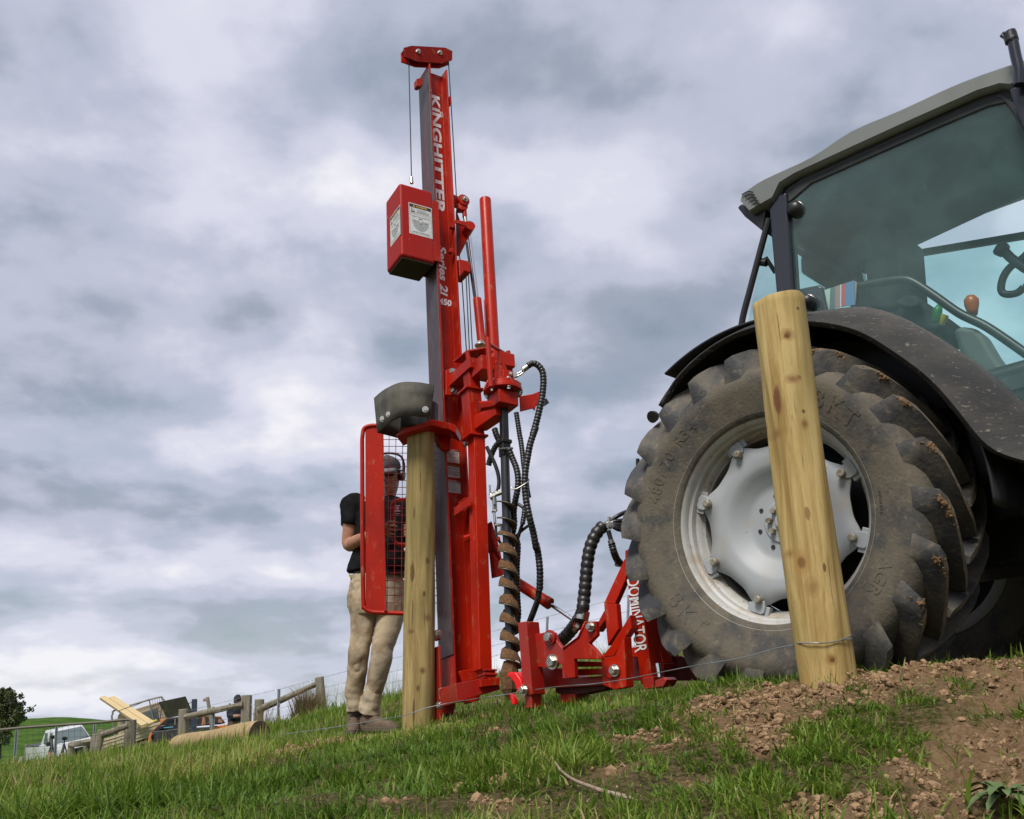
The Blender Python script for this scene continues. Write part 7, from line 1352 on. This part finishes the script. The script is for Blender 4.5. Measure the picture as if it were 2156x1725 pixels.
rush((648, 1542), 15.0, 800, .66, .24, 'tall brown rush tussock beside the last rail post', RUSH, 5); rush((548, 1545), 18, 60, .6, .25, 'thin dry stalks round the foot of the pale split post', RUSH, 6)
# ------------------------------------------------------------------ grass, clods, twig
def slope_n(x, y, e=.03):
    hx_ = (height(x+e, y)-height(x-e, y))/(2*e); hy_ = (height(x, y+e)-height(x, y-e))/(2*e); n = np.stack([-hx_, -hy_, np.ones_like(hx_)], 1); return n/np.linalg.norm(n, axis=1)[:, None]
GM = new_mat('grass_blades'); t = GM.node_tree; t.nodes.clear(); N = t.nodes.new; lk = t.links.new
o_ = N('ShaderNodeOutputMaterial'); at1 = N('ShaderNodeAttribute'); at1.attribute_name = 'tint'; hs = N('ShaderNodeValToRGB'); lk(at1.outputs['Fac'], hs.inputs[0])
e = hs.color_ramp.elements; e[0].position = 0; e[0].color = (.040, .088, .010, 1); e[1].position = 1; e[1].color = (.36, .27, .13, 1)
for p, c in ((.22, (.078, .152, .015)), (.45, (.135, .225, .023)), (.66, (.215, .300, .042)), (.80, (.33, .32, .09)), (.87, (.44, .35, .17))): q = e.new(p); q.color = (*c, 1)
pb = N('ShaderNodeBsdfPrincipled'); pb.inputs['Roughness'].default_value = .5; pb.inputs['Specular IOR Level'].default_value = .3; tl_ = N('ShaderNodeBsdfTranslucent'); ms2 = N('ShaderNodeMixShader'); ms2.inputs[0].default_value = .35; lk(hs.outputs[0], pb.inputs['Base Color']); lk(hs.outputs[0], tl_.inputs[0]); lk(pb.outputs[0], ms2.inputs[1]); lk(tl_.outputs[0], ms2.inputs[2]); lk(ms2.outputs[0], o_.inputs['Surface'])
def blades(name, n, rmin, rmax, ln, wd, dens_fn, seg=3, amin=-41, amax=47, seed=1, lean=.55, clump=True, tint0=.45):
    g_ = np.random.default_rng(seed); r = np.sqrt(g_.uniform(rmin**2, rmax**2, n)); a = np.radians(g_.uniform(amin, amax, n)); x, y = r*np.sin(a), r*np.cos(a)
    if clump: cx_ = np.round(x/.11)*.11; cy_ = np.round(y/.11)*.11; k = g_.uniform(0, .45, n); jx = (vnoise(cx_*31, cy_*31)-.5)*.1; jy = (vnoise(cx_*29+7, cy_*29)-.5)*.1; x = x*(1-k)+(cx_+jx)*k; y = y*(1-k)+(cy_+jy)*k
    keep = g_.random(n) < dens_fn(x, y); x, y = x[keep], y[keep]; m_ = len(x); z = height(x, y)
    sm = soil_mask(x, y)
    gl_ = np.clip(.62+.5*(np.clip((-x-.2)/1.6, 0, 1)) + .25*np.clip((y-7)/5, 0, 1), .5, 1.15); bo = np.exp(-(((x+.95)/.55)**2+((y-5.75)/.55)**2)); gl_ = gl_*(1-.72*bo)
    tuft = fbm(x*2.6, y*2.6, 3); fine = fbm(x*9+5, y*9, 2)
    L_ = ln*gl_*np.clip(.35+1.35*(tuft-.22)*1.3+.5*(fine-.4), .22, 1.7)*g_.uniform(.55, 1.25, m_); ph = g_.uniform(0, 2*np.pi, m_)
    sw = fbm(x*3.3+60, y*3.3+20, 2)*8; ph = np.where(g_.random(m_) < .45, sw+g_.normal(0, .7, m_), ph)
    d = np.stack([np.cos(ph), np.sin(ph), np.zeros(m_)], 1); s = np.stack([-np.sin(ph), np.cos(ph), np.zeros(m_)], 1); rr = g_.normal(0, .5, m_); s = s*np.cos(rr)[:, None]+d*np.sin(rr)[:, None]
    le = np.clip(g_.normal(lean, .33, m_), .05, 1.45); W_ = wd*g_.uniform(.5, 1.3, m_)
    P0 = np.stack([x, y, z-.006], 1); V = []; 
    for k in range(seg+1):
        f = k/seg; up = L_*(f-.30*le*f*f); out_ = L_*le*(.22*f+.62*f*f); c = P0+d*out_[:, None]; c[:, 2] += up*np.clip(1.15-le*.55, .3, 1)
        if k < seg: w = W_*(1-f**1.7*.75); V += [c-s*w[:, None]*.5, c+s*w[:, None]*.5]
        else: V.append(c)
    nv = 2*seg+1; V = np.stack(V, 1).reshape(-1, 3); b = np.arange(m_)[:, None]*nv; F4 = []
    for k in range(seg-1): F4.append(np.concatenate([b+2*k, b+2*k+1, b+2*k+3, b+2*k+2], 1))
    F3_ = np.concatenate([b+2*(seg-1), b+2*(seg-1)+1, b+2*seg], 1); F4 = np.concatenate(F4, 0)
    dry = fbm(x*1.9+33, y*1.9+71, 3); tint = np.clip(tint0+ (tuft-.5)*.75 + (fbm(x*.8, y*.8, 2)-.5)*.5 + g_.normal(0, .13, m_), 0.02, .80); dd = (g_.random(m_) < np.clip((dry-.53)*1.2+.03+sm*.22, 0, .8)); tint = np.where(dd | (tint0 > 2), g_.uniform(.80, 1.0, m_), tint)
    return V, F4, F3_, np.repeat(tint, nv)
def link_blades(name, parts):
    Vs, Fs4, Fs3, Ts, off = [], [], [], [], 0
    for V, F4, F3_, T_ in parts: Vs.append(V); Fs4.append(F4+off); Fs3.append(F3_+off); Ts.append(T_); off += len(V)
    V = np.concatenate(Vs); F4 = np.concatenate(Fs4); F3_ = np.concatenate(Fs3); T_ = np.concatenate(Ts); me = bpy.data.meshes.new(name); me.vertices.add(len(V)); me.vertices.foreach_set('co', V.astype(np.float32).ravel())
    li = np.concatenate([F4.ravel(), F3_.ravel()]); me.loops.add(len(li)); me.loops.foreach_set('vertex_index', li.astype(np.int32)); st = np.concatenate([np.arange(len(F4))*4, len(F4)*4+np.arange(len(F3_))*3]); me.polygons.add(len(st)); me.polygons.foreach_set('loop_start', st.astype(np.int32))
    me.polygons.foreach_set('use_smooth', np.ones(len(st), bool)); a_ = me.attributes.new('tint', 'FLOAT', 'POINT'); a_.data.foreach_set('value', T_.astype(np.float32)); me.update(calc_edges=True); me.validate(); me.materials.append(GM); o = bpy.data.objects.new(name, me); COL.objects.link(o); return o
TXY = np.array([T.p(0, .19, -.7)[:2], T.p(2.35, .2, -.7)[:2]])
def dens(x, y):
    s = soil_mask(x, y); f = fbm(x*5+2, y*5+8, 3); return np.clip((1-s*1.25)*np.clip(.55+(f-.42)*3.2, .10, 1), 0, 1)*np.where(s > .75, .0, 1) + .02
near1 = blades('n', 110000, 1.55, 3.6, .105, .0052, dens, 4, seed=11, lean=.85)
wide = blades('w', 20000, 1.6, 3.3, .15, .0085, lambda x, y: dens(x, y)*np.clip((fbm(x*3, y*3, 2)-.38)*3, 0, 1)*np.clip((x+.9)*.9, .12, 1), 4, seed=12, lean=.8, tint0=.40)
mid1 = blades('m', 125000, 3.4, 7.2, .095, .0062, dens, 3, seed=13, lean=.75, tint0=.44)
far1 = blades('f', 75000, 7.0, 13.5, .10, .012, lambda x, y: .9+0*x, 3, seed=14, lean=.45, tint0=.47)
far2 = blades('g', 32000, 13, 24, .16, .024, lambda x, y: 1+0*x, 2, seed=15, lean=.4, tint0=.50)
def crest_dens(x, y): return np.clip((fbm(x*.9, y*.9, 2)-.42)*4, 0, 1)
stalk = blades('s', 5200, 8.5, 15, .34, .006, crest_dens, 3, amin=-12, amax=22, seed=16, lean=.35, clump=False, tint0=.6)
straw = blades('d', 7000, 1.6, 5.5, .12, .004, lambda x, y: np.clip(soil_mask(x, y)*1.2-.05, 0, .55)*np.clip((fbm(x*6, y*6, 2)-.4)*4, 0, 1), 3, seed=17, lean=1.1, tint0=.9)
short = blades('k', 165000, 1.6, 5.2, .045, .0042, lambda x, y: np.clip(1.0-soil_mask(x, y)*1.1, 0, 1)*np.clip((fbm(x*7, y*7, 2)-.28)*2.4, .05, 1), 2, seed=19, lean=.9, tint0=.5)
thatch = blades('t', 54000, 1.6, 6.0, .06, .0032, lambda x, y: np.clip(1.0-soil_mask(x, y)*.6, 0, 1)*np.clip((fbm(x*4+3, y*4+8, 3)-.40)*4, .03, 1), 2, seed=23, lean=1.4, tint0=3.0)
tag(link_blades('grass', [thatch, short, near1, wide, mid1, far1, far2, stalk, straw]), 'green pasture grass with dry straw and tufts covering the slope', 'grass', kind='stuff')
# clods of turned soil
g_ = np.random.default_rng(21); n = 170000; r = np.sqrt(g_.uniform(1.55**2, 5.5**2, n)); a = np.radians(g_.uniform(-22, 36, n)); x, y = r*np.sin(a), r*np.cos(a); s = soil_mask(x, y); k = g_.random(n) < np.clip((s-.30)*1.5, 0, 1)*np.clip(.25+(fbm(x*4+9, y*4, 3)-.4)*4, .08, 1); x, y, s = x[k], y[k], s[k]; n = len(x)
ico = bmesh.new(); bmesh.ops.create_icosphere(ico, subdivisions=1, radius=1); iv = np.array([v.co[:] for v in ico.verts]); ifc = np.array([[v.index for v in f.verts] for f in ico.faces]); ico.free()
R = np.clip(g_.lognormal(math.log(.0036), .58, n), .0015, .020)*np.where(g_.random(n) < .02, 1.5, 1); sc = R[:, None]*g_.uniform(.6, 1.35, (n, 3)); th = g_.uniform(0, 6.28, n); jig = g_.uniform(.72, 1.25, (n, len(iv)))
P = iv[None]*sc[:, None]*jig[..., None]; c_, s__ = np.cos(th)[:, None], np.sin(th)[:, None]; P = np.stack([P[..., 0]*c_-P[..., 1]*s__, P[..., 0]*s__+P[..., 1]*c_, P[..., 2]*.8], -1); zz_ = height(x, y)+s*((fbm(x*20, y*20, 4)-.5)*.085+(fbm(x*70, y*70, 2)-.5)*.022)
P += np.stack([x, y, zz_+R*.25], 1)[:, None]; V = P.reshape(-1, 3); F_ = (ifc[None]+np.arange(n)[:, None, None]*len(iv)).reshape(-1, 3); me = bpy.data.meshes.new('soil_clods'); me.from_pydata(V.tolist(), [], F_.tolist()); me.update()
CLOD = mat('clod_soil', (.33, .21, .115), .95, col2=(.20, .12, .06), scale=16, lo=.42, hi=.6, col3=(.45, .31, .185), scale3=70, lo3=.55, hi3=.7, amt3=.8, bump=.5, bscale=220)
cl = bpy.data.objects.new('soil_clods', me); finish(cl, CLOD, smooth=0); tag(cl, 'crumbly brown soil clods strewn over the bare bank', 'soil', kind='stuff')
# dead twig in the grass
Wv = view(2000, 2500, 1.0286); tp = [ghit(*Wv(*q))+ZA*h_ for q, h_ in (((250, 650), .03), ((300, 700), .035), ((370, 722), .03), ((440, 738), .025), ((520, 750), .02), ((575, 762), .012))]
mb = MB(); mb.tube(spline(tp, 5), list(np.linspace(.003, .0068, 26)), 9); mb.tube([tp[0], tp[0]+np.array([-.02, .02, .03])], [.004, .002], 7); tag(mb.build('twig', wood_mat('dead_twig', (.22, .15, .11), (.36, .29, .23), (.28, .2, .15), 2, .5, False), smooth=60), 'dead grey brown twig lying in the grass at the front edge', 'twig')
# broad-leaved weed at the bottom right corner
wm = MB(); b0 = ghit(2120, 1700); g_ = np.random.default_rng(4)
for i in range(16):
    a_ = 2*math.pi*i/16+g_.uniform(-.2, .2); d = np.array([math.cos(a_), math.sin(a_), 0]); sd_ = np.array([-d[1], d[0], 0]); l = g_.uniform(.05, .09); w_ = l*.16; rise = g_.uniform(.2, .8); rows = []
    for f in np.linspace(0, 1, 7): ww = w_*(math.sin(math.pi*min(1, f*.9+.08))**.8)*(1+.25*math.sin(f*18)); c = b0+ZA*.02+d*l*f+ZA*l*(rise*f-.7*f*f); rows.append([c-sd_*ww+ZA*ww*.3, c, c+sd_*ww+ZA*ww*.3])
    wm.loft(rows, cap=False, closed=False)
tag(wm.build('weed', mat('weed_leaf', (.075, .125, .035), .7, col2=(.13, .16, .07), scale=30), smooth=60), 'low thistle like weed with broad dull leaves at the bottom right corner', 'weed')
